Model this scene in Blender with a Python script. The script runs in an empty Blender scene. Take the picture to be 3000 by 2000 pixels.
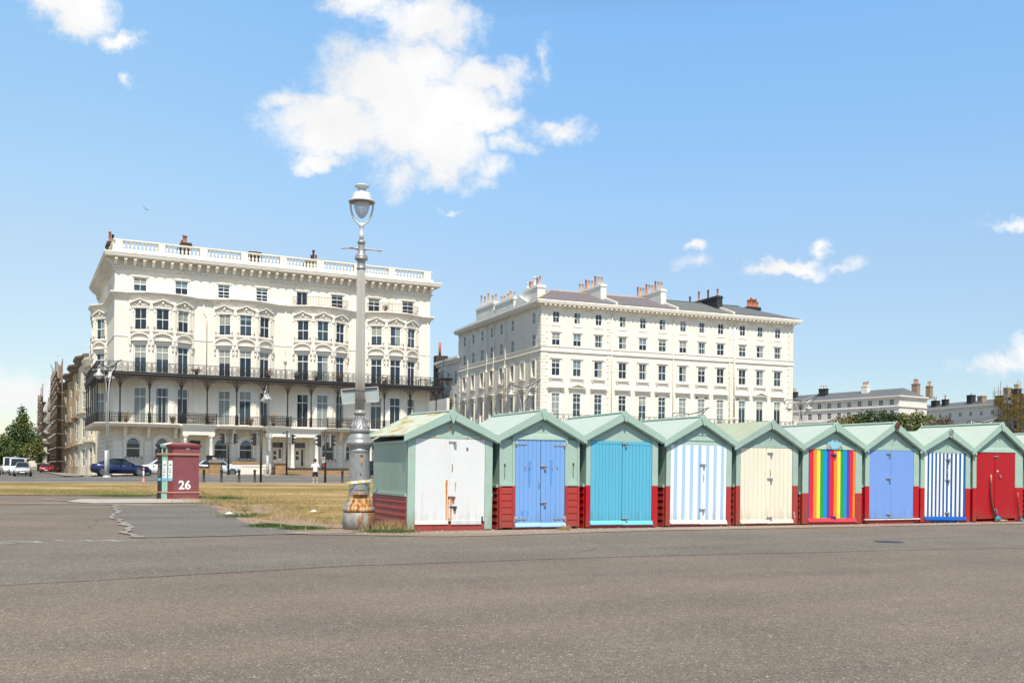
import bpy, math, random
from mathutils import Matrix, Vector, noise as mnoise
rnd = random.Random(7)
sc = bpy.context.scene
COL = sc.collection
R = math.radians
# ---------------------------------------------------------------- camera
cam_d = bpy.data.cameras.new('camera'); cam = bpy.data.objects.new('camera', cam_d); COL.objects.link(cam)
cam_d.lens = 35.0; cam_d.sensor_width = 36; cam_d.clip_start = .1; cam_d.clip_end = 3000
cam_d.shift_y = 377/3000
EYE = 1.4
cam.matrix_world = Matrix.Translation((0, 0, EYE)) @ Matrix.Rotation(R(90), 4, 'X') @ Matrix.Rotation(.0095, 4, 'Z')
sc.camera = cam
sc.view_settings.view_transform = 'Standard'; sc.view_settings.look = 'None'
sc.view_settings.exposure = 0.43; sc.view_settings.gamma = 1
# ---------------------------------------------------------------- sun
SUN_EL = 58.0
sun_to = Vector((.145*math.cos(R(SUN_EL)), -.989*math.cos(R(SUN_EL)), math.sin(R(SUN_EL)))).normalized()
sd = bpy.data.lights.new('sun', 'SUN'); sd.energy = 4.6; sd.angle = R(.55); sd.color = (1, .925, .80)
sun = bpy.data.objects.new('sun', sd); COL.objects.link(sun)
sun.rotation_euler = sun_to.to_track_quat('Z', 'Y').to_euler()
# ---------------------------------------------------------------- sky with clouds
W = bpy.data.worlds.new('World'); sc.world = W; W.use_nodes = True
nt = W.node_tree; nt.nodes.clear(); N = nt.nodes.new; L = nt.links.new
def wmath(op, a, b=None, c=None, clamp=False):
    n = N('ShaderNodeMath'); n.operation = op; n.use_clamp = clamp
    for i, v in enumerate((a, b, c)):
        if v is None: continue
        if isinstance(v, (int, float)): n.inputs[i].default_value = v
        else: L(v, n.inputs[i])
    return n.outputs[0]
def wvec(op, a, b=None):
    n = N('ShaderNodeVectorMath'); n.operation = op
    for i, v in enumerate((a, b)):
        if v is None: continue
        if isinstance(v, tuple): n.inputs[i].default_value = v
        else: L(v, n.inputs[i])
    return n.outputs['Value'] if op == 'LENGTH' else n.outputs[0]
sky = N('ShaderNodeTexSky'); sky.sky_type = 'NISHITA'; sky.sun_disc = False
sky.sun_elevation = R(SUN_EL); sky.sun_rotation = math.atan2(sun_to.x, sun_to.y)
sky.air_density = 1.0; sky.dust_density = .25; sky.ozone_density = 1.6; sky.altitude = 0
tc = N('ShaderNodeTexCoord'); sep = N('ShaderNodeSeparateXYZ'); L(tc.outputs['Generated'], sep.inputs[0])
ysafe = wmath('MAXIMUM', sep.outputs['Y'], .05)
cu = wmath('DIVIDE', sep.outputs['X'], ysafe); cw = wmath('DIVIDE', sep.outputs['Z'], ysafe)
cmb = N('ShaderNodeCombineXYZ'); L(cu, cmb.inputs[0]); L(cw, cmb.inputs[1])
def wnoise(vec, scale, detail=6, rough=.6, col=False):
    n = N('ShaderNodeTexNoise'); n.inputs['Scale'].default_value = scale; n.inputs['Detail'].default_value = detail
    n.inputs['Roughness'].default_value = rough; L(vec, n.inputs['Vector'])
    return n.outputs['Color'] if col else n.outputs['Fac']
warp = wvec('SCALE', wvec('SUBTRACT', wnoise(cmb.outputs[0], 14, 5, .62, True), (.5, .5, .5)))
warp.node.inputs['Scale'].default_value = .06
warp2 = wvec('SCALE', wvec('SUBTRACT', wnoise(cmb.outputs[0], 55, 4, .6, True), (.5, .5, .5)))
warp2.node.inputs['Scale'].default_value = .022
P2 = wvec('ADD', wvec('ADD', cmb.outputs[0], warp), warp2)
# direction (x/y, z/y) centre, radii, weight of every cloud puff
CL = [(-.062,.362,.062,.050,1),(-.030,.352,.045,.022,.9),(-.095,.405,.055,.03,1),(-.130,.385,.080,.056,1),(-.176,.343,.082,.040,1),(-.088,.448,.055,.042,.9),(-.150,.470,.050,.022,.8),
      (-.070,.325,.050,.045,1),(-.034,.395,.050,.024,.9),(-.200,.310,.032,.013,.8),(-.100,.350,.085,.055,1),
      (-.012,.385,.022,.018,.6),(-.115,.30,.02,.03,.5),(-.236,.362,.024,.016,.6),(-.028,.30,.02,.02,.5),
      (-.005,.326,.030,.012,.55),(.043,.346,.030,.013,.55),(.03,.41,.01,.02,.35),
      (-.432,.450,.044,.030,1),(-.396,.425,.026,.011,.9),(-.455,.468,.040,.020,.9),(-.393,.386,.009,.008,.4),
      (-.500,.068,.055,.020,.85),(-.45,.055,.05,.012,.6),(-.54,.085,.04,.02,.7),
      (.275,.207,.050,.010,.8),(.306,.222,.014,.009,.65),(.335,.205,.02,.008,.4),(.176,.230,.013,.006,.6),(.180,.210,.022,.008,.3),
      (.492,.113,.055,.012,.55),(.52,.12,.04,.016,.7),(.505,.247,.034,.008,.5),(-.068,.263,.007,.004,.35),
      (.03,.155,.06,.010,.28),(-.03,.285,.02,.008,.3),(.12,.14,.05,.01,.15)]
dens = None
for (a, b, ra, rb, w) in CL:
    d = wvec('LENGTH', wvec('MULTIPLY', wvec('SUBTRACT', P2, (a, b, 0)), (1/ra, 1/rb, 0)))
    v = wmath('MULTIPLY_ADD', d, -w, w)
    dens = v if dens is None else wmath('MAXIMUM', dens, v)
fine = wnoise(cmb.outputs[0], 30, 10, .74)
dd = wmath('ADD', dens, wmath('MULTIPLY_ADD', fine, 1.25, -.63))
mr = N('ShaderNodeMapRange'); mr.interpolation_type = 'SMOOTHSTEP'
L(dd, mr.inputs['Value']); mr.inputs['From Min'].default_value = -.16; mr.inputs['From Max'].default_value = .62
front = wmath('GREATER_THAN', sep.outputs['Y'], .06)
mask = wmath('MULTIPLY', mr.outputs[0], front)
shade = N('ShaderNodeMapRange'); L(wnoise(P2, 9, 4, .5), shade.inputs['Value'])
shade.inputs['From Min'].default_value = .35; shade.inputs['From Max'].default_value = .7
shade.inputs['To Min'].default_value = 1.0; shade.inputs['To Max'].default_value = .86
ccol = N('ShaderNodeMixRGB'); ccol.blend_type = 'MULTIPLY'; ccol.inputs[0].default_value = 1
ccol.inputs[1].default_value = (.76, .76, .765, 1); L(shade.outputs[0], ccol.inputs[2])
bg1 = N('ShaderNodeBackground'); bg1.inputs[1].default_value = .1
tint = N('ShaderNodeMixRGB'); tint.blend_type = 'MULTIPLY'; tint.inputs[0].default_value = 1
zr = N('ShaderNodeMapRange'); L(sep.outputs['Z'], zr.inputs[0]); zr.inputs[1].default_value = 0; zr.inputs[2].default_value = 1
ramp = N('ShaderNodeValToRGB'); L(zr.outputs[0], ramp.inputs[0]); e = ramp.color_ramp.elements
for p_ in (.2, .26, .41, .60): e.new(p_)
for k, (p_, c_) in enumerate([(0, (.37, .395, .43)), (.10, (.455, .465, .485)), (.2, (.61, .60, .58)), (.26, (.66, .71, .69)), (.41, (.72, .90, .92)), (.60, (.42, .42, .42))]):
    e[k].position = p_; e[k].color = (*c_, 1)
dbl = N('ShaderNodeMixRGB'); dbl.blend_type = 'ADD'; dbl.inputs[0].default_value = 1; L(ramp.outputs[0], dbl.inputs[1]); L(ramp.outputs[0], dbl.inputs[2])
hz_ = N('ShaderNodeMapRange'); hz_.interpolation_type = 'SMOOTHSTEP'; L(cu, hz_.inputs[0]); hz_.inputs[1].default_value = .15; hz_.inputs[2].default_value = -.50
hc = N('ShaderNodeMixRGB'); L(hz_.outputs[0], hc.inputs[0]); hc.inputs[1].default_value = (1, 1, 1, 1); hc.inputs[2].default_value = (1.20, 1.10, 1.0, 1)
hm = N('ShaderNodeMixRGB'); hm.blend_type = 'MULTIPLY'; hm.inputs[0].default_value = 1; L(dbl.outputs[0], hm.inputs[1]); L(hc.outputs[0], hm.inputs[2]); L(hm.outputs[0], tint.inputs[2])
L(sky.outputs[0], tint.inputs[1]); L(tint.outputs[0], bg1.inputs[0])
bg2 = N('ShaderNodeBackground'); L(ccol.outputs[0], bg2.inputs[0]); bg2.inputs[1].default_value = 1
mx = N('ShaderNodeMixShader'); L(mask, mx.inputs[0]); L(bg1.outputs[0], mx.inputs[1]); L(bg2.outputs[0], mx.inputs[2])
wo = N('ShaderNodeOutputWorld'); L(mx.outputs[0], wo.inputs[0])

# ---------------------------------------------------------------- materials
def S(r, g, b, k=.86):
    f = lambda c: ((c/255+.055)/1.055)**2.4 if c > 10 else c/255/12.92
    return (f(r)*k, f(g)*k, f(b)*k)
_M = {}
def pbr(name, col, rough=.6, var=.10, scale=3.0, bump=0., bscale=40., metal=0., stain=None, spec=.5, stretch=(1, 1, 1), grime=0):
    """painted / mineral surface: base colour broken up by two noises, optional second colour in patches"""
    if name in _M: return _M[name]
    m = bpy.data.materials.new(name); m.use_nodes = True; t = m.node_tree; b = t.nodes['Principled BSDF']
    b.inputs['Roughness'].default_value = rough; b.inputs['Metallic'].default_value = metal
    b.inputs['Specular IOR Level'].default_value = spec
    tcn = t.nodes.new('ShaderNodeTexCoord'); mp = t.nodes.new('ShaderNodeMapping'); mp.inputs['Scale'].default_value = stretch
    t.links.new(tcn.outputs['Object'], mp.inputs[0])
    n1 = t.nodes.new('ShaderNodeTexNoise'); n1.inputs['Scale'].default_value = scale; n1.inputs['Detail'].default_value = 6
    n1.inputs['Roughness'].default_value = .65; t.links.new(mp.outputs[0], n1.inputs['Vector'])
    r1 = t.nodes.new('ShaderNodeMapRange'); t.links.new(n1.outputs['Fac'], r1.inputs[0])
    r1.inputs['From Min'].default_value = .3; r1.inputs['From Max'].default_value = .7
    r1.inputs['To Min'].default_value = 1-var; r1.inputs['To Max'].default_value = 1+var
    mc = t.nodes.new('ShaderNodeVectorMath'); mc.operation = 'SCALE'; mc.inputs[0].default_value = col[:3]
    t.links.new(r1.outputs[0], mc.inputs['Scale']); out = mc.outputs[0]
    if stain:                       # (colour, noise scale, threshold, softness, stretch)
        scol, ssc, th, soft, sst = stain
        mp2 = t.nodes.new('ShaderNodeMapping'); mp2.inputs['Scale'].default_value = sst; t.links.new(tcn.outputs['Object'], mp2.inputs[0])
        n2 = t.nodes.new('ShaderNodeTexNoise'); n2.inputs['Scale'].default_value = ssc; n2.inputs['Detail'].default_value = 7
        n2.inputs['Roughness'].default_value = .7; t.links.new(mp2.outputs[0], n2.inputs['Vector'])
        r2 = t.nodes.new('ShaderNodeMapRange'); t.links.new(n2.outputs['Fac'], r2.inputs[0])
        r2.inputs['From Min'].default_value = th; r2.inputs['From Max'].default_value = th+soft
        mm = t.nodes.new('ShaderNodeMixRGB'); t.links.new(r2.outputs[0], mm.inputs[0]); t.links.new(out, mm.inputs[1])
        mm.inputs[2].default_value = (*scol, 1); out = mm.outputs[0]
    if grime:      # splash dirt near the foot and faint vertical runs, both broken up by noise
        sz = t.nodes.new('ShaderNodeSeparateXYZ'); t.links.new(tcn.outputs['Object'], sz.inputs[0])
        mp3 = t.nodes.new('ShaderNodeMapping'); mp3.inputs['Scale'].default_value = (9, 9, .7); t.links.new(tcn.outputs['Object'], mp3.inputs[0])
        n4 = t.nodes.new('ShaderNodeTexNoise'); n4.inputs['Scale'].default_value = 1; n4.inputs['Detail'].default_value = 8; n4.inputs['Roughness'].default_value = .72; t.links.new(mp3.outputs[0], n4.inputs['Vector'])
        zf = t.nodes.new('ShaderNodeMapRange'); t.links.new(sz.outputs['Z'], zf.inputs[0]); zf.inputs[1].default_value = .6; zf.inputs[2].default_value = .0; zf.inputs[3].default_value = 0; zf.inputs[4].default_value = .30
        ad = t.nodes.new('ShaderNodeMath'); ad.operation = 'ADD'; t.links.new(n4.outputs['Fac'], ad.inputs[0]); t.links.new(zf.outputs[0], ad.inputs[1])
        rf = t.nodes.new('ShaderNodeMapRange'); t.links.new(ad.outputs[0], rf.inputs[0]); rf.inputs[1].default_value = .58; rf.inputs[2].default_value = .92; rf.inputs[3].default_value = 0; rf.inputs[4].default_value = grime
        mg = t.nodes.new('ShaderNodeMixRGB'); t.links.new(rf.outputs[0], mg.inputs[0]); t.links.new(out, mg.inputs[1]); mg.inputs[2].default_value = (col[0]*.35+.06, col[1]*.33+.05, col[2]*.30+.035, 1); out = mg.outputs[0]
    t.links.new(out, b.inputs['Base Color'])
    if bump:
        n3 = t.nodes.new('ShaderNodeTexNoise'); n3.inputs['Scale'].default_value = bscale; n3.inputs['Detail'].default_value = 4
        t.links.new(mp.outputs[0], n3.inputs['Vector'])
        bp = t.nodes.new('ShaderNodeBump'); bp.inputs['Strength'].default_value = bump; bp.inputs['Distance'].default_value = .02
        t.links.new(n3.outputs['Fac'], bp.inputs['Height']); t.links.new(bp.outputs[0], b.inputs['Normal'])
    _M[name] = m; return m
def glass_mat(name, col, rough=.06):
    if name in _M: return _M[name]
    m = pbr(name, col, rough, .25, .35, bump=.03, bscale=.9); m.node_tree.nodes['Principled BSDF'].inputs['Specular IOR Level'].default_value = .6
    return m
STUC = pbr('stucco_cream', (.775, .73, .635), .75, .045, .5, bump=.12, bscale=6, stain=((.60, .53, .42), 1.1, .56, .16, (1.3, 1.3, .22)))
STUC_D = pbr('stucco_aged', (.66, .60, .49), .8, .08, 1.2, bump=.2, bscale=6, stain=((.42, .36, .27), 1.3, .55, .2, (1, 1, .3)))
STUCG = pbr('stucco_greyed', (.73, .69, .61), .8, .07, .9, bump=.1, bscale=6, stain=((.42, .33, .19), 1.5, .57, .12, (.7, .7, 2.2)))
STUC2 = pbr('stucco_white', (.765, .72, .628), .75, .04, .5, bump=.1, bscale=6, stain=((.60, .52, .40), 1.0, .59, .14, (1.3, 1.3, .18)))
TRIM = pbr('window_paint_white', (.82, .82, .80), .4, .03, 3)
ORN = pbr('plaster_ornament', (.76, .715, .63), .8, .06, 4)
GLASS = glass_mat('window_glass', (.012, .020, .032))
GLASS_T = glass_mat('window_glass_teal', (.03, .055, .07))
BLIND = pbr('roller_blind', (.30, .31, .27), .5, .05, 2)
BLIND2 = pbr('blue_blind', (.17, .24, .27), .5, .05, 2)
CURT = pbr('net_curtain', (.24, .27, .26), .6, .25, 9, stretch=(6, 6, .3))
IRON = pbr('black_iron', (.016, .016, .018), .5, .2, 8)
IRONB = pbr('brown_iron', (.045, .035, .03), .6, .3, 8)
STEEL = pbr('galvanised_steel', (.42, .43, .43), .45, .12, 8, metal=.7)
LAMPW = pbr('pale_grey_metal', (.44, .44, .42), .5, .1, 6, metal=.1)
SLATE = pbr('purple_slate', (.15, .135, .145), .7, .22, 2.2, bump=.5, bscale=7, stain=((.30, .17, .10), 1.5, .62, .1, (1, 1, 1)), stretch=(1, 1, 3))
SLATEG = pbr('grey_slate', (.115, .125, .135), .7, .2, 2.2, bump=.5, bscale=7, stretch=(1, 1, 3))
TERRA = pbr('terracotta', (.42, .14, .075), .8, .2, 4)
TERRB = pbr('buff_clay', (.55, .36, .22), .8, .2, 4)
CHIMW = pbr('white_render', (.74, .71, .64), .8, .08, 1.2, stain=((.28, .25, .2), 1.4, .6, .12, (1, 1, .4)))
CHIMB = pbr('black_render', (.03, .03, .032), .8, .2, 2)
CHIMT = pbr('tan_brick', (.30, .22, .15), .9, .25, 3)
GREEN = pbr('sea_green_paint', S(165, 191, 177), .5, .05, 3, bump=.12, bscale=30, stain=(S(140, 175, 155), 2.2, .6, .2, (1, 1, .4)), grime=.8)
GREENW = pbr('weathered_green_paint', S(160, 183, 172), .6, .09, 3, bump=.2, bscale=30, stain=(S(190, 190, 165), 9, .62, .05, (1, 1, .3)), grime=.8)
REDP = pbr('dull_red_paint', S(172, 56, 50), .5, .07, 3, bump=.12, bscale=30, stain=(S(140, 44, 42), 2.5, .58, .15, (1, 1, 1)), grime=.8)
REDB = pbr('bright_red_paint', S(184, 14, 24), .42, .05, 3, bump=.1, bscale=30, stain=(S(205, 40, 48), 3, .66, .1, (1, 1, .3)), grime=.8)
REDW = pbr('flaking_red_paint', S(170, 58, 52), .6, .08, 3, bump=.2, bscale=30, stain=(S(205, 190, 180), 7, .60, .03, (1, 1, .25)), grime=.8)
GALV = pbr('zinc_fittings', (.40, .41, .42), .4, .2, 20, metal=.6)
RUSTM = pbr('rusty_fittings', (.20, .09, .045), .8, .4, 25, stain=((.3, .28, .25), 30, .6, .1, (1, 1, 1)))
BLACKM = pbr('black_bolt', (.03, .03, .03), .5, .2, 8)
# ---------------------------------------------------------------- mesh builder
class MB:
    def __init__(s): s.v = []; s.f = []; s.mi = []; s.sm = []; s.mats = []; s.M = Matrix.Identity(4)
    def mid(s, m):
        if m not in s.mats: s.mats.append(m)
        return s.mats.index(m)
    def add(s, pts, faces, mat, smooth=False):
        b = len(s.v); M = s.M
        for p in pts: s.v.append(M @ Vector(p))
        k = s.mid(mat)
        for f in faces: s.f.append([b+i for i in f]); s.mi.append(k); s.sm.append(smooth)
    def face(s, pts, mat): s.add(pts, [list(range(len(pts)))], mat)
    def box(s, x0, x1, y0, y1, z0, z1, mat):
        s.add([(x0,y0,z0),(x1,y0,z0),(x1,y1,z0),(x0,y1,z0),(x0,y0,z1),(x1,y0,z1),(x1,y1,z1),(x0,y1,z1)],
              [(0,3,2,1),(4,5,6,7),(0,1,5,4),(1,2,6,5),(2,3,7,6),(3,0,4,7)], mat)
    def prism(s, poly, c0, c1, axis, mat):
        n = len(poly)
        def P(a, b, c): return {'y': (a, c, b), 'x': (c, a, b), 'z': (a, b, c)}[axis]
        pts = [P(a, b, c0) for a, b in poly]+[P(a, b, c1) for a, b in poly]
        fs = [list(range(n)), list(range(2*n-1, n-1, -1))]+[[i, (i+1) % n, n+(i+1) % n, n+i] for i in range(n)]
        s.add(pts, fs, mat)
    def lathe(s, prof, n, mat, c=(0, 0), smooth=True, flute=0, fl=0.):
        pts = []; fs = []
        for r, z in prof:
            for i in range(n):
                a = 2*math.pi*i/n; rr = r*(1-fl*(.5+.5*math.cos(flute*a))) if flute else r
                pts.append((c[0]+rr*math.cos(a), c[1]+rr*math.sin(a), z))
        for k in range(len(prof)-1):
            for i in range(n):
                j = (i+1) % n; fs.append([k*n+i, k*n+j, (k+1)*n+j, (k+1)*n+i])
        fs.append(list(range(n-1, -1, -1))); fs.append([(len(prof)-1)*n+i for i in range(n)])
        s.add(pts, fs, mat, smooth)
    def tube(s, path, r, n, mat, smooth=True, closed=False):
        path = [Vector(p) for p in path]; rs = r if isinstance(r, (list, tuple)) else [r]*len(path)
        pts = []; fs = []; up = None
        for i, p in enumerate(path):
            t = (path[min(i+1, len(path)-1)]-path[max(i-1, 0)]).normalized()
            if up is None: up = Vector((0, 0, 1)) if abs(t.z) < .9 else Vector((1, 0, 0))
            a = t.cross(up).normalized(); b = a.cross(t).normalized(); up = b
            for k in range(n):
                an = 2*math.pi*k/n+math.pi/n; pts.append(p+a*math.cos(an)*rs[i]+b*math.sin(an)*rs[i])
        for i in range(len(path)-1):
            for k in range(n):
                j = (k+1) % n; fs.append([i*n+k, i*n+j, (i+1)*n+j, (i+1)*n+k])
        fs.append(list(range(n-1, -1, -1))); fs.append([(len(path)-1)*n+k for k in range(n)])
        s.add(pts, fs, mat, smooth)
    def ball(s, c, r, mat, n=8, sz=(1, 1, 1)):
        pts = []; fs = []; m = n//2
        for i in range(m+1):
            t = math.pi*i/m
            for j in range(n):
                a = 2*math.pi*j/n
                pts.append((c[0]+r*sz[0]*math.sin(t)*math.cos(a), c[1]+r*sz[1]*math.sin(t)*math.sin(a), c[2]+r*sz[2]*math.cos(t)))
        for i in range(m):
            for j in range(n): fs.append([i*n+j, (i+1)*n+j, (i+1)*n+(j+1) % n, i*n+(j+1) % n])
        s.add(pts, fs, mat, True)
    def ring(s, c, r, t, mat, n=12, plane='xz'):
        pts = [(c[0]+r*math.cos(2*math.pi*i/n), c[1], c[2]+r*math.sin(2*math.pi*i/n)) for i in range(n+1)]
        s.tube(pts, t, 3, mat, False)
    def sweep(s, path, prof, mat, closed=False):
        """prof [(out, z)] swept round a plan path; outward is to the right of travel"""
        n = len(path); rings = []
        for i, p in enumerate(path):
            p = Vector(p[:2]); a = Vector(path[i-1][:2]) if (i > 0 or closed) else None; b = Vector(path[(i+1) % n][:2]) if (i < n-1 or closed) else None
            d1 = (p-a).normalized() if a is not None else (b-p).normalized(); d2 = (b-p).normalized() if b is not None else d1
            n1 = Vector((d1.y, -d1.x)); n2 = Vector((d2.y, -d2.x)); m = (n1+n2).normalized(); k = 1/max(.35, m.dot(n1))
            rings.append([(p.x+m.x*o*k, p.y+m.y*o*k, z) for o, z in prof])
        q = len(prof); pts = [v for r in rings for v in r]; fs = []
        for i in range(n if closed else n-1):
            j = (i+1) % n
            for k in range(q-1): fs.append([i*q+k, i*q+k+1, j*q+k+1, j*q+k])
        if not closed: fs.append(list(range(q))); fs.append([(n-1)*q+k for k in range(q-1, -1, -1)])
        s.add(pts, fs, mat)
    def mesh(s, name):
        me = bpy.data.meshes.new(name); me.from_pydata([tuple(v) for v in s.v], [], s.f)
        for m in s.mats: me.materials.append(m)
        me.polygons.foreach_set('material_index', s.mi); me.polygons.foreach_set('use_smooth', s.sm); me.update(); return me
    def build(s, name, parent=None, bevel=0, M=None):
        return inst(name, s.mesh(name), parent, M, bevel)
def inst(name, me, parent=None, M=None, bevel=0):
    o = bpy.data.objects.new(name, me); COL.objects.link(o)
    if parent: o.parent = parent
    if M is not None: o.matrix_basis = M
    if bevel:
        b = o.modifiers.new('bevel', 'BEVEL'); b.width = bevel; b.segments = 1; b.limit_method = 'ANGLE'
    return o
def tag(o, label, cat, group=None, kind=None):
    if label: o['label'] = label
    if cat: o['category'] = cat
    if group: o['group'] = group
    if kind: o['kind'] = kind
    return o
def thing(name, label, cat, loc=(0, 0, 0), rz=0, group=None):
    o = bpy.data.objects.new(name, None); COL.objects.link(o); o.empty_display_size = .2
    o.location = loc; o.rotation_euler = (0, 0, rz); return tag(o, label, cat, group)
def kids(o): return [c for c in ALLKIDS.get(o.name, [])]
def copy_tree(o, label, loc=None, rz=None, sc_=None):
    def rec(a, par):
        c = a.copy(); COL.objects.link(c); c.parent = par
        for ch in [x for x in list(COL.objects) if x.parent == a]: rec(ch, c)
        return c
    c = rec(o, None); c['label'] = label
    if loc is not None: c.location = loc
    if rz is not None: c.rotation_euler[2] = rz
    if sc_ is not None: c.scale = sc_
    return c
def struct(o): o['kind'] = 'structure'; return o
def stuff(o, label, cat): return tag(o, label, cat, None, 'stuff')
def frame(p0, d):
    """matrix: origin p0, x along plan direction d, y into the wall (left of d), z up"""
    d = Vector(d[:2]).normalized(); m = Matrix.Identity(4)
    m.col[0] = (d.x, d.y, 0, 0); m.col[1] = (-d.y, d.x, 0, 0); m.col[3] = (p0[0], p0[1], p0[2] if len(p0) > 2 else 0, 1); return m
def text_mesh(s, size, mat, depth=.004, space=1.0, bold=0):
    cu_ = bpy.data.curves.new('text', 'FONT'); cu_.body = s; cu_.size = size; cu_.extrude = depth; cu_.align_x = 'CENTER'; cu_.space_character = space; cu_.offset = bold
    o = bpy.data.objects.new('text', cu_); COL.objects.link(o)
    dg = bpy.context.evaluated_depsgraph_get(); me = bpy.data.meshes.new_from_object(o.evaluated_get(dg)); me.materials.clear(); me.materials.append(mat)
    bpy.data.objects.remove(o); return me
UP = Matrix.Rotation(R(90), 4, 'X')
# ---------------------------------------------------------------- ground heights
CS, SN = math.cos(R(26.6)), math.sin(R(26.6))
def sstep(a, b, x):
    t = max(0, min(1, (x-a)/(b-a))); return t*t*(3-2*t)
def vv(x, y): return -SN*x+CS*y
def ss(x, y): return CS*x+SN*y
def xy(s_, v_): return (CS*s_-SN*v_, SN*s_+CS*v_)
def zg(x, y):
    v = vv(x, y); z = .28*max(0, min(1, (v-25)/46)); far = .2+.42*sstep(-47, -30, x)
    if v > 76: z = .28+(far-.28)*sstep(76, 90, v)
    return z
def drape(name, rows, mat, dz, nsub=12):
    """rows: list of ((x,y),(x,y)) near/far pairs; a sheet laid dz above the ground"""
    mb = MB(); pts = []; fs = []
    for a, b in rows:
        for k in range(nsub+1):
            t = k/nsub; x = a[0]+(b[0]-a[0])*t; y = a[1]+(b[1]-a[1])*t; pts.append((x, y, zg(x, y)+dz))
    q = nsub+1
    for i in range(len(rows)-1):
        for k in range(nsub): fs.append([i*q+k, (i+1)*q+k, (i+1)*q+k+1, i*q+k+1])
    mb.add(pts, fs, mat, True); return mb.build(name)
# ================================================================ GROUND
def asphalt(name, c1, c2, chips=.5, band=True, chipcol=(.50, .44, .37), rot=R(-26.6), bandscale=(.035, .55, 1)):
    m = bpy.data.materials.new(name); m.use_nodes = True; t = m.node_tree; b = t.nodes['Principled BSDF']; n = t.nodes.new; l = t.links.new
    b.inputs['Roughness'].default_value = .88; b.inputs['Specular IOR Level'].default_value = .25
    tcn = n('ShaderNodeTexCoord')
    def noise(scale, detail, rough, vec, typ='ShaderNodeTexNoise'):
        q = n(typ); q.inputs['Scale'].default_value = scale
        if typ == 'ShaderNodeTexNoise': q.inputs['Detail'].default_value = detail; q.inputs['Roughness'].default_value = rough
        l(vec, q.inputs['Vector']); return q
    def mrange(v, a, b_, c=0, d=1):
        q = n('ShaderNodeMapRange'); l(v, q.inputs[0]); q.inputs[1].default_value = a; q.inputs[2].default_value = b_; q.inputs[3].default_value = c; q.inputs[4].default_value = d; return q.outputs[0]
    def mix(f, a, b_, mode='MIX'):
        q = n('ShaderNodeMixRGB'); q.blend_type = mode
        for i, v in enumerate((f, a, b_)):
            if isinstance(v, tuple): q.inputs[i].default_value = (*v, 1)
            elif isinstance(v, (int, float)): q.inputs[i].default_value = v
            else: l(v, q.inputs[i])
        return q.outputs[0]
    mp0 = n('ShaderNodeMapping'); mp0.inputs['Rotation'].default_value = (0, 0, rot); l(tcn.outputs['Object'], mp0.inputs[0])
    mp = n('ShaderNodeMapping'); mp.inputs['Scale'].default_value = bandscale; l(mp0.outputs[0], mp.inputs[0])
    obj = tcn.outputs['Object']
    f = mrange(noise(1.0, 5, .55, mp.outputs[0]).outputs['Fac'], .42, .58)
    col = mix(f, c1, c2)
    bl = mrange(noise(.35, 9, .68, obj).outputs['Fac'], .32, .68, .84, 1.14)
    col = mix(1., col, bl, 'MULTIPLY')
    g = mrange(noise(55, 3, .75, obj).outputs['Fac'], .32, .68, .36, 1.80)
    col = mix(1., col, g, 'MULTIPLY')
    g2 = mrange(noise(11, 7, .75, obj).outputs['Fac'], .3, .7, .74, 1.26)
    col = mix(1., col, g2, 'MULTIPLY')
    v1 = noise(38, 0, 0, obj, 'ShaderNodeTexVoronoi')
    hs = n('ShaderNodeSeparateColor'); l(v1.outputs['Color'], hs.inputs[0])
    sel = mrange(hs.outputs[0], .72, .84); near = mrange(v1.outputs['Distance'], .42, .30)
    a = n('ShaderNodeMath'); a.operation = 'MULTIPLY'; l(sel, a.inputs[0]); l(near, a.inputs[1])
    a2 = n('ShaderNodeMath'); a2.operation = 'MULTIPLY'; l(a.outputs[0], a2.inputs[0]); a2.inputs[1].default_value = chips
    col = mix(a2.outputs[0], col, chipcol)
    sel2 = mrange(hs.outputs[1], .80, .84); b2 = n('ShaderNodeMath'); b2.operation = 'MULTIPLY'; l(sel2, b2.inputs[0]); l(near, b2.inputs[1])
    col = mix(b2.outputs[0], col, mix(.6, col, (.03, .03, .03)))
    v2 = noise(13, 0, 0, obj, 'ShaderNodeTexVoronoi'); hs2 = n('ShaderNodeSeparateColor'); l(v2.outputs['Color'], hs2.inputs[0])
    s3 = mrange(hs2.outputs[0], .962, .97); n3 = mrange(v2.outputs['Distance'], .20, .13)
    b3 = n('ShaderNodeMath'); b3.operation = 'MULTIPLY'; l(s3, b3.inputs[0]); l(n3, b3.inputs[1]); b4 = n('ShaderNodeMath'); b4.operation = 'MULTIPLY'; l(b3.outputs[0], b4.inputs[0]); b4.inputs[1].default_value = chips*1.5; b4.use_clamp = True
    col = mix(b4.outputs[0], col, (.5, .42, .34))
    l(col, b.inputs['Base Color'])
    bp = n('ShaderNodeBump'); bp.inputs['Strength'].default_value = .6; bp.inputs['Distance'].default_value = .006
    l(noise(120, 3, .7, obj).outputs['Fac'], bp.inputs['Height']); l(bp.outputs[0], b.inputs['Normal'])
    return m
A_BROWN = asphalt('promenade_asphalt', (.160, .130, .103), (.138, .115, .094), .5)
A_GREY = asphalt('grey_asphalt_strip', (.150, .131, .109), (.133, .118, .099), .6)
A_PATCH = asphalt('repair_asphalt', (.142, .132, .115), (.128, .119, .105), .25)
A_ROAD = asphalt('road_asphalt', (.135, .128, .120), (.115, .110, .105), .2)
A_EARTH = asphalt('gritty_edge', (.25, .195, .155), (.19, .155, .128), .6)
EARTH = pbr('bare_earth_soil', (.27, .195, .145), .95, .22, 1.4, bump=.6, bscale=12, stain=((.17, .13, .10), 2.5, .55, .12, (1, 1, 1)))
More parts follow.
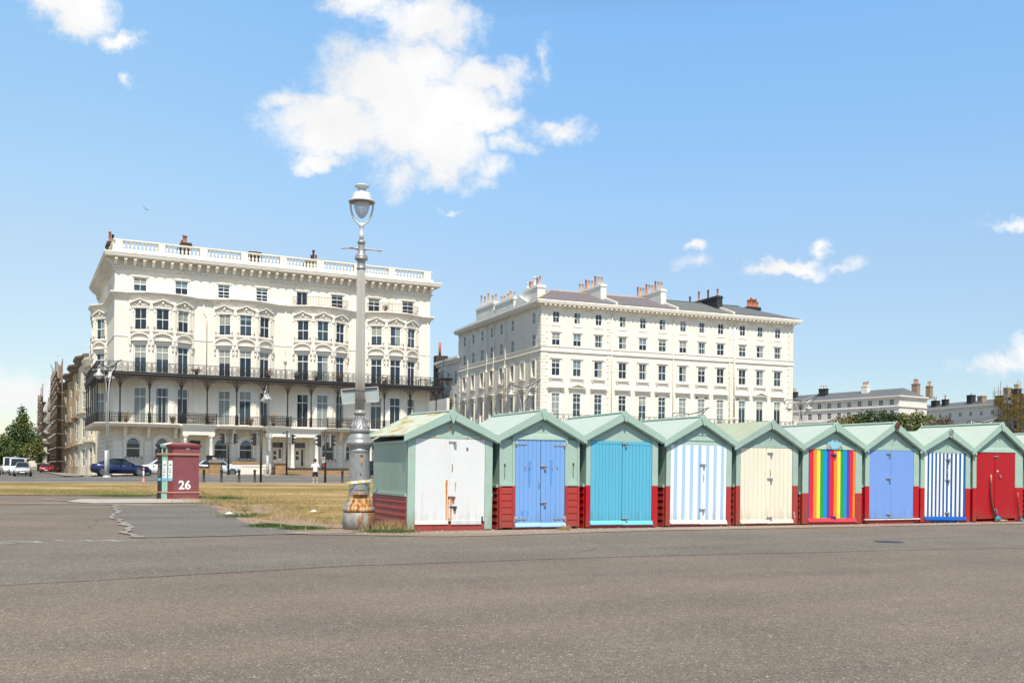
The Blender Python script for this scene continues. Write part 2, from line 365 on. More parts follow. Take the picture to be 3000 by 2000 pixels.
PALE = pbr('pale_mortar', (.26, .235, .205), .9, .2, 5, bump=.5, bscale=20, stain=((.16, .14, .125), 5, .52, .08, (1, 1, 1)))
CONC = pbr('concrete_slab', (.38, .34, .30), .9, .15, 2, bump=.3, bscale=20, stain=((.2, .17, .14), 2.2, .60, .05, (1, 1, 1)))
PAVE = pbr('pavement_slabs', (.22, .205, .19), .9, .12, 1.5)
WLINE = pbr('road_paint', (.55, .54, .51), .8, .2, 6, stain=((.14, .13, .12), 4, .55, .08, (1, 1, 1)))
def lawn_mat():
    m = bpy.data.materials.new('dry_grass'); m.use_nodes = True; t = m.node_tree; b = t.nodes['Principled BSDF']; n = t.nodes.new; l = t.links.new
    b.inputs['Roughness'].default_value = .95; b.inputs['Specular IOR Level'].default_value = .1
    tcn = n('ShaderNodeTexCoord')
    def nz(s, d, r, st=(1, 1, 1)):
        mp = n('ShaderNodeMapping'); mp.inputs['Rotation'].default_value = (0, 0, R(-26.6)); mp.inputs['Scale'].default_value = st; l(tcn.outputs['Object'], mp.inputs[0])
        q = n('ShaderNodeTexNoise'); q.inputs['Scale'].default_value = s; q.inputs['Detail'].default_value = d; q.inputs['Roughness'].default_value = r; l(mp.outputs[0], q.inputs[0]); return q.outputs[0]
    def cr(v, stops):
        q = n('ShaderNodeValToRGB'); l(v, q.inputs[0]); e = q.color_ramp.elements
        while len(e) < len(stops): e.new(.5)
        for k, (p, c) in enumerate(stops): e[k].position = p; e[k].color = (*c, 1)
        return q.outputs[0]
    big = cr(nz(.16, 7, .62, (.6, 1, 1)), [(.36, (.125, .140, .038)), (.44, (.215, .170, .062)), (.53, (.33, .235, .105)), (.62, (.46, .32, .18))])
    fn = cr(nz(9, 5, .75), [(.25, (.45, .45, .45)), (.75, (1.5, 1.5, 1.5))])
    q = n('ShaderNodeMixRGB'); q.blend_type = 'MULTIPLY'; q.inputs[0].default_value = 1; l(big, q.inputs[1]); l(fn, q.inputs[2]); l(q.outputs[0], b.inputs['Base Color'])
    bp = n('ShaderNodeBump'); bp.inputs['Strength'].default_value = .8; bp.inputs['Distance'].default_value = .06; l(nz(7, 6, .7), bp.inputs['Height']); l(bp.outputs[0], b.inputs['Normal'])
    return m
LAWN = lawn_mat()
# one sheet of ground to the horizon
mb = MB(); S_ = [-900, -400, -200, -120]+[-80+4*i for i in range(61)]+[200, 300, 500, 1200]
V_ = [-60, -20, 0, 10, 18, 22, 25, 28, 32, 36, 40, 45, 50, 55, 60, 66, 71, 74, 76, 78, 80, 83, 86, 88, 90, 93, 97, 110, 140, 200, 320, 600, 1600]
pts = []; fs = []
for v_ in V_:
    for s_ in S_:
        x, y = xy(s_, v_); pts.append((x, y, zg(x, y)))
q = len(S_)
for i in range(len(V_)-1):
    for j in range(q-1): fs.append([i*q+j, i*q+j+1, (i+1)*q+j+1, (i+1)*q+j])
mb.add(pts, fs, A_BROWN, True); struct(mb.build('ground'))
# hut line: P + t*(c,s)
HA = 23.3; HC, HS = math.cos(R(HA)), math.sin(R(HA)); HP = Vector((-2.36, 22.32, 0))
def hut_xy(a, d=0): return (HP.x+a*HC-d*HS, HP.y+a*HS+d*HC)
def jline(pts, step=.35, amp=.12, seed=0):
    out = []
    for a, b in zip(pts, pts[1:]):
        n = max(1, int(math.dist(a, b)/step))
        for k in range(n):
            t = k/n; x = a[0]+(b[0]-a[0])*t; y = a[1]+(b[1]-a[1])*t
            nx = mnoise.noise((x*1.3+seed, y*1.3, 1))*amp*2; ny = mnoise.noise((x*1.3+seed, y*1.3, 9))*amp*2
            out.append((x+nx, y+ny))
    out.append(pts[-1]); return out
def ribbon(name, pts, w, mat, dz, seed=0, amp=.12):
    c = jline(pts, max(.3, w*.8), amp, seed); mbr = MB(); P = []; F_ = []
    for i, p in enumerate(c):
        a = Vector(c[max(i-1, 0)]); b = Vector(c[min(i+1, len(c)-1)]); d = (b-a).normalized(); nn = Vector((-d.y, d.x))
        ww = w*(.45+1.1*abs(mnoise.noise((p[0]*2.1+seed, p[1]*2.1, 4)))*1.6)
        for sg in (-.5, .5):
            x = p[0]+nn.x*ww*sg; y = p[1]+nn.y*ww*sg; P.append((x, y, zg(x, y)+dz+(i % 60)*.00012))
    for i in range(len(c)-1): F_.append([2*i, 2*i+1, 2*i+3, 2*i+2])
    mbr.add(P, F_, mat, True); return struct(mbr.build(name))
# grey strip of asphalt in front of the huts, gritty brown apron against them
def gen_strip(name, near, far, mat, dz, nsub=4):
    rows = []
    n = 60
    def at(pl, t):
        L_ = [0]
        for a, b in zip(pl, pl[1:]): L_.append(L_[-1]+math.dist(a, b))
        d = t*L_[-1]
        for i in range(len(pl)-1):
            if d <= L_[i+1]+1e-9:
                k = (d-L_[i])/(L_[i+1]-L_[i]); return (pl[i][0]+(pl[i+1][0]-pl[i][0])*k, pl[i][1]+(pl[i+1][1]-pl[i][1])*k)
        return pl[-1]
    for i in range(n+1):
        a = at(near, i/n); b = at(far, i/n); rows.append((a, b))
    return struct(drape(name, rows, mat, dz, nsub))
gen_strip('asphalt_strip', jline([(-16, 4), (-5.95, 11.6), (-2.24, 14.4), (2.5, 16.6), (9.84, 19.2), (30, 26.5)], .3, .07), jline([(-24, 18), (-13, 19.2), (-7.3, 19.45), (-1.35, 20.0), (14.6, 28.2), (31, 36.2)], .3, .03), A_GREY, .004)
gen_strip('hut_apron', jline([(-4.4, 21.0), (-2.6, 20.9), (-1.35, 20.6), (3, 23.35), (14.6, 28.55), (31, 36.0)], .25, .05, 3), [hut_xy(-2.6, .8), hut_xy(-.6, .6), hut_xy(0, .8), hut_xy(5, .8), hut_xy(18, .8), hut_xy(36, .8)], A_EARTH, .0105)
# repair patch with ragged mortar-pale joints
struct(drape('asphalt_patch', [((-13.8, 34.3), (-9.8, 33.9)), ((-12, 30.2), (-8.3, 30)), ((-10, 25.6), (-6.4, 25.5)), ((-8.6, 22.4), (-4.9, 23.2)), ((-7.3, 19.5), (-3.7, 21.7))], A_PATCH, .008, 10))
ribbon('joint_line', [(-13.9, 34.6), (-12.3, 30.9), (-10.6, 26.5), (-9.4, 24.2), (-8.3, 21.5), (-7.3, 19.5)], .20, PALE, .014, 2, .13)
ribbon('joint_line', [(-7.3, 19.5), (-5.4, 20.6), (-3.6, 21.8)], .09, PALE, .014, 5, .06)
ribbon('joint_line', [(-4.8, 21.05), (-3.4, 21.6)], .3, PALE, .019, 8, .05)
DARKJ = pbr('dark_joint', (.115, .098, .085), .9, .2, 5)
ribbon('wear_line', [(-5.95, 11.6), (-2.24, 14.4), (2.5, 16.6), (9.84, 19.2), (16, 21.5)], .008, DARKJ, .006, 3, .07)
ribbon('wear_line', [(-2.5, 17.0), (6, 20.4), (16, 25.2)], .008, DARKJ, .006, 6, .06)
ribbon('wear_line', [(-11.5, 17.4), (-9.2, 17.4)], .03, DARKJ, .006, 6, .04)
ribbon('sand_line', [(-5.6, 17.2), (-4.8, 17.6)], .03, PALE, .010, 6, .04)
struct(drape('concrete_slab', [((-16.8, 38.8), (-16.2, 36.2)), ((-15, 39.6), (-14.8, 35.2)), ((-13, 40.4), (-13.2, 36)), ((-11.3, 39.6), (-11, 37.2))], CONC, .02, 6))
ribbon('soil_edge', [(-20, 34.5), (-16, 34.6), (-12, 34.6), (-9.6, 34.0)], .9, EARTH, .014, 7, .12)
ribbon('rubble_line', [(-18.2, 38.4), (-16.3, 37.0), (-14.9, 35.5)], .35, PALE, .016, 9, .25)
# lawn: fan of rows
near = [(-160, -6), (-60, 26.8), (-30, 39.0), (-21.8, 42.4), (-15.7, 44.3), (-14.4, 43.8), (-12.2, 41.2), (-11.2, 38.6), (-9.7, 34.2), (-8.0, 30), (-6.2, 25.8), (-4.6, 23.6), (-3.1, 22.9), (-1.9, 23.4), (14, 31.0), (60, 52), (160, 98)]
farS = [-160, -44, -10, -1, 4.5, 6, 7.5, 9, 11, 13, 15, 17, 19, 21, 33, 86, 190]
nn_ = []; ff_ = []
for i in range(len(near)-1):
    k = 1 if i in (0, 1, 14, 15) else 8
    for j in range(k):
        t = j/k; p = (near[i][0]+(near[i+1][0]-near[i][0])*t, near[i][1]+(near[i+1][1]-near[i][1])*t)
        am = .35 if 3 < i < 13 else .1
        p = (p[0]+mnoise.noise((p[0]*.9, p[1]*.9, 2))*am*1.6, p[1]+mnoise.noise((p[0]*.9, p[1]*.9, 7))*am*2)
        nn_.append(p); ff_.append(xy(farS[i]+(farS[i+1]-farS[i])*t, 71.5))
nn_.append(near[-1]); ff_.append(xy(farS[-1], 71.5))
struct(drape('lawn', list(zip(nn_, ff_)), LAWN, .022, 30))
# sandy margin under the lawn edge
ribbon('soil_edge', [(-22, 41.6), (-16.2, 43.4), (-14.2, 42.4)], .5, EARTH, .012, 1, .12)
ribbon('soil_edge', [(-9.8, 34.4), (-8.0, 29.6), (-6.2, 25.0), (-4.6, 22.9), (-3.0, 22.15), (-2.2, 22.1)], 1.5, EARTH, .012, 4, .10)
ribbon('soil_edge', [(-9.2, 35.0), (-7.2, 30.4), (-5.4, 26.0), (-4.2, 24.0), (-3.4, 23.3)], 1.5, EARTH, .026, 14, .12)
# road, pavements, kerbs
def band(name, v0, v1, mat, dz, s0=-300, s1=500):
    ks = [s0]+[s for s in range(-78, 160, 6)]+[s1]
    return struct(drape(name, [(xy(s_, v0), xy(s_, v1)) for s_ in ks], mat, dz, 6))
band('near_pavement', 71.5, 76.2, PAVE, .03); band('road', 76.4, 90, A_ROAD, .02)
band('road_line', 76.8, 76.95, WLINE, .026); band('road_line', 82.6, 82.75, WLINE, .026)
PINK = pbr('pink_tactile_paving', (.30, .19, .165), .9, .12, 2)
mb = MB()
def kerbrun(v0, v1, s0, s1, h, mat, name):
    mbk = MB(); pr = []
    for s_ in [s0+(s1-s0)*k/30 for k in range(31)]:
        a = xy(s_, v0); b = xy(s_, v1); pr.append(((*a, zg(*a)-.02), (*a, zg(*a)+h), (*b, zg(*b)+h), (*b, zg(*b)-.02)))
    P = [p for r_ in pr for p in r_]; F_ = []
    for i in range(30):
        for k in range(3): F_.append([4*i+k, 4*i+k+1, 4*i+k+5, 4*i+k+4])
    mbk.add(P, F_, mat); return struct(mbk.build(name))
kerbrun(90.0, 90.2, 5.2, 120, .13, PALE, 'kerb'); kerbrun(90.2, 95.9, 5.2, 120, .128, PAVE, 'far_pavement')
kerbrun(76.2, 76.38, -120, 120, .06, PALE, 'kerb')
struct(drape('crossing_paving', [(xy(16+k, 90.3), xy(16+k, 92.2)) for k in range(0, 8)], PINK, .134, 2))
# street running back beside the left building
struct(drape('side_road', [(xy(s_, 90), xy(s_, 620)) for s_ in (-9, -6, -3, 0, 3, 5)], A_ROAD, .03, 20))
struct(drape('side_pavement', [(xy(s_, 97), xy(s_, 620)) for s_ in (5, 6.5, 8)], PAVE, .12, 20))
struct(drape('side_verge', [(xy(s_, 97), xy(s_, 620)) for s_ in (-60, -30, -9)], LAWN, .04, 20))
for k in range(5):   # dashes on the road
    struct(drape('road_dash', [(xy(-4+k*9, 86.2), xy(-4+k*9, 86.4)), (xy(-1+k*9, 86.2), xy(-1+k*9, 86.4))], WLINE, .027, 1))
# worn white lettering left on the promenade
for j, pl in enumerate(([(-9.45, 17.95), (-9.15, 18.25), (-8.75, 18.3), (-8.5, 18.05)], [(-9.3, 17.9), (-8.9, 17.85)], [(-8.9, 18.0), (-8.6, 18.15)], [(-8.25, 18.5), (-7.95, 18.75)], [(-8.05, 18.75), (-7.75, 18.5)], [(-7.75, 18.62), (-7.5, 18.8)], [(-7.55, 18.8), (-7.2, 18.5)], [(-7.35, 18.85), (-7.05, 18.75)], [(-8.6, 18.75), (-8.3, 18.5)])):
    ribbon('worn_marking', pl, .10, pbr('worn_white_paint', (.40, .385, .36), .9, .2, 6, stain=((.13, .115, .10), 9, .58, .1, (1, 1, 1))), .010, j*3, .03)
mb = MB(); mb.lathe([(.03, .008), (.28, .010), (.30, .004)], 20, BLACKM, (0, 0)); o = struct(mb.build('drain_cover', M=Matrix.Translation((7.75, 20.45, 0))))
CRK = pbr('hairline_crack', (.06, .05, .045), .95, .2, 5)
for j, pl in enumerate(([(1.0, 17.0), (1.9, 18.7), (1.4, 20.2)], [(8.2, 15.5), (10.5, 16.2), (12, 18.4)], [(-9.5, 22.5), (-10.8, 26), (-10.2, 29)])):
    ribbon('hairline_crack', pl, .012, CRK, .011, 20+j, .10)
PEB = pbr('flint_pebble', (.42, .36, .30), .8, .4, 9)
rp = random.Random(77); mbp = MB()
for k in range(150):
    a_ = rp.uniform(-1.2, 21); x, y = hut_xy(a_, -rp.uniform(.02, .9)**1.5); mbp.ball((x, y, .012), rp.uniform(.008, .026), PEB, 6, (1.3, 1, .6))
for k in range(70): x, y = rp.uniform(-6, 9), rp.uniform(6.5, 20); mbp.ball((x, y, .006), rp.uniform(.005, .012), PEB, 6, (1.3, 1, .5))
stuff(mbp.build('gravel'), 'loose flint pebbles scattered along the foot of the huts', 'gravel')
# ---------------------------------------------------------------- grass blades and weeds
def blades(name, pts, hmin, hmax, mat, seed, label, w=.006, cat='grass'):
    rr = random.Random(seed); P = []; F_ = []
    for (x, y) in pts:
        z = zg(x, y)+.015; a = rr.random()*6.28; h = rr.uniform(hmin, hmax); l = rr.uniform(.2, .9)*h; b = rr.random()*6.28; ww = w*rr.uniform(.7, 1.4)
        k = len(P); P += [(x-math.cos(a)*ww, y-math.sin(a)*ww, z), (x+math.cos(a)*ww, y+math.sin(a)*ww, z), (x+math.cos(b)*l, y+math.sin(b)*l, z+h)]; F_.append([k, k+1, k+2])
    me = bpy.data.meshes.new(name); me.from_pydata(P, [], F_); me.materials.append(mat); o = inst(name, me); return stuff(o, label, cat)
BLD = pbr('straw_blades', (.38, .275, .125), .9, .35, 1.2, stain=((.17, .19, .055), .9, .52, .10, (1, 1, 1)))
BLG = pbr('green_blades', (.06, .115, .022), .8, .35, 2.5)
rr = random.Random(5); pts = []
for i in range(95000):
    k = rr.random()**1.6; t = rr.random()*(len(nn_)-1); j = int(t)
    a = Vector(nn_[j]).lerp(Vector(nn_[j+1]), t-j); b = Vector(ff_[j]).lerp(Vector(ff_[j+1]), t-j); p = a.lerp(b, k*.7)
    if abs(p.x) < p.y*.6 and not (vv(*p) < 35 and p.x > -2.0 and False):
        ed = min(math.dist((p.x, p.y), q_) for q_ in ((-9.2, 35), (-8.2, 32.7), (-7.2, 30.4), (-6.3, 28.2), (-5.4, 26), (-4.6, 25), (-3.9, 23.8)))
        if mnoise.noise((p.x*.5, p.y*.5, 3)) > -.25 and (ed > 1.5 or rr.random() < .25): pts.append((p.x, p.y))
blades('grass', pts, .03, .08, BLD, 1, 'short sun bleached grass covering the lawn behind the huts', .006)
pts = []
for i in range(52000):      # longer dry grass right of the bin and along the ragged edge
    t = rr.random(); a = Vector((-12.4, 40.5)).lerp(Vector((-4.2, 23.8)), t); d = rr.gauss(0, 1.0)+.9
    p = (a.x+.9*d+rr.gauss(0, .5), a.y+.45*d+rr.gauss(0, .9))
    if mnoise.noise((p[0]*.7, p[1]*.7, 5)) > -.05 and d > -.7 and (rr.random() < .35 or p[1] > 36 or d > 2.0): pts.append(p)
blades('tall_grass', pts, .05, .15, BLD, 2, 'long dry straw coloured grass beside the red bin', .006)
def clump(cx, cy, r, n, h0, h1, mat, seed, label, name='weed_clump', cat='weed', w=.006):
    n *= 2; r_ = random.Random(seed); pts = [(cx+r_.gauss(0, r), cy+r_.gauss(0, r*.55)) for _ in range(n)]
    return blades(name, pts, h0, h1, mat, seed, label, w, cat)
clump(-5.75, 23.55, .19, 1500, .03, .09, BLG, 11, 'dark green mat of weeds on the bare soil left of the lamp post')
clump(-4.75, 22.75, .20, 1500, .03, .09, BLG, 12, 'dark green mat of weeds nearest the lamp post')
clump(-7.4, 27.6, .35, 260, .06, .16, BLG, 13, 'green grass tufts beside the asphalt patch')
clump(-11.3, 39.4, .4, 500, .08, .25, BLG, 14, 'green tufts at the right foot of the red bin')
clump(-2.75, 22.25, .22, 500, .05, .30, BLD, 15, 'straw coloured weeds between lamp post and first hut')
clump(-2.75, 21.95, .25, 1400, .02, .07, BLG, 16, 'low green weeds in front of the first hut side wall')
clump(1.25, 23.35, .07, 120, .04, .14, BLD, 17, 'small dry weed under the light blue doors')
clump(-16.5, 42.2, .7, 600, .04, .12, BLG, 18, 'green grass patch left of the red bin')
clump(-20.5, 92.2, .5, 1200, .1, .35, BLG, 19, 'green weeds at the foot of the brick wall')
clump(-27.3, 88.6, .3, 300, .1, .3, BLD, 20, 'dry weed by the traffic light pole')
LIT = pbr('litter_paper', (.75, .74, .72), .6, .05, 5)
for i, (x, y, lb) in enumerate([(-8.05, 28.4, 'crumpled white paper scrap on the grass near the patch'), (-6.0, 30.2, 'flat white wrapper lying in the long grass'), (-3.9, 30.4, 'small white scrap on the lawn left of the lamp post')]):
    mb = MB(); mb.add([(-.13, -.06, 0), (.12, -.05, .02), (.15, .06, .0), (-.1, .07, .04), (0, 0, .07)], [(0, 1, 4), (1, 2, 4), (2, 3, 4), (3, 0, 4)], LIT)
    o = mb.build('litter', M=Matrix.Translation((x, y, zg(x, y)+.05))); tag(o, lb, 'litter')
# ================================================================ BEACH HUTS
def bolt_mesh(m):
    b = MB(); b.box(-.09, .09, -.012, 0, -.018, .018, m); b.tube([(-.085, -.022, 0), (.085, -.022, 0)], .009, 6, m)
    for x in (-.06, 0, .05): b.box(x-.012, x+.012, -.034, -.008, -.02, .02, m)
    b.tube([(.02, -.03, 0), (.02, -.055, -.015)], .007, 5, m); return b.mesh('bolt')
def padlock_mesh(m):
    b = MB(); b.box(-.026, .026, -.045, -.02, -.075, -.03, m)
    b.tube([(-.016, -.032, -.03), (-.016, -.032, -.005), (0, -.032, .01), (.016, -.032, -.005), (.016, -.032, -.03)], .005, 5, m); return b.mesh('padlock')
def handle_mesh(m):
    b = MB(); b.tube([(0, 0, .08), (0, -.035, .06), (0, -.045, 0), (0, -.035, -.06), (0, 0, -.08)], .008, 6, m); b.ball((0, -.003, .085), .014, m); b.ball((0, -.003, -.085), .014, m); return b.mesh('handle')
def hinge_mesh(m):
    b = MB(); b.box(-.02, .24, -.012, -.002, -.018, .018, m); b.box(-.09, -.035, -.012, -.002, -.055, .055, m); b.tube([(-.028, -.014, -.05), (-.028, -.014, .05)], .014, 6, m); return b.mesh('hinge')
def hook_mesh(m):
    b = MB(); b.box(-.018, .018, -.008, 0, -.03, .03, m); b.tube([(0, -.008, .01), (0, -.035, 0), (0, -.04, -.03), (0, -.02, -.035)], .006, 5, m); return b.mesh('hook')
HW = {}
HK = 1.3
def hw(kind, m):
    k = (kind, m.name)
    if k not in HW: HW[k] = {'bolt': bolt_mesh, 'padlock': padlock_mesh, 'handle': handle_mesh, 'hinge': hinge_mesh, 'hook': hook_mesh}[kind](m)
    return HW[k]
T3 = lambda x, y, z: Matrix.Translation((x, y, z))
def side_boards(mb, x, d0, d1, z0, z1, mat, out, n=None):
    """shiplap boards on a side wall; out = -1 for the left wall, +1 for the right"""
    n = n or max(3, round((z1-z0)/.165)); h = (z1-z0)/n
    for k in range(n):
        a = z0+k*h; b = a+h-.012
        mb.prism([(x, a), (x+out*.034, a), (x+out*.012, b), (x+out*.004, b+.010), (x, b+.012)][::1], d0, d1, 'y', mat)
def front_boards(mb, x0, x1, z0, z1, mat, y=-.0):
    n = max(3, round((z1-z0)/.150)); h = (z1-z0)/n
    for k in range(n):
        a = z0+k*h; mb.prism([(y+.02, a), (y-.018, a), (y-.008, a+h-.012), (y+.02, a+h-.004)], x0, x1, 'x', mat)
HUTS = {}
def hut(idx, a, w, ez, az, door, zt, zb, zr, label, doorf, D=2.85, green=None, red=None, split=None, gable='plain', sill=None, ridge=True,
        finial='diamond', wide_panels=False, roofm=None, back_lift=0., rz=0, base=True, low_red=True, postsplit=True, apx=None, bb=True):
    g = green or GREEN; rd = red or REDP; rf = roofm or g
    x0, y0 = hut_xy(a)
    t = thing('beach_hut', label, 'beach hut', (x0, y0, 0), R(HA)+rz, 'beach huts in a row along the promenade')
    dl, dr = door; xc = apx or w/2+.0; ov = .13
    # side walls: green panel above, red shiplap below (left + right)
    for sx, out in ((0, -1), (w, 1)):
        b = MB(); b.prism([(0, zr), (D, zr), (D, ez+.02), (0, ez+.02)], min(sx, sx-out*.03), max(sx, sx-out*.03), 'x', g)
        o = b.build('side_wall', t)
        b = MB(); side_boards(b, sx, .06, D, .03, zr-.03, rd, out); b.build('side_cladding', t)
        b = MB(); b.box(min(sx, sx+out*.045), max(sx, sx+out*.045), .05, D, zr-.03, zr+.03, g); b.box(min(sx, sx+out*.03), max(sx, sx+out*.03), .05, D, ez-.03, ez+.03, g); b.build('side_rail', t)
    b = MB(); b.prism([(0, .05), (w, .05), (w, ez+.1), (xc, az-.1), (0, ez+.1)], D-.03, D, 'y', g); b.build('back_wall', t)
    # gable above the door head
    gy = -.0
    b = MB(); sl = (az-.12-(ez+.10))/xc
    b.prism([(0.02, zt), (w-.02, zt), (w-.02, ez+.12), (xc, az-.08), (.02, ez+.12)], gy, gy+.03, 'y', g)
    if gable == 'batten': b.box(xc-.02, xc+.02, gy-.014, gy, zt+.07, az-.2, g); b.box(dl-.05, dr+.05, gy-.022, gy-.002, zt+.005, zt+.085, g)
    elif gable == 'boards':
        for k, zz in enumerate((zt+.10, zt+.245, zt+.39)):
            half = (az-.12-zz)*xc/(az-ez-.1)-.05; b.prism([(gy-.02, zz-.13), (gy-.004, zz), (gy, zz), (gy, zz-.13)], xc-half, xc+half, 'x', g)
    elif gable == 'crosshead': b.prism([(gy-.035, zt+.0), (gy-.035, zt+.02), (gy-.015, zt+.12), (gy, zt+.14), (gy, zt)], dl-.02, dr+.02, 'x', g)
    b.build('gable_panel', t)
    # corner posts / front panels
    for px0, px1, sgn in ((0, dl, 1), (w, dr, -1)):
        lo, hi = min(px0, px1), max(px0, px1)
        zbot = .04 if low_red else .06
        if wide_panels:
            for q0, q1 in ((px0, px0+sgn*.06), (px1-sgn*.07, px1-sgn*.002)):
                b = MB(); l2, h2 = min(q0, q1), max(q0, q1); b.box(l2, h2, -.03, .05, zbot, zr, rd); b.box(l2, h2, -.03, .05, zr+.001, ez+.16, g); b.build('corner_post', t, .004)
            b = MB(); front_boards(b, lo+.055, hi-.055, zbot+.02, zr-.02, rd); b.box(lo+.06, hi-.06, 0, .03, zr, ez+.15, g); b.box(lo+.06, hi-.06, -.028, 0, zr+.0, zr+.07, g); b.build('front_panel', t)
        else:
            b = MB(); yf = -.03
            if postsplit: b.box(lo, hi, yf, .05, zbot, zr, rd); b.box(lo, hi, yf, .05, zr+.001, ez+.16, g)
            else: b.box(lo, hi, yf, .05, zbot, ez+.16, g)
            b.build('corner_post', t, .004)
    # base board under the door
    if base:
        b = MB(); b.box(dl-.01 if postsplit else dl, dr+.01 if postsplit else dr, -.022, .03, .01, zb-.02, rd); b.build('base_board', t, .004)
    # doors
    sp = split if split is not None else (dl+dr)/2
    doorf(t, dl+.006, sp, dr-.006, zb, zt-.004)
    if sill:
        for q0, q1, dz in ((dl-.01, sp-.003, 0), (sp+.003, dr+.01, -.008)):
            b = MB(); b.prism([(-.075, zb-.055+dz), (-.075, zb-.035+dz), (-.03, zb+.045+dz), (0, zb+.05+dz), (0, zb-.045+dz)], q0, q1, 'x', sill); b.build('door_sill', t, .003)
    # roof
    xl, xr = -.10, w+.12
    if apx: pass
    for side, xe in ((0, xl), (1, xr)):
        b = MB(); ze = ez+.145; top = az; th = .03; yb = D+.10
        b.add([(xe, -ov+.02, ze), (xc, -ov+.02, top), (xc, yb, top+back_lift), (xe, yb, ze+back_lift*.6), (xe, -ov+.02, ze-th), (xc, -ov+.02, top-th), (xc, yb, top-th+back_lift), (xe, yb, ze-th+back_lift*.6)],
              [(0, 1, 2, 3), (7, 6, 5, 4), (0, 4, 5, 1), (1, 5, 6, 2), (2, 6, 7, 3), (3, 7, 4, 0)], rf); b.build('roof_slope', t)
        # bargeboards front and back
        for yy, up in ((-ov-.012, 0), (yb-.02, back_lift)):
            b = MB(); gp = .002
            xx = xc-gp if side == 0 else xc+gp
            b.prism([(xe+(-.02 if side == 0 else .02), ez-.0+up), (xe+(-.02 if side == 0 else .02), ze+.005+up), (xx, top+.012+up), (xx, top-.185+up)], yy, yy+.03, 'y', g); b.build('bargeboard', t, .003)
            if bb and yy < 0:
                b = MB(); b.prism([(xe+(.03 if side == 0 else -.03), ez-.02), (xe+(.03 if side == 0 else -.03), ez+.02), (xx, top-.175), (xx, top-.215)], yy+.031, yy+.05, 'y', g); b.build('barge_trim', t)
    if ridge:
        b = MB(); yb = D+.10
        b.add([(xc-.07, -ov+.04, az-.022), (xc-.07, -ov+.04, az+.004), (xc, -ov+.04, az+.03), (xc+.07, -ov+.04, az+.004), (xc+.07, -ov+.04, az-.022),
               (xc-.07, yb, az-.022+back_lift), (xc-.07, yb, az+.004+back_lift), (xc, yb, az+.03+back_lift), (xc+.07, yb, az+.004+back_lift), (xc+.07, yb, az-.022+back_lift)],
              [(0, 1, 6, 5), (1, 2, 7, 6), (2, 3, 8, 7), (3, 4, 9, 8), (4, 3, 2, 1, 0), (5, 6, 7, 8, 9)], g); b.build('ridge_cap', t)
    fz = az
    if finial == 'diamond': poly = [(xc, fz+.12), (xc-.03, fz+.03), (xc-.085, fz-.08), (xc-.02, fz-.25), (xc+.005, fz-.29), (xc+.03, fz-.22), (xc+.08, fz-.08), (xc+.03, fz+.02)]
    else: poly = [(xc, fz+.045), (xc-.06, fz-.01), (xc-.075, fz-.055), (xc-.01, fz-.235), (xc+.015, fz-.235), (xc+.07, fz-.055), (xc+.055, fz-.01)]
    b = MB(); b.prism(poly, -ov-.035, -ov-.014, 'y', g); b.build('finial', t, .003)
    b = MB(); b.prism([(xc-.04, az-.05+back_lift), (xc, az+.14+back_lift), (xc+.04, az-.05+back_lift)], D+.10, D+.12, 'y', g); b.build('finial', t)
    t.rotation_euler[1] = R([.25, -.3, .2, .45, -.2, .1, -.15, .5, -.35, .1][idx-1]); t.rotation_euler[0] = R([0, .1, -.3, .15, .3, -.1, .2, -.2, .1, 0][idx-1])
    HUTS[idx] = t; return t
def leaf(t, x0, x1, z0, z1, cols, widths=None, y=-.02, gap=.011, th=.03, label=None):
    """door leaf of vertical boards; cols = list of materials per board"""
    n = len(cols); ws = widths or [1]*n; tot = sum(ws); b = MB(); x = x0
    b.box(x0+.003, x1-.003, y+.012, y+th, z0+.003, z1-.003, cols[0])
    for m, w_ in zip(cols, ws):
        w2 = (x1-x0)*w_/tot; b.box(x+(gap/2 if n > 1 else 0), x+w2-(gap/2 if n > 1 else 0), y, y+.012, z0, z1, m); x += w2
    o = b.build('door', t, .002)
    if label: o['label'] = label
    return o
def hardware(door, items, m=GALV):
    for kind, x, z in items:
        mm = m
        if isinstance(kind, tuple): kind, mm = kind
        if kind == 'lock': inst('bolt', hw('bolt', mm), door, T3(x, -.02, z)); inst('padlock', hw('padlock', mm), door, T3(x+.035, -.02, z-.01))
        elif kind == 'hingeR': inst('hinge', hw('hinge', mm), door, T3(x, -.02, z) @ Matrix.Rotation(math.pi, 4, 'Y'))
        else: inst(kind, hw(kind, mm), door, T3(x, -.02, z))
# paints
WHITE_D = pbr('chalky_white_door', S(224, 226, 226), .5, .03, 2, bump=.1, bscale=20, stain=(S(205, 200, 190), 16, .72, .03, (1, 1, .5)), grime=.7)
BLUE2 = pbr('cornflower_paint', S(122, 168, 226), .5, .035, 2, bump=.15, bscale=30, stretch=(1, 1, .2), grime=.7)
BLUE2D = pbr('fresh_blue_patch', S(92, 150, 220), .45, .05, 2)
BLUE2S = pbr('cornflower_sill', S(150, 190, 240), .5, .03, 2)
TURQ = pbr('turquoise_paint', S(92, 180, 210), .5, .03, 2, bump=.15, bscale=30, stretch=(1, 1, .2), grime=.7)
TURQS = pbr('turquoise_sill', S(110, 195, 225), .5, .03, 2)
WHT = pbr('clean_white_paint', S(243, 245, 248), .45, .015, 2, grime=.7)
PALEB = pbr('pale_blue_paint', S(172, 204, 238), .45, .02, 2, grime=.7)
CREAM = pbr('cream_paint', S(236, 228, 207), .6, .05, 2, bump=.25, bscale=20, stretch=(1, 1, .15), stain=(S(205, 190, 155), 14, .68, .04, (2, 1, .12)), grime=.7)
PERI = pbr('periwinkle_paint', S(122, 160, 226), .5, .03, 2, bump=.1, bscale=50, grime=.7)
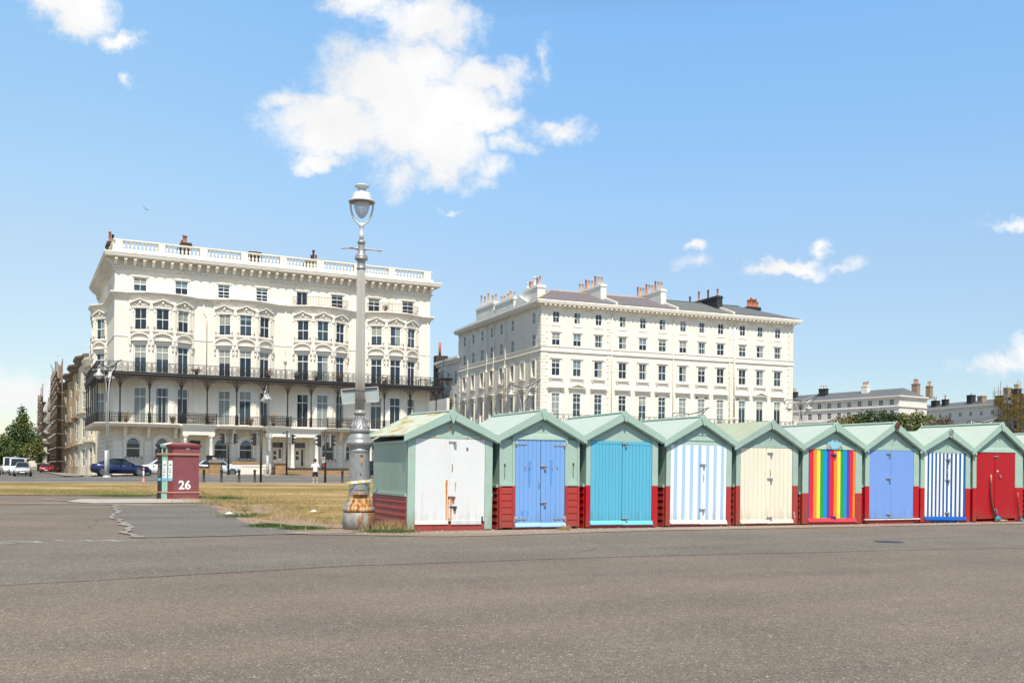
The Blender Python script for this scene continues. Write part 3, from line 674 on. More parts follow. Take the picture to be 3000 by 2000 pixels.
NAVY = pbr('royal_blue_paint', S(16, 92, 160), .45, .06, 3, stretch=(1, 1, .3), grime=.7)
ROYAL = pbr('bright_royal_sill', S(14, 88, 176), .45, .06, 3)
RB = {k: pbr('rainbow_'+k, S(*c), .45, .06, 3, stretch=(3, 3, .3), grime=.6) for k, c in dict(r=(235, 30, 34), o=(248, 148, 56), y=(252, 226, 72), g=(16, 164, 78), b=(2, 148, 222), v=(96, 66, 156)).items()}
CORAL = pbr('coral_sill', S(232, 62, 66), .45, .05, 3)
RED9 = pbr('crimson_door', S(176, 10, 24), .4, .06, 2, bump=.2, bscale=30, stretch=(1, 1, .1), stain=(S(196, 40, 52), 4, .62, .12, (1.5, 1, .2)), grime=.7)
RUSTS = pbr('rust_stain', S(214, 140, 62), .85, .25, 9, stretch=(3, 3, .4), stain=(S(180, 80, 30), 12, .55, .1, (2, 2, .3)))
RUSTL = pbr('rust_stain_pale', S(232, 205, 170), .8, .12, 9, stretch=(3, 3, .4))
ROOF1 = pbr('lichened_green_roof', S(218, 226, 205, .66), .8, .08, 1.6, bump=.2, bscale=12, stain=((.42, .27, .08), 1.7, .50, .09, (2.2, .7, 1)))
ROOF5 = pbr('yellowed_green_roof', S(196, 208, 180, .62), .8, .1, 1.5, bump=.2, bscale=12, stain=((.22, .21, .12), 1.6, .57, .15, (1.8, .5, 1)))
ROOFG = pbr('mossy_green_roof', S(206, 222, 208, .66), .7, .05, 1.5, stain=((.27, .33, .22), 1.3, .58, .2, (1.8, .5, 1)))
ROOFC = pbr('clean_green_roof', S(208, 224, 214, .66), .6, .035, 1.2, bump=.1, bscale=20)
def stain(parent, x0, x1, z0, z1, mat, y=-.0235, n=9, seed=1, name='rust_streak'):
    """run of rust: ragged-edged thin film down the face"""
    r_ = random.Random(seed); b = MB(); L1 = []; R1 = []
    for k in range(n+1):
        z = z1+(z0-z1)*k/n; w_ = (1-.55*k/n); c = (x0+x1)/2
        L1.append((c-(x1-x0)/2*w_*r_.uniform(.6, 1.1), z)); R1.append((c+(x1-x0)/2*w_*r_.uniform(.6, 1.1), z))
    P = [(x, y, z) for x, z in L1]+[(x, y, z) for x, z in R1]; m_ = n+1
    b.add(P, [[k, k+1, m_+k+1, m_+k] for k in range(n)], mat); return b.build(name, parent)
# ---- hut 1: white doors, rusty streaks
def d1(t, x0, sp, x1, zb, zt):
    a = leaf(t, x0, sp-.012, zb+.03, zt, [WHITE_D]); c = leaf(t, sp+.0, x1, zb+.03, zt, [WHITE_D])
    b = MB(); b.box(sp-.012, sp+.075, -.032, -.0205, zb+.1, zt-.01, WHITE_D); b.build('cover_strip', t)
    b = MB(); b.box(x0, sp-.03, -.045, -.0205, zb-.04, zb+.035, pbr('worn_white_batten', S(236, 232, 220), .7, .05, 6, stain=(S(150, 105, 60), 9, .62, .05, (1, 1, 1)))); b.build('bottom_batten', t, .003)
    b = MB(); b.box(sp+.04, x1-.08, -.048, -.0205, zb-.045, zb+.045, WHITE_D); b.build('bottom_batten', t, .003)
    hardware(c, [(('bolt', GALV), sp+.06, zt-.07), (('padlock', GALV), sp+.12, zt-.10), (('handle', RUSTM), sp+.05, 1.45), (('lock', RUSTM), sp+.05, .78), (('lock', BLACKM), sp+.09, .555)])
    stain(a, sp-.10, sp-.045, zb+.05, 1.17, RUSTS, seed=1, y=-.0225); stain(a, sp-.045, sp-.015, zb+.05, .75, RUSTS, seed=2, y=-.0225)
    stain(c, sp+.005, sp+.07, zb+.05, .75, RUSTS, y=-.034, seed=3); stain(c, sp+.12, sp+.17, zb+.08, .52, RUSTL, seed=4, y=-.0225)
    stain(c, sp+.13, sp+.16, .9, 1.12, RUSTS, seed=5, y=-.0225); stain(a, sp-.16, sp-.13, 1.85, 2.0, RUSTL, seed=6, y=-.0225)
    b = MB(); b.ball((sp+.42, -.022, 1.88), .045, RUSTM, 8, (.6, .1, 1.1)); b.build('paint_chip', c); b = MB(); b.box(x1-.07, x1-.03, -.022, -.0205, zb, zb+.14, BLACKM); b.build('rot_patch', c)
h1 = hut(1, .01, 2.05, 2.03, 2.74, (.17, 1.865), 2.11, .20, .82, 'beach hut with plain white double doors streaked with rust, roof mottled orange with lichen', d1, split=1.0, gable='batten', ridge=True, roofm=ROOF1, back_lift=.07, postsplit=False, finial='diamond', green=GREEN)
for k, (x, z) in enumerate(((.62, 2.14), (1.42, 2.13), (1.02, 2.28), (1.75, 2.12))):
    stain(h1, x-.025, x+.025, z-.03, z+.03 if k != 2 else z+.13, RUSTS, y=-.0245, seed=20+k)
for k, (x, z) in enumerate(((.06, .25), (.11, .25), (1.93, .32), (1.98, .32), (.06, 1.0), (1.92, 1.05), (.06, 1.7), (1.93, 1.65), (.12, 1.7), (1.97, 1.65))):
    stain(h1, x-.008, x+.008, z-.06, z+.04, RUSTS, y=-.0315, seed=40+k, name='nail_stain')
# ---- hut 2: cornflower doors with strap hinges
def d2(t, x0, sp, x1, zb, zt):
    a = leaf(t, x0, sp-.004, zb+.03, zt, [BLUE2]*6); c = leaf(t, sp+.004, x1, zb+.03, zt, [BLUE2]*5)
    hardware(a, [('hinge', x0+.05, zt-.10), ('hinge', x0+.05, zb+.14), ('hook', x0+.24, 1.48), ('hook', x0+.36, 1.48), ('handle', sp-.05, 1.08)])
    hardware(c, [('hingeR', x1-.05, zt-.12), ('hingeR', x1-.05, zb+.13), ('hook', x1-.34, 1.48), ('hook', x1-.20, 1.48), ('lock', sp+.07, 1.5), ('lock', sp+.07, .64)])
    for p, q0, q1, z0, z1, sd_ in ((a, x0+.31, x0+.41, 1.0, 1.62, 1), (c, x1-.42, x1-.31, 1.05, 1.64, 2), (a, x0+.13, x0+.22, zb+.20, zb+.32, 3), (a, x0+.28, x0+.36, zb+.2, zb+.32, 4)):
        stain(p, q0, q1, z0, z1, BLUE2D, y=-.0225, seed=sd_, name='fresh_paint_patch')
h2 = hut(2, 2.25, 2.09, 2.04, 2.82, (.40, 1.70), 2.12, .12, 1.03, 'beach hut with cornflower blue doors on long strap hinges between wide red and green panels', d2, split=1.06, gable='crosshead', sill=BLUE2S, wide_panels=True, finial='small', apx=1.09, roofm=ROOFC)
for x, z in ((.14, 1.42), (1.93, 1.45)):
    inst('hook', hw('hook', BLACKM), h2, T3(x, -.005, z+.1)); b = MB(); b.tube([(x, -.03, z+.1), (x-.01, -.012, z-.06), (x, -.01, z-.22)], .006, 5, IRONB); b.build('rope_end', h2)
inst('number_marking', text_mesh('17', .13, pbr('scratched_grey', S(120, 150, 138), .7), .0015), h2, T3(1.06, -.0055, 2.37) @ UP)
# ---- hut 3: turquoise
def d3(t, x0, sp, x1, zb, zt):
    a = leaf(t, x0, sp-.004, zb+.03, zt, [TURQ]*9, [1.5]+[1]*8); c = leaf(t, sp+.004, x1, zb+.03, zt, [TURQ]*9, [.8]+[1]*7+[.6])
    b = MB(); b.box(x0, sp-.01, -.026, -.0205, zt-.06, zt, TURQ); b.box(sp+.01, x1, -.026, -.0205, zt-.08, zt, TURQ); b.build('top_rail', t)
    hardware(c, [('lock', sp+.06, zt-.05), ('lock', sp+.08, zb+.10)])
hut(3, 4.51, 2.02, 2.10, 2.85, (.12, 1.85), 2.14, .15, 1.05, 'beach hut with turquoise boarded doors in a bright red surround', d3, split=1.0, red=REDB, sill=TURQS, finial='small', apx=1.02, roofm=ROOFC)
# ---- hut 4: pale blue and white stripes
def d4(t, x0, sp, x1, zb, zt):
    W_, B_ = WHT, PALEB
    a = leaf(t, x0, sp-.004, zb+.03, zt, [W_, B_, W_, B_, W_, B_, W_, B_], [.9, 1, 1.35, 1, 1.35, 1, 1.35, .55], gap=0)
    c = leaf(t, sp+.004, x1, zb+.03, zt, [B_, W_, B_, W_, B_, W_, B_, W_], [.45, 1.4, 1, 1.35, 1, 1.35, 1, .75], gap=0)
    hardware(c, [('lock', sp+.08, 1.60), ('handle', sp+.10, 1.27), ('lock', sp+.08, .46)])
hut(4, 6.76, 1.97, 2.03, 2.82, (.13, 1.82), 2.09, .145, 1.04, 'beach hut with pale blue and white striped doors', d4, split=1.0, gable='boards', sill=WHT, finial='small', apx=1.02, roofm=ROOFC)
# ---- hut 5: cream, peeling
def d5(t, x0, sp, x1, zb, zt):
    a = leaf(t, x0, sp-.004, zb+.03, zt, [CREAM]*6); c = leaf(t, sp+.004, x1, zb+.03, zt, [CREAM]*6)
    b = MB(); b.box(sp-.03, sp+.025, -.034, -.0205, zb+.05, zt-.1, CREAM); b.build('cover_strip', t, .002)
    hardware(c, [('lock', sp+.12, zt-.13), ('handle', sp+.12, 1.40), ('lock', sp+.12, 1.24), ('lock', sp+.11, .22)])
hut(5, 8.89, 1.99, 1.98, 2.76, (.13, 1.81), 2.05, .125, 1.05, 'beach hut with cream boarded doors, flaking posts and a yellowed roof', d5, split=.95, green=GREENW, red=REDW, gable='batten', sill=CREAM, finial='small', apx=1.07, roofm=ROOF5, ridge=False)
# ---- hut 6: rainbow
def d6(t, x0, sp, x1, zb, zt):
    a = leaf(t, x0, sp-.004, zb+.02, zt, [RB[k] for k in 'vroygbvr'], [.45, 1.15, 1.1, 1.1, 1.1, 1.1, 1.1, .6], gap=0)
    c = leaf(t, sp+.004, x1, zb+.02, zt, [RB[k] for k in 'roygbvro'], [.55, 1.1, 1.1, 1.1, 1.05, 1.1, 1.05, .7], gap=0)
    PL = pbr('purple_bolt', S(70, 40, 140), .4); hardware(c, [(('lock', PL), sp+.04, zt-.13), (('lock', PL), sp+.04, .215)])
h6 = hut(6, 11.03, 2.04, 1.99, 2.76, (.20, 1.81), 2.045, .14, .86, 'beach hut with rainbow striped doors and a sky blue plaque on its gable', d6, split=1.01, gable='crosshead', sill=CORAL, finial='small', apx=1.06, roofm=ROOFC)
PLQ = pbr('sky_blue_plaque', S(120, 205, 232), .4, .12, 20)
b = MB(); b.box(.82, 1.30, -.05, -.036, 2.055, 2.25, PLQ); pq = b.build('plaque', h6)
b = MB()
for k, m_ in enumerate((RB['r'], RB['y'], RB['b'])):
    for cx in (.87, 1.25): b.tube([(cx+(.075-.018*k)*math.cos(a_), -.052, 2.06+(.10-.018*k)*math.sin(a_)) for a_ in [math.pi*q/8 for q in range(9)]], .008, 4, m_)
b.build('painted_rainbow', pq); b_ = MB(); rw = random.Random(6)
for k_, z_ in enumerate((2.20, 2.145, 2.095)):      # faded, unreadable hand lettering
    x_ = .95
    while x_ < 1.17: b_.tube([(x_, -.0525, z_), (x_+.006, -.0525, z_+.022+.01*rw.random()), (x_+.014, -.0525, z_+.004)], .0035, 4, WHT); x_ += rw.uniform(.02, .034)
b_.build('faded_lettering', pq)
# ---- hut 7: periwinkle, with white step edge
def d7(t, x0, sp, x1, zb, zt):
    a = leaf(t, x0, sp-.003, zb+.0, zt, [PERI]); c = leaf(t, sp+.003, x1, zb+.0, zt, [PERI])
    b = MB(); b.box(x0, x1, -.035, -.0205, zb-.0, zb+.05, PERI); b.build('bottom_batten', t, .003)
    hardware(a, [('lock', sp-.09, zt-.08), ('lock', sp-.09, 1.27), ('lock', sp-.09, .27)])
h7 = hut(7, 13.19, 1.96, 1.99, 2.83, (.15, 1.76), 2.05, .16, 1.05, 'beach hut with periwinkle blue doors and a brown rosette at its apex', d7, split=.93, gable='batten', finial='small', apx=1.0, red=REDB, roofm=ROOFG)
b = MB(); b.box(-.02, 1.98, -.07, .0, .115, .145, WHT); b.build('step_edge', h7, .004)
b = MB(); b.prism([(1.0+.075*math.cos(q*math.pi/4)*(.9 if q % 2 else 1.1), 2.74+.11*math.sin(q*math.pi/4)) for q in range(8)], -.20, -.166, 'y', pbr('brown_wood', (.12, .05, .035), .6)); b.ring((1.0, -.205, 2.745), .04, .01, pbr('brown_wood', (.12, .05, .035), .6)); b.build('rosette', h7)
# ---- hut 8: navy and white stripes
def d8(t, x0, sp, x1, zb, zt):
    a = leaf(t, x0, sp-.004, zb+.04, zt, [WHT, NAVY]*5+[WHT], [1.3, 1]+[1.05, 1]*4+[.9], gap=0)
    c = leaf(t, sp+.004, x1, zb+.04, zt, [NAVY, WHT]*4+[NAVY], [.9]+[1.05, 1]*4, gap=0)
    hardware(c, [('lock', sp+.05, zt-.17), ('handle', sp-.01, 1.48), ('lock', sp+.04, 1.25), ('lock', sp+.04, .30)])
h8 = hut(8, 15.21, 1.91, 1.98, 2.70, (.16, 1.73), 2.02, .15, 1.01, 'beach hut with navy and white striped doors over a royal blue sill', d8, split=.98, gable='batten', sill=ROYAL, finial='small', apx=1.0, red=REDB, roofm=ROOFG, base=False, ridge=False)
b = MB(); b.box(.42, 1.40, .0, .03, .04, .12, ROYAL); b.build('base_board', h8); b = MB(); b.box(.17, .42, -.02, .03, .01, .11, REDB); b.box(1.42, 1.72, -.02, .03, .01, .11, REDB); b.build('base_board', h8)
b = MB(); b.box(.955, 1.065, -.185, -.166, 2.56, 2.70, GALV); pq = b.build('number_plate', h8); inst('lettering', text_mesh('18', .09, BLACKM, .001), pq, T3(1.01, -.187, 2.60) @ UP)
# ---- hut 9: crimson
def d9(t, x0, sp, x1, zb, zt):
    a = leaf(t, x0, sp-.004, zb+.06, zt, [RED9]); c = leaf(t, sp+.004, x1, zb+.06, zt, [RED9])
    b = MB(); b.box(sp-.015, sp+.05, -.036, -.0205, zb+.1, zt, RED9); b.build('cover_strip', t, .002)
    b = MB(); b.box(x0, sp-.1, -.04, -.0205, zb+.04, zb+.14, RED9); b.box(sp+.04, x1, -.04, -.0205, zb+.04, zb+.14, RED9); b.build('bottom_batten', t, .003)
    b = MB(); b.lathe([(.03, -.012), (.035, 0)], 12, WHT); b.M = Matrix.Identity(4); inst('round_escutcheon', b.mesh('round_escutcheon'), c, T3(sp+.10, -.02, 1.50) @ Matrix.Rotation(R(-90), 4, 'X'))
    hardware(c, [('padlock', sp+.18, 1.40), ('bolt', sp+.02, zt-.12)])
hut(9, 17.24, 2.04, 1.98, 2.92, (.14, 1.72), 2.06, .06, 1.01, 'beach hut with plain crimson red doors', d9, split=.90, gable='crosshead', finial='small', apx=1.06, red=REDB, roofm=ROOFG, base=True)
# ---- hut 10, cut by the right edge
def d10(t, x0, sp, x1, zb, zt): leaf(t, x0, sp-.004, zb+.03, zt, [WHT]*6); leaf(t, sp+.004, x1, zb+.03, zt, [WHT]*6)
hut(10, 19.48, 2.0, 1.99, 2.70, (.14, 1.8), 2.05, .12, 1.0, 'beach hut at the right edge showing only its green side and roof slope', d10, split=1.0, finial='small', roofm=ROOFG)
# oars/mallets propped at the crimson door
WOOD = pbr('driftwood', (.38, .22, .13), .8, .2, 6, stretch=(1, 1, .2)); DWOOD = pbr('dark_wood', (.12, .03, .02), .5, .2, 6); ROPE = pbr('blue_rope', (.03, .20, .30), .8, .5, 30)
def mallet(a0, label):
    x, y = hut_xy(a0, -.10); t = thing('long_stick', label, 'stick', (x, y, 0), R(HA), 'long sticks bound with blue rope')
    b = MB(); b.tube([(-.16, .055, 1.36), (-.17, .05, .9), (-.13, .03, .5), (-.02, -.02, .12)], [.022, .026, .03, .03], 7, DWOOD); b.build('shaft', t)
    b = MB(); b.tube([(-.16, .055, 1.41), (-.165, .053, 1.1)], [.026, .028], 7, WOOD); b.build('grip', t)
    b = MB(); b.tube([(-.06, -.02, .07), (.2, -.03, .05), (.42, -.03, .05)], [.05, .04, .03], 7, WOOD); b.build('head', t)
    b = MB(); b.ball((.03, -.03, .11), .10, ROPE, 9, (1.15, .8, .85)); b.tube([(0, -.03, .16), (-.06, -.01, .3), (-.1, .0, .42)], .014, 5, ROPE); b.tube([(.06, -.03, .16), (.03, -.0, .3), (.03, .02, .4)], .014, 5, ROPE); b.build('rope_binding', t)
    return t
m1 = mallet(17.24+.86, 'dark wooden stick bound with blue rope leaning on the crimson left door')
m2 = copy_tree(m1, 'second rope bound stick leaning beside the right post of the crimson door hut', (*hut_xy(17.24+1.88, -.09), 0)); m2.scale = (.5, .6, .62)
# ================================================================ BIG LAMP POST
def lamp_mat():
    m = pbr('silver_paint', (.31, .31, .305), .36, .12, 3, bump=.4, bscale=9, metal=.35, stain=((.20, .20, .20), 4, .60, .1, (1, 1, .4))); m = m.copy(); m.name = 'rusted_silver_paint'
    t = m.node_tree; n = t.nodes.new; l = t.links.new; b = t.nodes['Principled BSDF']
    base = b.inputs['Base Color'].links[0].from_socket; tcn = n('ShaderNodeTexCoord'); sp = n('ShaderNodeSeparateXYZ'); l(tcn.outputs['Object'], sp.inputs[0])
    nz = n('ShaderNodeTexNoise'); nz.inputs['Scale'].default_value = 5; nz.inputs['Detail'].default_value = 8; nz.inputs['Roughness'].default_value = .7
    mp = n('ShaderNodeMapping'); mp.inputs['Scale'].default_value = (2.2, 2.2, .35); l(tcn.outputs['Object'], mp.inputs[0]); l(mp.outputs[0], nz.inputs[0])
    def M_(op, a, b_, c=False):
        q = n('ShaderNodeMath'); q.operation = op; q.use_clamp = c
        for i, v in enumerate((a, b_)):
            if isinstance(v, (int, float)): q.inputs[i].default_value = v
            else: l(v, q.inputs[i])
        return q.outputs[0]
    def mr(v, a, b_, c=0, d=1):
        q = n('ShaderNodeMapRange'); l(v, q.inputs[0]); q.inputs[1].default_value = a; q.inputs[2].default_value = b_; q.inputs[3].default_value = c; q.inputs[4].default_value = d; return q.outputs[0]
    # rust belongs to the zone under the broken door foot: strongest at 0.55-0.95 m, patchy below, specks above
    zone = M_('MULTIPLY', mr(sp.outputs['Z'], .98, .72), mr(sp.outputs['Z'], -.2, .45, .25, 1))
    sidex = mr(M_('ABSOLUTE', M_('ADD', sp.outputs['X'], -.03), 0), .12, .36, 1, .25)
    r = M_('ADD', M_('MULTIPLY', M_('MULTIPLY', zone, sidex), .42), M_('ADD', nz.outputs['Fac'], -.12)); f = mr(r, .52, .66)
    spk = mr(nz.outputs['Fac'], .66, .70); low = mr(sp.outputs['Z'], 2.0, 1.0); f2 = M_('MAXIMUM', f, M_('MULTIPLY', spk, low))
    rc = n('ShaderNodeValToRGB'); nz2 = n('ShaderNodeTexNoise'); nz2.inputs['Scale'].default_value = 7; nz2.inputs['Detail'].default_value = 6; l(mp.outputs[0], nz2.inputs[0]); l(nz2.outputs['Fac'], rc.inputs[0])
    e = rc.color_ramp.elements; e[0].position = .35; e[0].color = (.13, .045, .02, 1); e[1].position = .62; e[1].color = (.50, .37, .20, 1); e.new(.48); e[1].color = (.40, .18, .05, 1)
    mx_ = n('ShaderNodeMixRGB'); l(f2, mx_.inputs[0]); l(base, mx_.inputs[1]); l(rc.outputs[0], mx_.inputs[2]); l(mx_.outputs[0], b.inputs['Base Color'])
    l(mr(f2, 0, 1, .35, 0), b.inputs['Metallic']); l(mr(f2, 0, 1, .4, .85), b.inputs['Roughness'])
    return m
SILV = lamp_mat(); SHAFT = pbr('warm_silver_paint', (.45, .425, .385), .45, .10, 1.5, bump=.15, bscale=9, metal=.12, stretch=(3, 3, .25), stain=((.55, .50, .42), 2, .55, .15, (3, 3, .2)))
HEADW = pbr('lantern_white_paint', (.60, .62, .60), .4, .05, 4); HEADD = pbr('lantern_underside', (.24, .22, .19), .6, .1, 8)
GLOBE = bpy.data.materials.new('frosted_globe'); GLOBE.use_nodes = True; _b = GLOBE.node_tree.nodes['Principled BSDF']; _b.inputs['Base Color'].default_value = (.80, .80, .82, 1); _b.inputs['Roughness'].default_value = .18; _b.inputs['Transmission Weight'].default_value = .45; _b.inputs['IOR'].default_value = 1.2
PLN = pbr('flaking_plinth_paint', (.30, .285, .26), .6, .35, 3, bump=.8, bscale=9, metal=.2, stretch=(1, 1, .5), stain=((.25, .13, .06), 3.6, .50, .07, (1.2, 1.2, .4)))
LX, LY = -3.52, 22.95
lp = thing('lamp_post', 'tall silver cast iron lamp post with rust stained base beside the first beach hut', 'lamp post', (LX, LY, 0), R(8))
b = MB(); n_ = 36
b.lathe([(.37, -.03), (.375, .30), (.365, .53), (.355, .545)], n_, PLN); b.build('plinth', lp)
b = MB(); b.lathe([(.30, .545), (.345, .56), (.372, .60), (.378, .65), (.36, .70), (.325, .725), (.33, .75), (.315, .79), (.30, .82), (.275, .86), (.285, .89), (.262, .93), (.245, .98), (.242, 1.0), (.236, 1.9), (.235, 2.03), (.245, 2.10)], n_, SILV); b.build('base', lp)
b = MB(); b.lathe([(.245, 2.10), (.27, 2.14), (.30, 2.17), (.312, 2.21), (.306, 2.26), (.272, 2.29), (.276, 2.33), (.258, 2.37), (.262, 2.40), (.235, 2.44), (.215, 2.475), (.205, 2.53), (.212, 2.56), (.232, 2.59), (.238, 2.63), (.228, 2.67), (.198, 2.70), (.17, 2.78), (.142, 2.88), (.122, 3.0), (.114, 3.09), (.120, 3.11), (.142, 3.13), (.147, 3.17), (.138, 3.21), (.118, 3.22), (.116, 3.25)], n_, SILV); b.build('moulded_collar', lp)
b = MB()
for k in range(12):   # raised leaf ornament on the bell
    a = 2*math.pi*k/12; pth = [(.222, 2.68), (.188, 2.75), (.155, 2.86), (.131, 3.0), (.138, 3.08)]
    b.tube([((r_+.004)*math.cos(a+.09*math.sin(i*2)), (r_+.004)*math.sin(a+.09*math.sin(i*2)), z) for i, (r_, z) in enumerate(pth)], [.02, .016, .013, .010, .014], 5, SILV)
b.build('leaf_ornament', lp)
b = MB(); b.lathe([(.115, 3.25), (.112, 4.0), (.104, 5.0), (.097, 5.86), (.095, 5.9)], 96, SHAFT, flute=16, fl=.17); b.build('fluted_shaft', lp)
b = MB(); b.lathe([(.095, 5.9), (.104, 5.92), (.112, 5.95), (.112, 5.99), (.098, 6.02), (.098, 6.06), (.085, 6.13), (.09, 6.2), (.12, 6.29), (.15, 6.36), (.155, 6.39), (.148, 6.41), (.14, 6.43), (.146, 6.46), (.14, 6.5), (.11, 6.55), (.085, 6.62), (.075, 6.72), (.073, 6.85), (.07, 6.92), (.088, 6.95), (.098, 7.0), (.088, 7.05), (.06, 7.07), (.056, 7.1)], n_, SILV); b.build('capital', lp)
b = MB()
b.tube([(-.40, .12, 6.79), (-.2, .06, 6.77), (0, 0, 6.75), (.2, -.10, 6.70), (.40, -.2, 6.645)], [.022, .024, .03, .024, .02], 8, SHAFT); b.ball((-.42, .125, 6.79), .04, SHAFT, 8, (1.3, 1, .9)); b.ball((.42, -.21, 6.64), .04, SHAFT, 8, (1.2, 1, .9)); b.ball((-.1, .03, 6.76), .055, SHAFT, 8); b.ball((.1, -.04, 6.73), .05, SHAFT, 8); b.build('ladder_bar', lp)
stain(lp, -.32, -.12, 6.755, 6.80, RUSTM, y=.03, seed=31, name='rust_patch')
b = MB(); b.lathe([(.050, 7.1), (.050, 7.27), (.045, 7.28), (.045, 7.44), (.052, 7.45), (.052, 7.60)], 20, HEADW); b.build('neck', lp)
b = MB()
for sg in (-1, 1):
    pth = [(.02, 7.46), (.06, 7.55), (.14, 7.70), (.205, 7.85), (.245, 8.02), (.262, 8.18)]
    for (x0_, z0_), (x1_, z1_) in zip(pth, pth[1:]): pass
    b.tube([(sg*x_, 0, z_) for x_, z_ in pth], [.030, .030, .028, .026, .024, .022], 6, HEADW)
b.build('yoke', lp)
b = MB(); b.lathe([(.0, 7.80), (.04, 7.82), (.09, 7.87), (.135, 7.95), (.165, 8.05), (.182, 8.15), (.19, 8.25)], 24, GLOBE); gl = b.build('globe', lp)
b = MB(); b.lathe([(.19, 8.22), (.30, 8.225), (.312, 8.235), (.30, 8.26), (.25, 8.285), (.212, 8.30), (.212, 8.42), (.195, 8.45), (.13, 8.475), (.10, 8.50), (.092, 8.52), (.092, 8.66)], 32, HEADW); b.build('hood', lp)
b = MB(); b.lathe([(.05, 8.20), (.27, 8.218), (.285, 8.222)], 32, HEADD); b.build('hood_underside', lp)
b = MB(); b.lathe([(.092, 8.66), (.14, 8.675), (.17, 8.69), (.17, 8.705), (.13, 8.72), (.04, 8.73)], 24, HEADW); b.build('cap', lp)
# service door on the base, with number and split bolt
b = MB(); dw = .15
def cyl(x, r_=.236): return -math.sqrt(max(0, r_*r_-x*x))
def shell(b, x0, x1, z0, z1, off, mat, seg=8):
    P = []; F_ = []
    for i in range(seg+1):
        x = x0+(x1-x0)*i/seg; y = cyl(x)-off
        P += [(x, y, z0), (x, y, z1), (x, y+off+.01, z0), (x, y+off+.01, z1)]
    for i in range(seg):
        k = 4*i; F_ += [[k, k+4, k+5, k+1], [k+1, k+5, k+7, k+3], [k+2, k+6, k+4, k]]
    F_ += [[0, 1, 3, 2], [4*seg, 4*seg+2, 4*seg+3, 4*seg+1]]
    b.add(P, F_, mat)
shell(b, -.13, .19, 1.10, 2.02, .05, SILV); shell(b, -.09, .15, 1.15, 1.97, .064, SILV); shell(b, -.14, .20, 1.04, 1.10, .08, SILV); shell(b, -.14, .20, 2.02, 2.05, .07, SILV)
dr_ = b.build('service_door', lp)
b = MB(); b.ball((.055, cyl(.055)-.068, 1.93), .035, RUSTM, 8, (1, .5, 1)); b.build('lock_stud', dr_)
inst('number_marking', text_mesh('3', .085, pbr('enamel_black', (.03, .025, .02), .6), .001), dr_, T3(.05, cyl(.05)-.069, 1.70) @ UP)
stain(dr_, .02, .09, 1.80, 1.92, RUSTS, y=cyl(.055)-.0675, seed=33); b = MB(); b.ball((.03, cyl(.03)-.066, 1.50), .02, BLACKM, 7, (.8, .1, 1.6)); b.build('scorch_mark', dr_)
ZT_ = [(-.03, -.03), (.53, .39), (.65, .47), (1.0, .775), (2.10, 1.87), (2.21, 1.99), (2.44, 2.16), (2.63, 2.27), (2.70, 2.37), (3.09, 2.62), (3.17, 2.69), (3.25, 2.75), (5.9, 5.99), (6.02, 6.03), (6.13, 6.15), (6.39, 6.23), (6.5, 6.3), (6.75, 6.47), (7.05, 6.64), (7.1, 6.675), (7.46, 6.98), (7.80, 7.16), (8.235, 7.54), (8.47, 7.76), (8.66, 7.86), (8.73, 7.95), (9, 8.2)]
def zmap(z):
    for (a, b_), (c, d) in zip(ZT_, ZT_[1:]):
        if z <= c: return b_+(z-a)/(c-a)*(d-b_)
    return z
for o in [x for x in COL.objects if x.parent and (x.parent == lp or x.parent == dr_)]:
    if o.location.z > .01: o.location.z = zmap(o.location.z); continue
    for v in o.data.vertices: v.co.z = zmap(v.co.z)
# barrier tape round the post
TAPE = bpy.data.materials.new('striped_tape'); TAPE.use_nodes = True; t_ = TAPE.node_tree; w_ = t_.nodes.new('ShaderNodeTexWave'); w_.bands_direction = 'DIAGONAL'; w_.inputs['Scale'].default_value = 2.6; tc_ = t_.nodes.new('ShaderNodeTexCoord'); t_.links.new(tc_.outputs['Object'], w_.inputs[0])
cr_ = t_.nodes.new('ShaderNodeValToRGB'); cr_.color_ramp.interpolation = 'CONSTANT'; cr_.color_ramp.elements[0].color = (.72, .72, .70, 1); cr_.color_ramp.elements[1].position = .5; cr_.color_ramp.elements[1].color = (.72, .58, .16, 1); t_.links.new(w_.outputs[0], cr_.inputs[0]); t_.links.new(cr_.outputs[0], t_.nodes['Principled BSDF'].inputs['Base Color'])
b = MB(); P = []; F_ = []
for i in range(33):
    a = 2*math.pi*i/32; x, y = math.cos(a), math.sin(a); rr_ = .262+(.056 if y < .1 else 0); z = 1.10+.035*x
    P += [(x*rr_, y*rr_, z-.032), (x*rr_, y*rr_, z+.032)]
for i in range(32): F_.append([2*i, 2*i+2, 2*i+3, 2*i+1])
b.add(P, F_, TAPE, True); o = b.build('barrier_tape', M=Matrix.Translation((LX, LY, 0))); tag(o, 'strip of white and yellow barrier tape tied round the lamp post base', 'tape')
# sign on the back of the post
sg_ = thing('sign_board', 'pale grey sign panel seen from behind, strapped at a slant to the lamp post', 'sign', (LX-.02, LY+.17, 3.10), R(4))
SGN = pbr('sign_back_grey', (.33, .385, .385), .5, .05, 3); SGND = pbr('sign_slot_dark', (.12, .135, .14), .5, .1, 3)
tilt = Matrix.Rotation(R(-5.5), 4, 'Y')
b = MB(); b.M = tilt; b.box(-.41, .41, 0, .02, -.16, .16, SGN); b.build('panel', sg_)
b = MB(); b.M = tilt; b.box(-.43, .43, -.03, .03, .16, .18, LAMPW); b.box(-.43, .43, -.03, .03, -.18, -.16, LAMPW); b.box(-.43, -.41, -.03, .03, -.18, .18, LAMPW); b.box(.41, .43, -.03, .03, -.18, .18, LAMPW); b.build('frame', sg_)
b = MB(); b.M = tilt; b.box(-.39, .39, -.006, 0, .09, .145, SGND); b.build('channel', sg_)
b = MB()
for dz in (.1, -.12): b.lathe([(.125, dz-.008), (.128, dz), (.125, dz+.008)], 24, RUSTM, (.02, -.17))
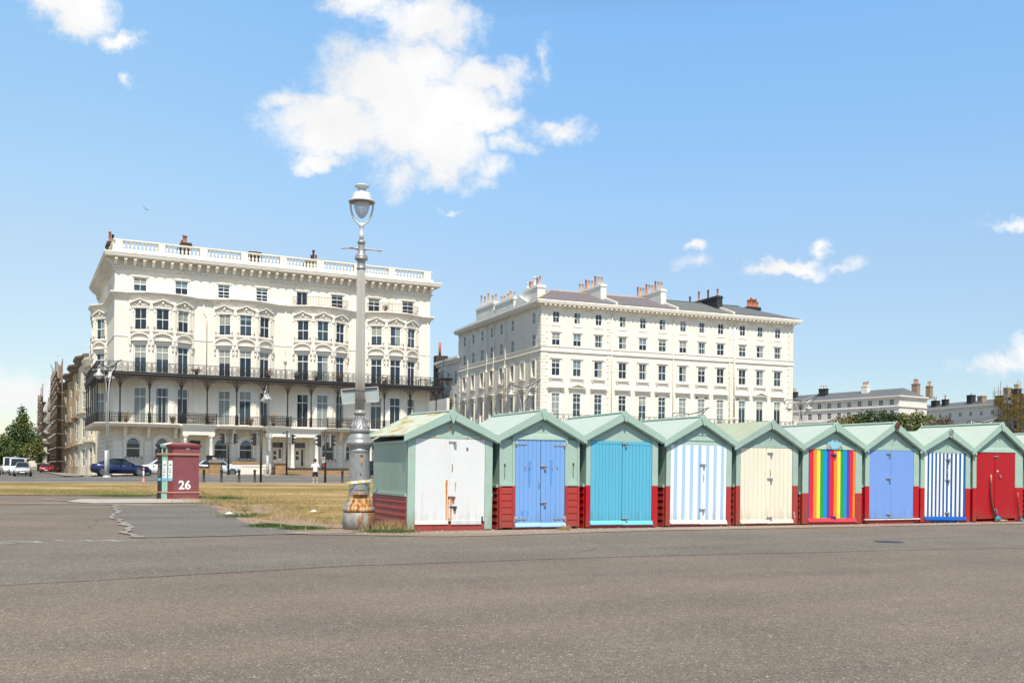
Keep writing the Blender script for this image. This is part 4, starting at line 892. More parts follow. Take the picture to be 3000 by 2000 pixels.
b.build('strap', sg_)
# ================================================================ RED LITTER BIN No. 26
BINR = pbr('maroon_paint', S(136, 74, 80), .55, .10, 2.5, bump=.3, bscale=60, stain=(S(112, 60, 66), 2, .55, .15, (1, 1, 1)))
BINR2 = pbr('brick_red_paint', S(128, 56, 50), .55, .08, 3); BINT = pbr('top_red_paint', S(156, 84, 84), .5, .06, 3)
BING = pbr('mint_panel', S(150, 196, 178), .5, .05, 3); BINK = pbr('dark_brown_panel', (.03, .025, .024), .4, .2, 4); BRASS = pbr('tan_band', S(176, 130, 104), .5, .1, 6)
BX, BY = -13.15, 40.2; bz = zg(BX, BY)
bn = thing('litter_bin', 'large maroon octagonal litter bin marked 26 on a concrete slab', 'litter bin', (BX, BY, bz), R(31))
def bx8(o_): # plan: wide front face, chamfered left side with coloured facets
    return [(-.50-o_*.6, -.0-o_), (.50+o_, -.0-o_), (.50+o_, 1.1+o_), (-.3-o_, 1.35+o_), (-.98-o_, .68+o_*.3), (-.86-o_, .42-o_*.2), (-.69-o_*.9, .20-o_*.5)]
def ringbox(o_, z0, z1, mats, o2=None, name='body'):
    bb = MB(); p = bx8(o_); q = bx8(o2 if o2 is not None else o_); n = len(p)
    for i in range(n):
        j = (i+1) % n; bb.face([(*p[i], z0), (*p[j], z0), (*q[j], z1), (*q[i], z1)], mats[i])
    bb.face([(*a, z1) for a in q], mats[0]); bb.face([(*a, z0) for a in reversed(p)], mats[0]); return bb.build(name, bn)
MS = [BINR, BINR, BINR, BINK, BINK, BING, BINR2]
ringbox(.0, .28, 1.80, MS); ringbox(.025, -.05, .26, MS, name='base'); ringbox(.05, .26, .31, [BRASS]*7, .04, name='band'); ringbox(.05, 1.78, 1.86, [BRASS]*7, .05, name='band')
ringbox(.02, 1.86, 2.10, MS, name='upper_body'); ringbox(.07, 2.10, 2.20, [BINR, BINR, BINR, BINK, BINK, BING, BINR2], .10, name='lid_rim'); ringbox(.09, 2.20, 2.29, [BINT, BINT, BINT, BINK, BINK, pbr('white_lid_facet', S(225, 225, 220)), BINT], -.28, name='lid')
inst('number_marking', text_mesh('26', .48, pbr('stencil_white', (.80, .79, .76), .6, .05, 8), .002, 1.02, .012), bn, T3(-.06, -.004, .42) @ UP)
for pa, pb, cols in ((6, 0, 0), (5, 6, 1), (4, 5, 2)):
    p = bx8(0); A_ = Vector(p[pa]); B_ = Vector(p[pb]); d_ = (B_-A_); Ln = d_.length; m_ = frame((A_.x, A_.y, 0), d_)
    bb = MB(); bb.M = m_; x0_, x1_ = Ln*.16, Ln*.84; PW = pbr('poster_white', (.70, .72, .72), .5, .04, 4)
    bb.box(x0_, x1_, -.014, .0, .78, 1.56, PW if cols != 2 else BINK); o = bb.build('poster', bn)
    bb = MB(); bb.M = m_; bb.box(x0_, x1_, -.017, -.0145, .74, .86, pbr('poster_blue', (.16, .42, .62), .5)); bb.box(x0_+.04, x1_-.04, -.017, -.0145, 1.36, 1.41, pbr('poster_grey', (.12, .14, .2), .5))
    for k in range(5): bb.box(x0_+.03+.02*(k % 2), x1_-.05-.02*((k+1) % 3), -.017, -.0145, .93+.075*k, .97+.075*k, pbr('poster_photo%d' % (k % 3), [(.18, .22, .15), (.45, .30, .16), (.25, .2, .35)][k % 3], .5, .6, 30))
    bb.build('print', o)
    bb = MB(); bb.M = m_; bb.prism([(Ln*.5+.07*math.cos(q*math.pi/6), 1.97+.10*math.sin(q*math.pi/6)) for q in range(12)], -.045, -.024, 'y', BLACKM); bb.build('slot', bn)
bb = MB(); bb.box(-.02, .12, -.028, -.02, 2.02, 2.055, WHT); bb.build('sticker', bn)
# ================================================================ TRAFFIC LIGHTS, BOLLARDS, STREET LAMPS
POLEB = pbr('black_pole', (.025, .022, .022), .5, .15, 4)
def signal(par, x, z, face):
    """3-aspect head; face = +1 visors to the right, -1 to the left"""
    hd = MB(); hd.box(-.10, .10, -.15, .15, -.46, .46, IRON); hd.M = Matrix.Identity(4)
    o = hd.build('signal_head', par, M=T3(x, 0, z))
    m = MB(); m.box(-.14*face-.015, -.14*face+.015, -.19, .19, -.52, .52, LAMPW if face > 0 else STEEL); m.build('backing_board', o)
    for k, c in enumerate(((.25, .01, .01), (.25, .12, .01), (.01, .2, .05))):
        m = MB(); zc = .3-.3*k; P = []; F_ = []
        for i in range(9):
            a = math.pi*(-.1+1.2*i/8); P += [(face*.10, .12*math.cos(a), zc+.12*math.sin(a)), (face*(.10+.24*max(.25, math.sin(max(.0, min(math.pi, a))))), .115*math.cos(a), zc+.11*math.sin(a)-.02)]
        for i in range(8): F_ += [[2*i, 2*i+1, 2*i+3, 2*i+2]]
        m.add(P, F_, IRON); m.prism([(face*.10, zc-.02), (face*.36, zc-.03), (face*.10, zc+.13)], -.11, .11, 'y', IRON); m.build('visor', o)
        m = MB(); m.box(face*.101-.004, face*.101+.004, -.08, .08, zc-.08, zc+.08, pbr('lens%d' % k, c, .2)); m.build('lens', o)
def tlight(s_, v_, h, heads, label, rz=0, ped=False):
    x, y = xy(s_, v_); t = thing('traffic_light', label, 'traffic light', (x, y, zg(x, y)), R(26.6)+rz, 'traffic lights by the road')
    b = MB(); b.tube([(0, 0, 0), (0, 0, h)], .085, 10, POLEB); b.tube([(0, 0, 0), (0, 0, .06)], .16, 10, POLEB); b.build('pole', t)
    for sg in heads:
        b = MB(); b.box(min(0, sg*.42), max(0, sg*.42), -.02, .02, h-.42, h-.38, POLEB); b.box(min(0, sg*.42), max(0, sg*.42), -.02, .02, h-1.2, h-1.16, POLEB); b.build('bracket', t); signal(t, sg*.5, h-.78, sg)
    if len(heads) < 2: b = MB(); b.ball((-heads[0]*.28, 0, h-.22), .09, IRON); b.tube([(0, 0, h-.2), (-heads[0]*.28, 0, h-.2)], .02, 5, IRON); b.build('detector', t)
    if ped:
        for z_, nm in ((1.8, 'push_button_box'), (1.25, 'pedestrian_signal')):
            b = MB(); b.box(-.28, -.05, -.14, .04, z_-.22, z_+.22, IRON if z_ < 1.5 else LAMPW); o = b.build(nm, t)
            b = MB(); b.box(-.24, -.10, -.155, -.14, z_+.0, z_+.16, pbr('red_lamp', (.5, .01, .015), .3)); b.build('red_lens', o)
    return t
def locate(x, v_):  # s for a world x at given v
    return x
tlight(ss(-25.33, 88.94), 90.9, 4.15, (-1, 1), 'black traffic light pole with two heads back to back, left of the others', 0)
tlight(ss(-19.0, 75.2), 75.6, 4.05, (-1,), 'black traffic light pole with one head pointing left, beside a tall steel lamp')
tlight(ss(-20.58, 91.07), 90.8, 4.2, (1,), 'black traffic light pole with one head pointing right, before the double porch')
tlight(ss(-13.75, 75.8), 75.6, 4.05, (-1, 1), 'black traffic light pole with two heads and red pedestrian signals', 0, True)
def bollard(x, y, label):
    t = thing('bollard', label, 'bollard', (x, y, zg(x, y)), R(26.6), 'brown bollards along the kerb')
    b = MB(); b.lathe([(.13, -.02), (.13, .05), (.095, .08), (.085, .85), (.10, .86), (.115, .90), (.115, .94), (.08, .98), (.0, 1.0)], 14, IRONB); b.build('post', t); return t
bp = bollard(-22.3, 73.15*.985, 'brown bollard partly behind the right edge of the red bin')
for (x, y, lb) in ((-21.3, 73.0, 'brown bollard at the end of the brick wall, first right of the bin'), (-20.25, 73.9, 'brown bollard in front of the parked pale car'), (-19.3, 74.7, 'brown bollard just left of the pole with a left facing signal'), (-13.15, 77.2, 'brown bollard just left of the big lamp post')):
    copy_tree(bp, lb, (x, y, zg(x, y)))
def street_lamp(x, y, h, rz, label, arms=True, k=1.0):
    """twin steel tubes carrying two bow arms with hanging cone lanterns"""
    t = thing('street_lamp', label, 'street lamp', (x, y, zg(x, y)), rz, 'steel twin arm street lamps')
    b = MB(); b.tube([(-.12, 0, 0), (-.12, 0, h*.74), (-.2, 0, h*.82), (-.55, 0, h*.93), (-1.15, 0, h*.985)], [.055, .05, .045, .04, .035], 8, LAMPW)
    b.tube([(.12, 0, 0), (.12, 0, h*.74), (.2, 0, h*.82), (.5, 0, h*.93), (1.0, 0, h*1.0)], [.055, .05, .045, .04, .035], 8, LAMPW); b.build('twin_pole', t)
    b = MB(); b.lathe([(.36, 0), (.36, .06), (.28, .10), (.27, .18)], 14, LAMPW); b.tube([(-.12, 0, 0), (-.12, 0, h*.24)], .125, 10, LAMPW); b.tube([(.12, 0, 0), (.12, 0, h*.24)], .125, 10, STEEL); b.build('base_sleeve', t)
    b = MB(); b.tube([(-1.75, 0, h*.935), (-1.5, 0, h*.985), (-.7, 0, h*.985), (0, 0, h*.965), (.8, 0, h*.99), (1.6, 0, h*1.05), (1.9, 0, h*1.06)], .04, 6, IRON); b.tube([(-1.7, .25, h*.93), (0, .25, h*.965), (1.8, .25, h*1.055)], .03, 6, LAMPW)
    b.tube([(0, 0, h*.76), (-.12, 0, h*.965)], .03, 5, IRON); b.tube([(.2, 0, h*.80), (.9, .1, h*.92), (1.75, .2, h*1.05)], .035, 6, IRON); b.build('bow_arm', t)
    for sx, sy in ((-1.2, .0), (.85, .35)):
        hz = h*.985-.12; b = MB(); b.tube([(sx, sy, hz+.14), (sx, sy, hz-.30)], .05, 6, LAMPW); b.build('hanger', t)
        b = MB(); b.lathe([(.42, hz-.80), (.42, hz-.76), (.12, hz-.42), (.10, hz-.25), (.03, hz-.20)], 18, LAMPW, (sx, sy)); sh = b.build('lantern_shade', t)
        b = MB(); b.ball((sx, sy, hz-.82), .26, GLOBE, 12, (1, 1, .8)); b.build('glass_bowl', sh)
    return t
x, y = -32.15, 79.0; street_lamp(x, y, 9.0, R(80), 'twin arm steel street lamp at the kerb in front of the blue car')
x, y = -22.72, 92.5; street_lamp(x, y, 8.1, R(100), 'twin arm steel street lamp on the far pavement between the two porches')
street_lamp(1.0, 100.5, 9.4, R(15), 'twin arm street lamp whose cone lantern rises over the second hut, before the right building')
street_lamp(17.1, 96, 6.9, R(0), 'street lamp with only its bow arms showing above the fourth hut')
street_lamp(29.0, 100, 8.6, R(0), 'twin arm street lamp at the right end of the large right building')
street_lamp(47.3, 100, 6.6, R(0), 'street lamp with just a curved arm showing above the last huts')
t = thing('marker_post', 'slim pink and white plastic marker post beside the road', 'marker post', (-27.05, 73.1, zg(-27.05, 73.1)))
b = MB(); b.lathe([(.16, 0), (.15, .05), (.07, .08), (.065, .3)], 12, pbr('faded_orange', (.62, .22, .14), .6)); b.build('foot', t)
b = MB(); b.tube([(0, 0, .3), (0, 0, .8)], .06, 10, WHT); b.build('sleeve', t); b = MB(); b.tube([(0, 0, .8), (0, 0, 1.06)], .06, 10, pbr('faded_orange', (.62, .22, .14), .6)); b.build('tip', t)
x, y = -33.4, 93.3; t = thing('sign_post', 'thin brown post with a small white plate in front of the left building', 'sign post', (x, y, zg(x, y)), R(20))
b = MB(); b.tube([(0, 0, 0), (0, 0, 2.6)], .05, 8, IRONB); b.build('post', t); b = MB(); b.box(-.22, .22, -.05, -.02, 2.5, 2.68, WHT); b.box(-.2, .2, -.06, -.051, 2.57, 2.60, IRONB); b.build('plate', t)
x, y = -76, 150; t = thing('street_lamp', 'small plain street lamp beside the left tree', 'street lamp', (x, y, .3)); b = MB(); b.tube([(0, 0, 0), (0, 0, 3.2)], .07, 8, LAMPW); b.build('pole', t); b = MB(); b.box(-.6, .1, -.1, .1, 3.15, 3.3, LAMPW); b.build('lamp_head', t)
# ================================================================ PERSON
SKIN = pbr('skin', (.52, .30, .21), .55, .05, 6); SHIRT = pbr('white_tshirt', (.72, .71, .75), .8, .06, 5); SHORT = pbr('navy_shorts', (.012, .014, .03), .8, .1, 8); SHOE = pbr('white_trainer', (.75, .75, .75), .6, .05, 8); SOCK = pbr('black_sock', (.02, .02, .02), .8)
CAP = pbr('dark_cap', (.03, .03, .045), .8, .1, 9); HAIR = pbr('brown_hair', (.06, .035, .02), .8, .2, 30)
def skin(name, V_, E_, mat, par=None, sub=2, root=0):
    me = bpy.data.meshes.new(name); me.from_pydata([v[:3] for v in V_], E_, []); me.materials.append(mat)
    o = inst(name, me, par); m = o.modifiers.new('Skin', 'SKIN'); m.use_smooth_shade = True
    ly = me.skin_vertices[0].data if len(me.skin_vertices) else None
    if ly:
        for i, v in enumerate(V_): ly[i].radius = (v[3], v[4] if len(v) > 4 else v[3])
        ly[root].use_root = True
    s_ = o.modifiers.new('Sub', 'SUBSURF'); s_.levels = sub; s_.render_levels = sub; return o
def person(x, y, rz, label):
    # faces +y (away from the viewer), weight even, forearms raised holding something in front
    V_ = [(0, 0, .95, .13, .11), (0, .01, 1.12, .13, .10), (0, .0, 1.30, .15, .11), (0, -.01, 1.42, .13, .09), (0, .0, 1.52, .055), (0, .02, 1.60, .075, .085), (0, .03, 1.70, .085, .10), (0, .03, 1.77, .06, .07)]
    E_ = [(0, 1), (1, 2), (2, 3), (3, 4), (4, 5), (5, 6), (6, 7)]
    def chain(start, pts):
        k = start
        for p in pts: V_.append(p); E_.append((k, len(V_)-1)); k = len(V_)-1
        return k
    for sg in (-1, 1):
        chain(0, [(sg*.10, 0, .88, .085, .09), (sg*.12, .01, .70, .075), (sg*.13, .02, .50, .055), (sg*.135, .0, .36, .056), (sg*.14, -.02, .12, .036), (sg*.14, -.02, .07, .04), (sg*.15, .10, .035, .035)])
        w = chain(3, [(sg*.17, 0, 1.42, .055), (sg*.235, -.02, 1.27, .045), (sg*.26, .0, 1.12, .038), (sg*.19, .16, 1.15, .03), (sg*.13, .27, 1.20, .022), (sg*.11, .32, 1.22, .03, .018)])
        for q in range(4): chain(w, [(sg*(.075+.022*q), .36, 1.235-.006*q, .009), (sg*(.06+.022*q), .385+.004*q, 1.225, .008)])
        chain(w-0, [(sg*.085, .33, 1.255, .009)])
    bd = skin('person', V_, E_, SKIN); bd.location = (x, y, zg(x, y)); bd.rotation_euler[2] = rz; tag(bd, label, 'person')
    sq = Matrix.Diagonal((1, .74, 1, 1))
    b = MB(); b.M = sq; b.lathe([(.172, .86), (.178, .90), (.17, 1.02), (.168, 1.15), (.182, 1.28), (.19, 1.36), (.165, 1.43), (.10, 1.475), (.062, 1.49)], 18, SHIRT); b.M = Matrix.Identity(4)
    for sg in (-1, 1): b.tube([(sg*.13, 0, 1.41), (sg*.20, -.005, 1.38), (sg*.245, -.012, 1.27), (sg*.258, -.01, 1.17)], [.075, .082, .076, .074], 10, SHIRT)
    b.build('tshirt', bd)
    b = MB(); b.M = sq; b.lathe([(.168, .97), (.172, .90), (.178, .80), (.16, .76)], 18, SHORT); b.M = Matrix.Identity(4)
    for sg in (-1, 1): b.tube([(sg*.085, 0, .84), (sg*.10, .005, .74), (sg*.12, .012, .62), (sg*.125, .015, .54)], [.10, .105, .10, .098], 12, SHORT)
    b.build('shorts', bd)
    for sg in (-1, 1):
        b = MB(); b.ball((sg*.145, .06, .055), .05, SHOE, 10, (1, 3.0, .95)); b.ball((sg*.14, -.03, .075), .052, SHOE, 8, (.95, 1.1, 1.1)); b.build('shoe', bd)
        b = MB(); b.tube([(sg*.14, -.02, .09), (sg*.14, -.02, .16)], .046, 8, SOCK); b.build('sock', bd)
    b = MB(); b.ball((0, .02, 1.70), .118, HAIR, 12, (.86, 1.0, 1.0)); b.build('hair', bd)
    b = MB(); b.lathe([(.12, 1.725), (.122, 1.76), (.10, 1.81), (.05, 1.84), (0, 1.845)], 14, CAP, (0, .03)); b.prism([(-.08, .12), (.08, .12), (.07, .20), (0, .24), (-.07, .20)], 1.725, 1.738, 'z', CAP); b.build('cap', bd)
    b = MB()
    for sg in (-1, 1): b.ball((sg*.088, .03, 1.655), .022, SKIN, 6, (.5, 1, 1.4)); b.ball((sg*.035, .125, 1.665), .011, pbr('eye', (.05, .05, .05)), 6)
    b.ball((0, .145, 1.63), .02, SKIN, 6, (.8, 1, 1.3)); b.ball((0, .128, 1.59), .02, pbr('lips', (.35, .12, .1)), 6, (1.4, .5, .4)); b.build('face_features', bd)
    return bd
person(-14.62, 74.0, R(25), 'person in white t-shirt, navy shorts and dark cap standing at the kerb, seen from behind')
# ================================================================ GULLS
def gull(x, y, z, rz, k, label, bank=0):
    t = thing('gull', label, 'bird', (x, y, z), rz); t.rotation_euler = (0, bank, rz); t.scale = (k, k, k)
    b = MB(); b.ball((0, 0, 0), .1, pbr('gull_grey', (.28, .28, .3), .7), 8, (.7, 2.2, .7)); b.ball((0, .24, .03), .05, WHT, 6); b.build('body', t)
    for sg in (-1, 1):
        b = MB(); P = [(0, .1, .02), (sg*.35, .16, .16), (sg*.72, -.02, .10), (sg*.35, .03, .15), (0, -.1, .02)]
        b.add(P+[(p[0], p[1], p[2]+.02) for p in P], [(0, 1, 3, 4), (1, 2, 3), (5, 9, 8, 6), (6, 8, 7), (0, 4, 9, 5), (1, 0, 5, 6), (2, 1, 6, 7), (3, 2, 7, 8), (4, 3, 8, 9)], pbr('gull_grey', (.28, .28, .3), .7)); b.build('wing', t)
gull(-22.2, 60, 16.9, R(40), .42, 'gull gliding high in the sky above the left building', R(25))
gull(-41.7, 90, 10.3, R(60), .55, 'gull banking steeply left of the scaffolded terrace', R(50))
for x, z, lb in ((-68.6, 17.9, 'tiny distant gull, lowest of three left of the terrace'), (-66.8, 18.6, 'tiny distant gull, middle of three left of the terrace'), (-65.0, 19.1, 'tiny distant gull, highest of three left of the terrace')): gull(x, 150, z, R(20), .6, lb, R(20))
# ================================================================ WINDOWS
WCACHE = {}
def win_mesh(w, h, cols, rows, fr=.07, bar=.035, mid=None, thick=None):
    """timber frame of a window; cols/rows = inner divisions given as fractions"""
    k = (round(w, 2), round(h, 2), tuple(cols), tuple(rows), mid)
    if k in WCACHE: return WCACHE[k]
    b = MB(); b.box(-w/2, -w/2+fr, -.06, 0, 0, h, TRIM); b.box(w/2-fr, w/2, -.06, 0, 0, h, TRIM); b.box(-w/2+fr, w/2-fr, -.06, 0, 0, fr, TRIM); b.box(-w/2+fr, w/2-fr, -.06, 0, h-fr, h, TRIM)
    if mid: b.box(-w/2+fr, w/2-fr, -.055, 0, h*mid-.035, h*mid+.035, TRIM)
    for c in cols: x = -w/2+w*c; b.box(x-bar/2, x+bar/2, -.045, 0, fr, h-fr, TRIM)
    for r_ in rows: z = h*r_; b.box(-w/2+fr, w/2-fr, -.04, 0, z-bar/2, z+bar/2, TRIM)
    fm = b.mesh('window'); g = MB(); g.face([(-w/2+.01, -.012, .01), (w/2-.01, -.012, .01), (w/2-.01, -.012, h-.01), (-w/2+.01, -.012, h-.01)], GLASS); gm = g.mesh('pane')
    g2 = MB(); g2.face([(-w/2+.01, -.012, .01), (w/2-.01, -.012, .01), (w/2-.01, -.012, h-.01), (-w/2+.01, -.012, h-.01)], GLASS_T); gm2 = g2.mesh('pane')
    WCACHE[k] = (fm, gm, gm2); return WCACHE[k]
STY = {'sash': ((.5,), (), .5), 'french': ((.5,), (), .74), 'six': ((.5,), (.25, .75), .5), 'plainsash': ((), (), .5), 'door6': ((.5,), (.3, .55, .78), None), 'fr_multi': ((.5,), (.12, .38, .86), .66), 'single': ((.5,), (), None)}
wr = random.Random(42)
def window(root, M, w, h, style='sash', blind=None, depth=.13, frm=.07):
    c, r_, m = STY[style]; fm, gm, gm2 = win_mesh(w, h, c, r_, frm, .04, m)
    MM = M @ T3(0, depth, 0); o = inst('window', fm, root, MM); inst('pane', gm2 if wr.random() < .3 else gm, o)
    if blind is None: blind = wr.choice([0, 0, 0, .25, .45, .5, 0, 'c', 'l'])
    if blind:
        b = MB()
        if blind == 'c':
            b.box(-w/2+.09, -w/2+w*.24, -.018, -.014, .1, h-.08, CURT); b.box(w/2-w*.24, w/2-.09, -.018, -.014, .1, h-.08, CURT); nm = 'curtain'
        elif blind == 'l': b.box(w*.06, w/2-.08, -.018, -.014, .1, h-.08, CURT); nm = 'curtain'
        elif blind == 'full': b.box(-w/2+.08, w/2-.08, -.018, -.014, .08, h-.08, CURT); nm = 'curtain'
        else: b.box(-w/2+.08, w/2-.08, -.018, -.014, h*(1-blind), h-.08, wr.choice([BLIND, BLIND2, BLIND])); nm = 'blind'
        b.build(nm, o)
    return o
def wall(b, x0, x1, z0, z1, holes, mat, reveal=.16, rmat=None, back=True):
    """flat wall at y=0 in b.M's frame with rectangular holes (hx0,hx1,hz0,hz1) and their reveals"""
    xs = sorted({x0, x1, *[h[0] for h in holes], *[h[1] for h in holes]}); zs = sorted({z0, z1, *[h[2] for h in holes], *[h[3] for h in holes]})
    for i in range(len(xs)-1):
        for j in range(len(zs)-1):
            cx, cz = (xs[i]+xs[i+1])/2, (zs[j]+zs[j+1])/2
            if any(h[0] < cx < h[1] and h[2] < cz < h[3] for h in holes): continue
            b.face([(xs[i], 0, zs[j]), (xs[i+1], 0, zs[j]), (xs[i+1], 0, zs[j+1]), (xs[i], 0, zs[j+1])], mat)
    rm = rmat or mat
    for h in holes:
        a, c, d, e_ = h[:4]; y = reveal
        b.face([(a, 0, d), (a, y, d), (c, y, d), (c, 0, d)], rm); b.face([(a, 0, e_), (c, 0, e_), (c, y, e_), (a, y, e_)], rm)
        b.face([(a, 0, d), (a, 0, e_), (a, y, e_), (a, y, d)], rm); b.face([(c, 0, d), (c, y, d), (c, y, e_), (c, 0, e_)], rm)
        if len(h) > 4:   # arched head: fill the spandrels
            r_ = (c-a)/2; zc = e_-r_; n = 8
            for sg in (-1, 1):
                cx = (a+c)/2; P = [(cx+sg*r_, 0, e_)]+[(cx+sg*r_*math.cos(math.pi/2*q/n), 0, zc+r_*math.sin(math.pi/2*q/n)) for q in range(n+1)]
                if sg > 0: P = P[::-1]
                b.face(P, mat)
                b.add([(cx+sg*r_*math.cos(math.pi/2*q/n), yy, zc+r_*math.sin(math.pi/2*q/n)) for q in range(n+1) for yy in (0, y)], [[2*q, 2*q+1, 2*q+3, 2*q+2] for q in range(n)], rm)
# ================================================================ LEFT BUILDING (bays, iron balconies)
BW, BD = 31.4, 20.0
G0 = .45
B1 = thing('seafront_hotel_block', 'large white stucco corner building with bay windows, black iron balconies and a rooftop balustrade', 'building', (-36.99, 92.3, 0), R(26.6))
bays = [1.18, 8.85, 16.5, 24.2]; BP = 1.1
def baypath(a, p=BP): return [(a, 0), (a+.12, -.16), (a+1.92, -p), (a+3.98, -p), (a+5.8, -.16), (a+5.92, 0)]
front = [(0, 0)]
for a in bays: front += baypath(a)
front += [(BW, 0)]
sideb = [(0, BD), (0, 13.6), (-1.1, 12.2), (-1.1, 9.6), (0, 8.2)]
path_b = sideb+front+[(BW, BD)]
path_f = [(0, BD), (0, 0), (BW, 0), (BW, BD)]
segs = list(zip(path_b, path_b[1:])); facets = set()
for a in bays: q_ = baypath(a); facets |= {(q_[i], q_[i+1]) for i in (1, 2, 3)}
facets.add((sideb[1], sideb[2])); facets.add((sideb[2], sideb[3])); facets.add((sideb[3], sideb[4]))
# surrounds --------------------------------------------------------
def surround3(w, h):
    b = MB(); W2 = w/2
    for s_ in (-1, 1): x = s_*(W2+.11); b.box(x-.09, x+.09, -.06, 0, -.05, h+.12, ORN); b.box(x-.07, x+.07, -.10, 0, h-.42, h-.18, ORN)
    b.box(-W2-.02, W2+.02, -.07, 0, h, h+.14, ORN); b.box(-W2-.32, W2+.32, -.22, 0, -.16, -.04, ORN); b.box(-W2-.28, W2+.28, -.16, 0, -.24, -.16, ORN)
    E_ = W2+.36; zb = h+.42; za = zb+.48
    for s_ in (-1, 1):
        b.prism([(0, za), (0, za-.12), (s_*E_, zb-.06), (s_*E_, zb+.06)], -.24, 0, 'y', ORN); b.box(s_*E_-.09, s_*E_+.09, -.12, 0, h-.15, zb-.04, ORN)
        b.ball((s_*(W2+.12), -.1, h+.02), .10, ORN, 6, (.8, .8, 1.3))
    r_ = random.Random(3)
    for q in range(26):
        u = r_.uniform(-1, 1); zz = h+.16+(1-abs(u))*.62*r_.random(); b.ball((u*(W2+.22), -.05, zz), r_.uniform(.05, .09), ORN, 6, (1, .8, 1))
    b.ball((0, -.1, h+.48), .15, ORN, 8, (.8, .7, 1.2)); return b.mesh('window_surround')
def surround2(w, h):
    b = MB(); W2 = w/2
    for s_ in (-1, 1):
        x = s_*(W2+.10); b.box(x-.08, x+.08, -.06, 0, 0, h+.05, ORN); x = s_*(W2+.30); b.box(x-.10, x+.10, -.24, 0, h-.05, h+.38, ORN); b.box(x-.07, x+.07, -.14, 0, h-.4, h-.05, ORN); b.ball((x, -.1, h-.48), .085, ORN, 6)
        b.ball((x, -.2, h+.12), .1, ORN, 6, (.8, .8, 1.2))
    b.box(-W2-.42, W2+.42, -.26, 0, h+.38, h+.46, ORN); b.box(-W2-.2, W2+.2, -.05, 0, h+.05, h+.36, ORN)
    n = 12; R_ = W2+.44; P = []; zc = h+.46; hh = .72
    for q in range(n): 
        a0 = math.pi*q/n; a1 = math.pi*(q+1)/n
        b.prism([(R_*math.cos(a0), zc+hh*math.sin(a0)), (R_*math.cos(a1), zc+hh*math.sin(a1)), ((R_-.14)*math.cos(a1), zc+(hh-.14)*math.sin(a1)), ((R_-.14)*math.cos(a0), zc+(hh-.14)*math.sin(a0))], -.24, 0, 'y', ORN)
    b.prism([((R_-.16)*math.cos(math.pi*q/n), zc+(hh-.16)*math.sin(math.pi*q/n)) for q in range(n+1)], -.05, 0, 'y', ORN)
    r_ = random.Random(5)
    for q in range(14): u = r_.uniform(-.75, .75); b.ball((u*W2, -.06, zc+.08+(1-u*u)*.35*r_.random()), .055, ORN, 6)
    return b.mesh('window_surround')
def guard(w):
    b = MB(); b.tube([(-w/2-.25, -.2, .10), (w/2+.25, -.2, .10)], .018, 4, IRON); b.tube([(-w/2-.25, -.2, .20), (w/2+.25, -.2, .20)], .014, 4, IRON)
    for x in (-w/2-.2, 0, w/2+.2): b.tube([(x, -.2, -.02), (x, -.2, .33)], .02, 4, IRON); b.ring((x, -.2, .2), .06, .012, IRON, 8)
    return b.mesh('window_guard')
S3, S2, GD = {}, {}, {}
wb = MB()
FL3, FL2, FL1 = (14.15, 16.2), (10.15, 12.75), (5.46, 8.82)
for (p0, p1) in segs:
    ln = math.dist(p0, p1); M = frame(p0, (p1[0]-p0[0], p1[1]-p0[1])); wb.M = M; holes = []
    bayseg = (p0, p1) in facets
    if bayseg:
        w = 1.18; c = ln/2; holes = [(c-w/2, c+w/2, z0, z1) for z0, z1 in (FL3, FL2, FL1)]
        for z0, z1 in (FL3, FL2, FL1):
            Mw = M @ T3(c, 0, z0); st = 'sash' if z0 == FL3[0] else 'french'
            window(B1, Mw, w, z1-z0, st, None if z0 != FL1[0] else wr.choice(['c', 'full', 'c', .3, 0]))
            if z0 == FL3[0]:
                if w not in S3: S3[w] = surround3(w, z1-z0); GD[w] = guard(w)
                inst('window_surround', S3[w], B1, Mw); inst('window_guard', GD[w], B1, Mw)
            elif z0 == FL2[0]:
                if w not in S2: S2[w] = surround2(w, z1-z0)
                inst('window_surround', S2[w], B1, Mw)
            else:
                b = MB(); 
                for s_ in (-1, 1): b.box(s_*(w/2+.08)-.06, s_*(w/2+.08)+.06, -.05, 0, 0, z1-z0+.12, STUC)
                b.box(-w/2-.02, w/2+.02, -.05, 0, z1-z0, z1-z0+.12, STUC); b.build('architrave', B1, M=Mw)
    # pilasters at bay corners
    wall(wb, 0, ln, 5.3, 17.1, holes, STUC)
    if bayseg:
        for x in (.05, ln-.05): wb.box(x-.13, x+.13, -.045, 0, 9.9, 16.9, STUC)
wb.M = Matrix.Identity(4)
# bay roofs
for a in bays: wb.face([(x, y, 17.6) for x, y in baypath(a)], STUC)
wb.face([(x, y, 17.6) for x, y in sideb[1:]], STUC)
# attic floor, flat
att = [(1.62, 2.84), (5.34, 6.55), (9.31, 10.46), (12.97, 14.16), (17.0, 18.15), (20.57, 21.85), (24.52, 25.78), (28.23, 29.55)]
wall(wb, 0, BW, 17.1, 20.3, [(a, c, 17.82 if k < 4 else 17.62, 19.15) for k, (a, c) in enumerate(att)], STUC)
for k, (a, c) in enumerate(att):
    z0 = 17.82 if k < 4 else 17.62; Mw = T3((a+c)/2, 0, z0); window(B1, Mw, c-a, 19.15-z0, ['sash', 'sash', 'six', 'six', 'single', 'fr_multi', 'sash', 'fr_multi'][k], [.5, .45, .25, .25, 0, 0, .3, 0][k])
    b = MB(); w2 = (c-a)/2; hh = 19.15-z0; b.box(-w2-.14, w2+.14, -.10, 0, hh+.03, hh+.16, ORN); b.box(-w2-.10, -w2, -.04, 0, 0, hh+.03, ORN); b.box(w2, w2+.10, -.04, 0, 0, hh+.03, ORN); b.build('window_surround', B1, M=Mw)
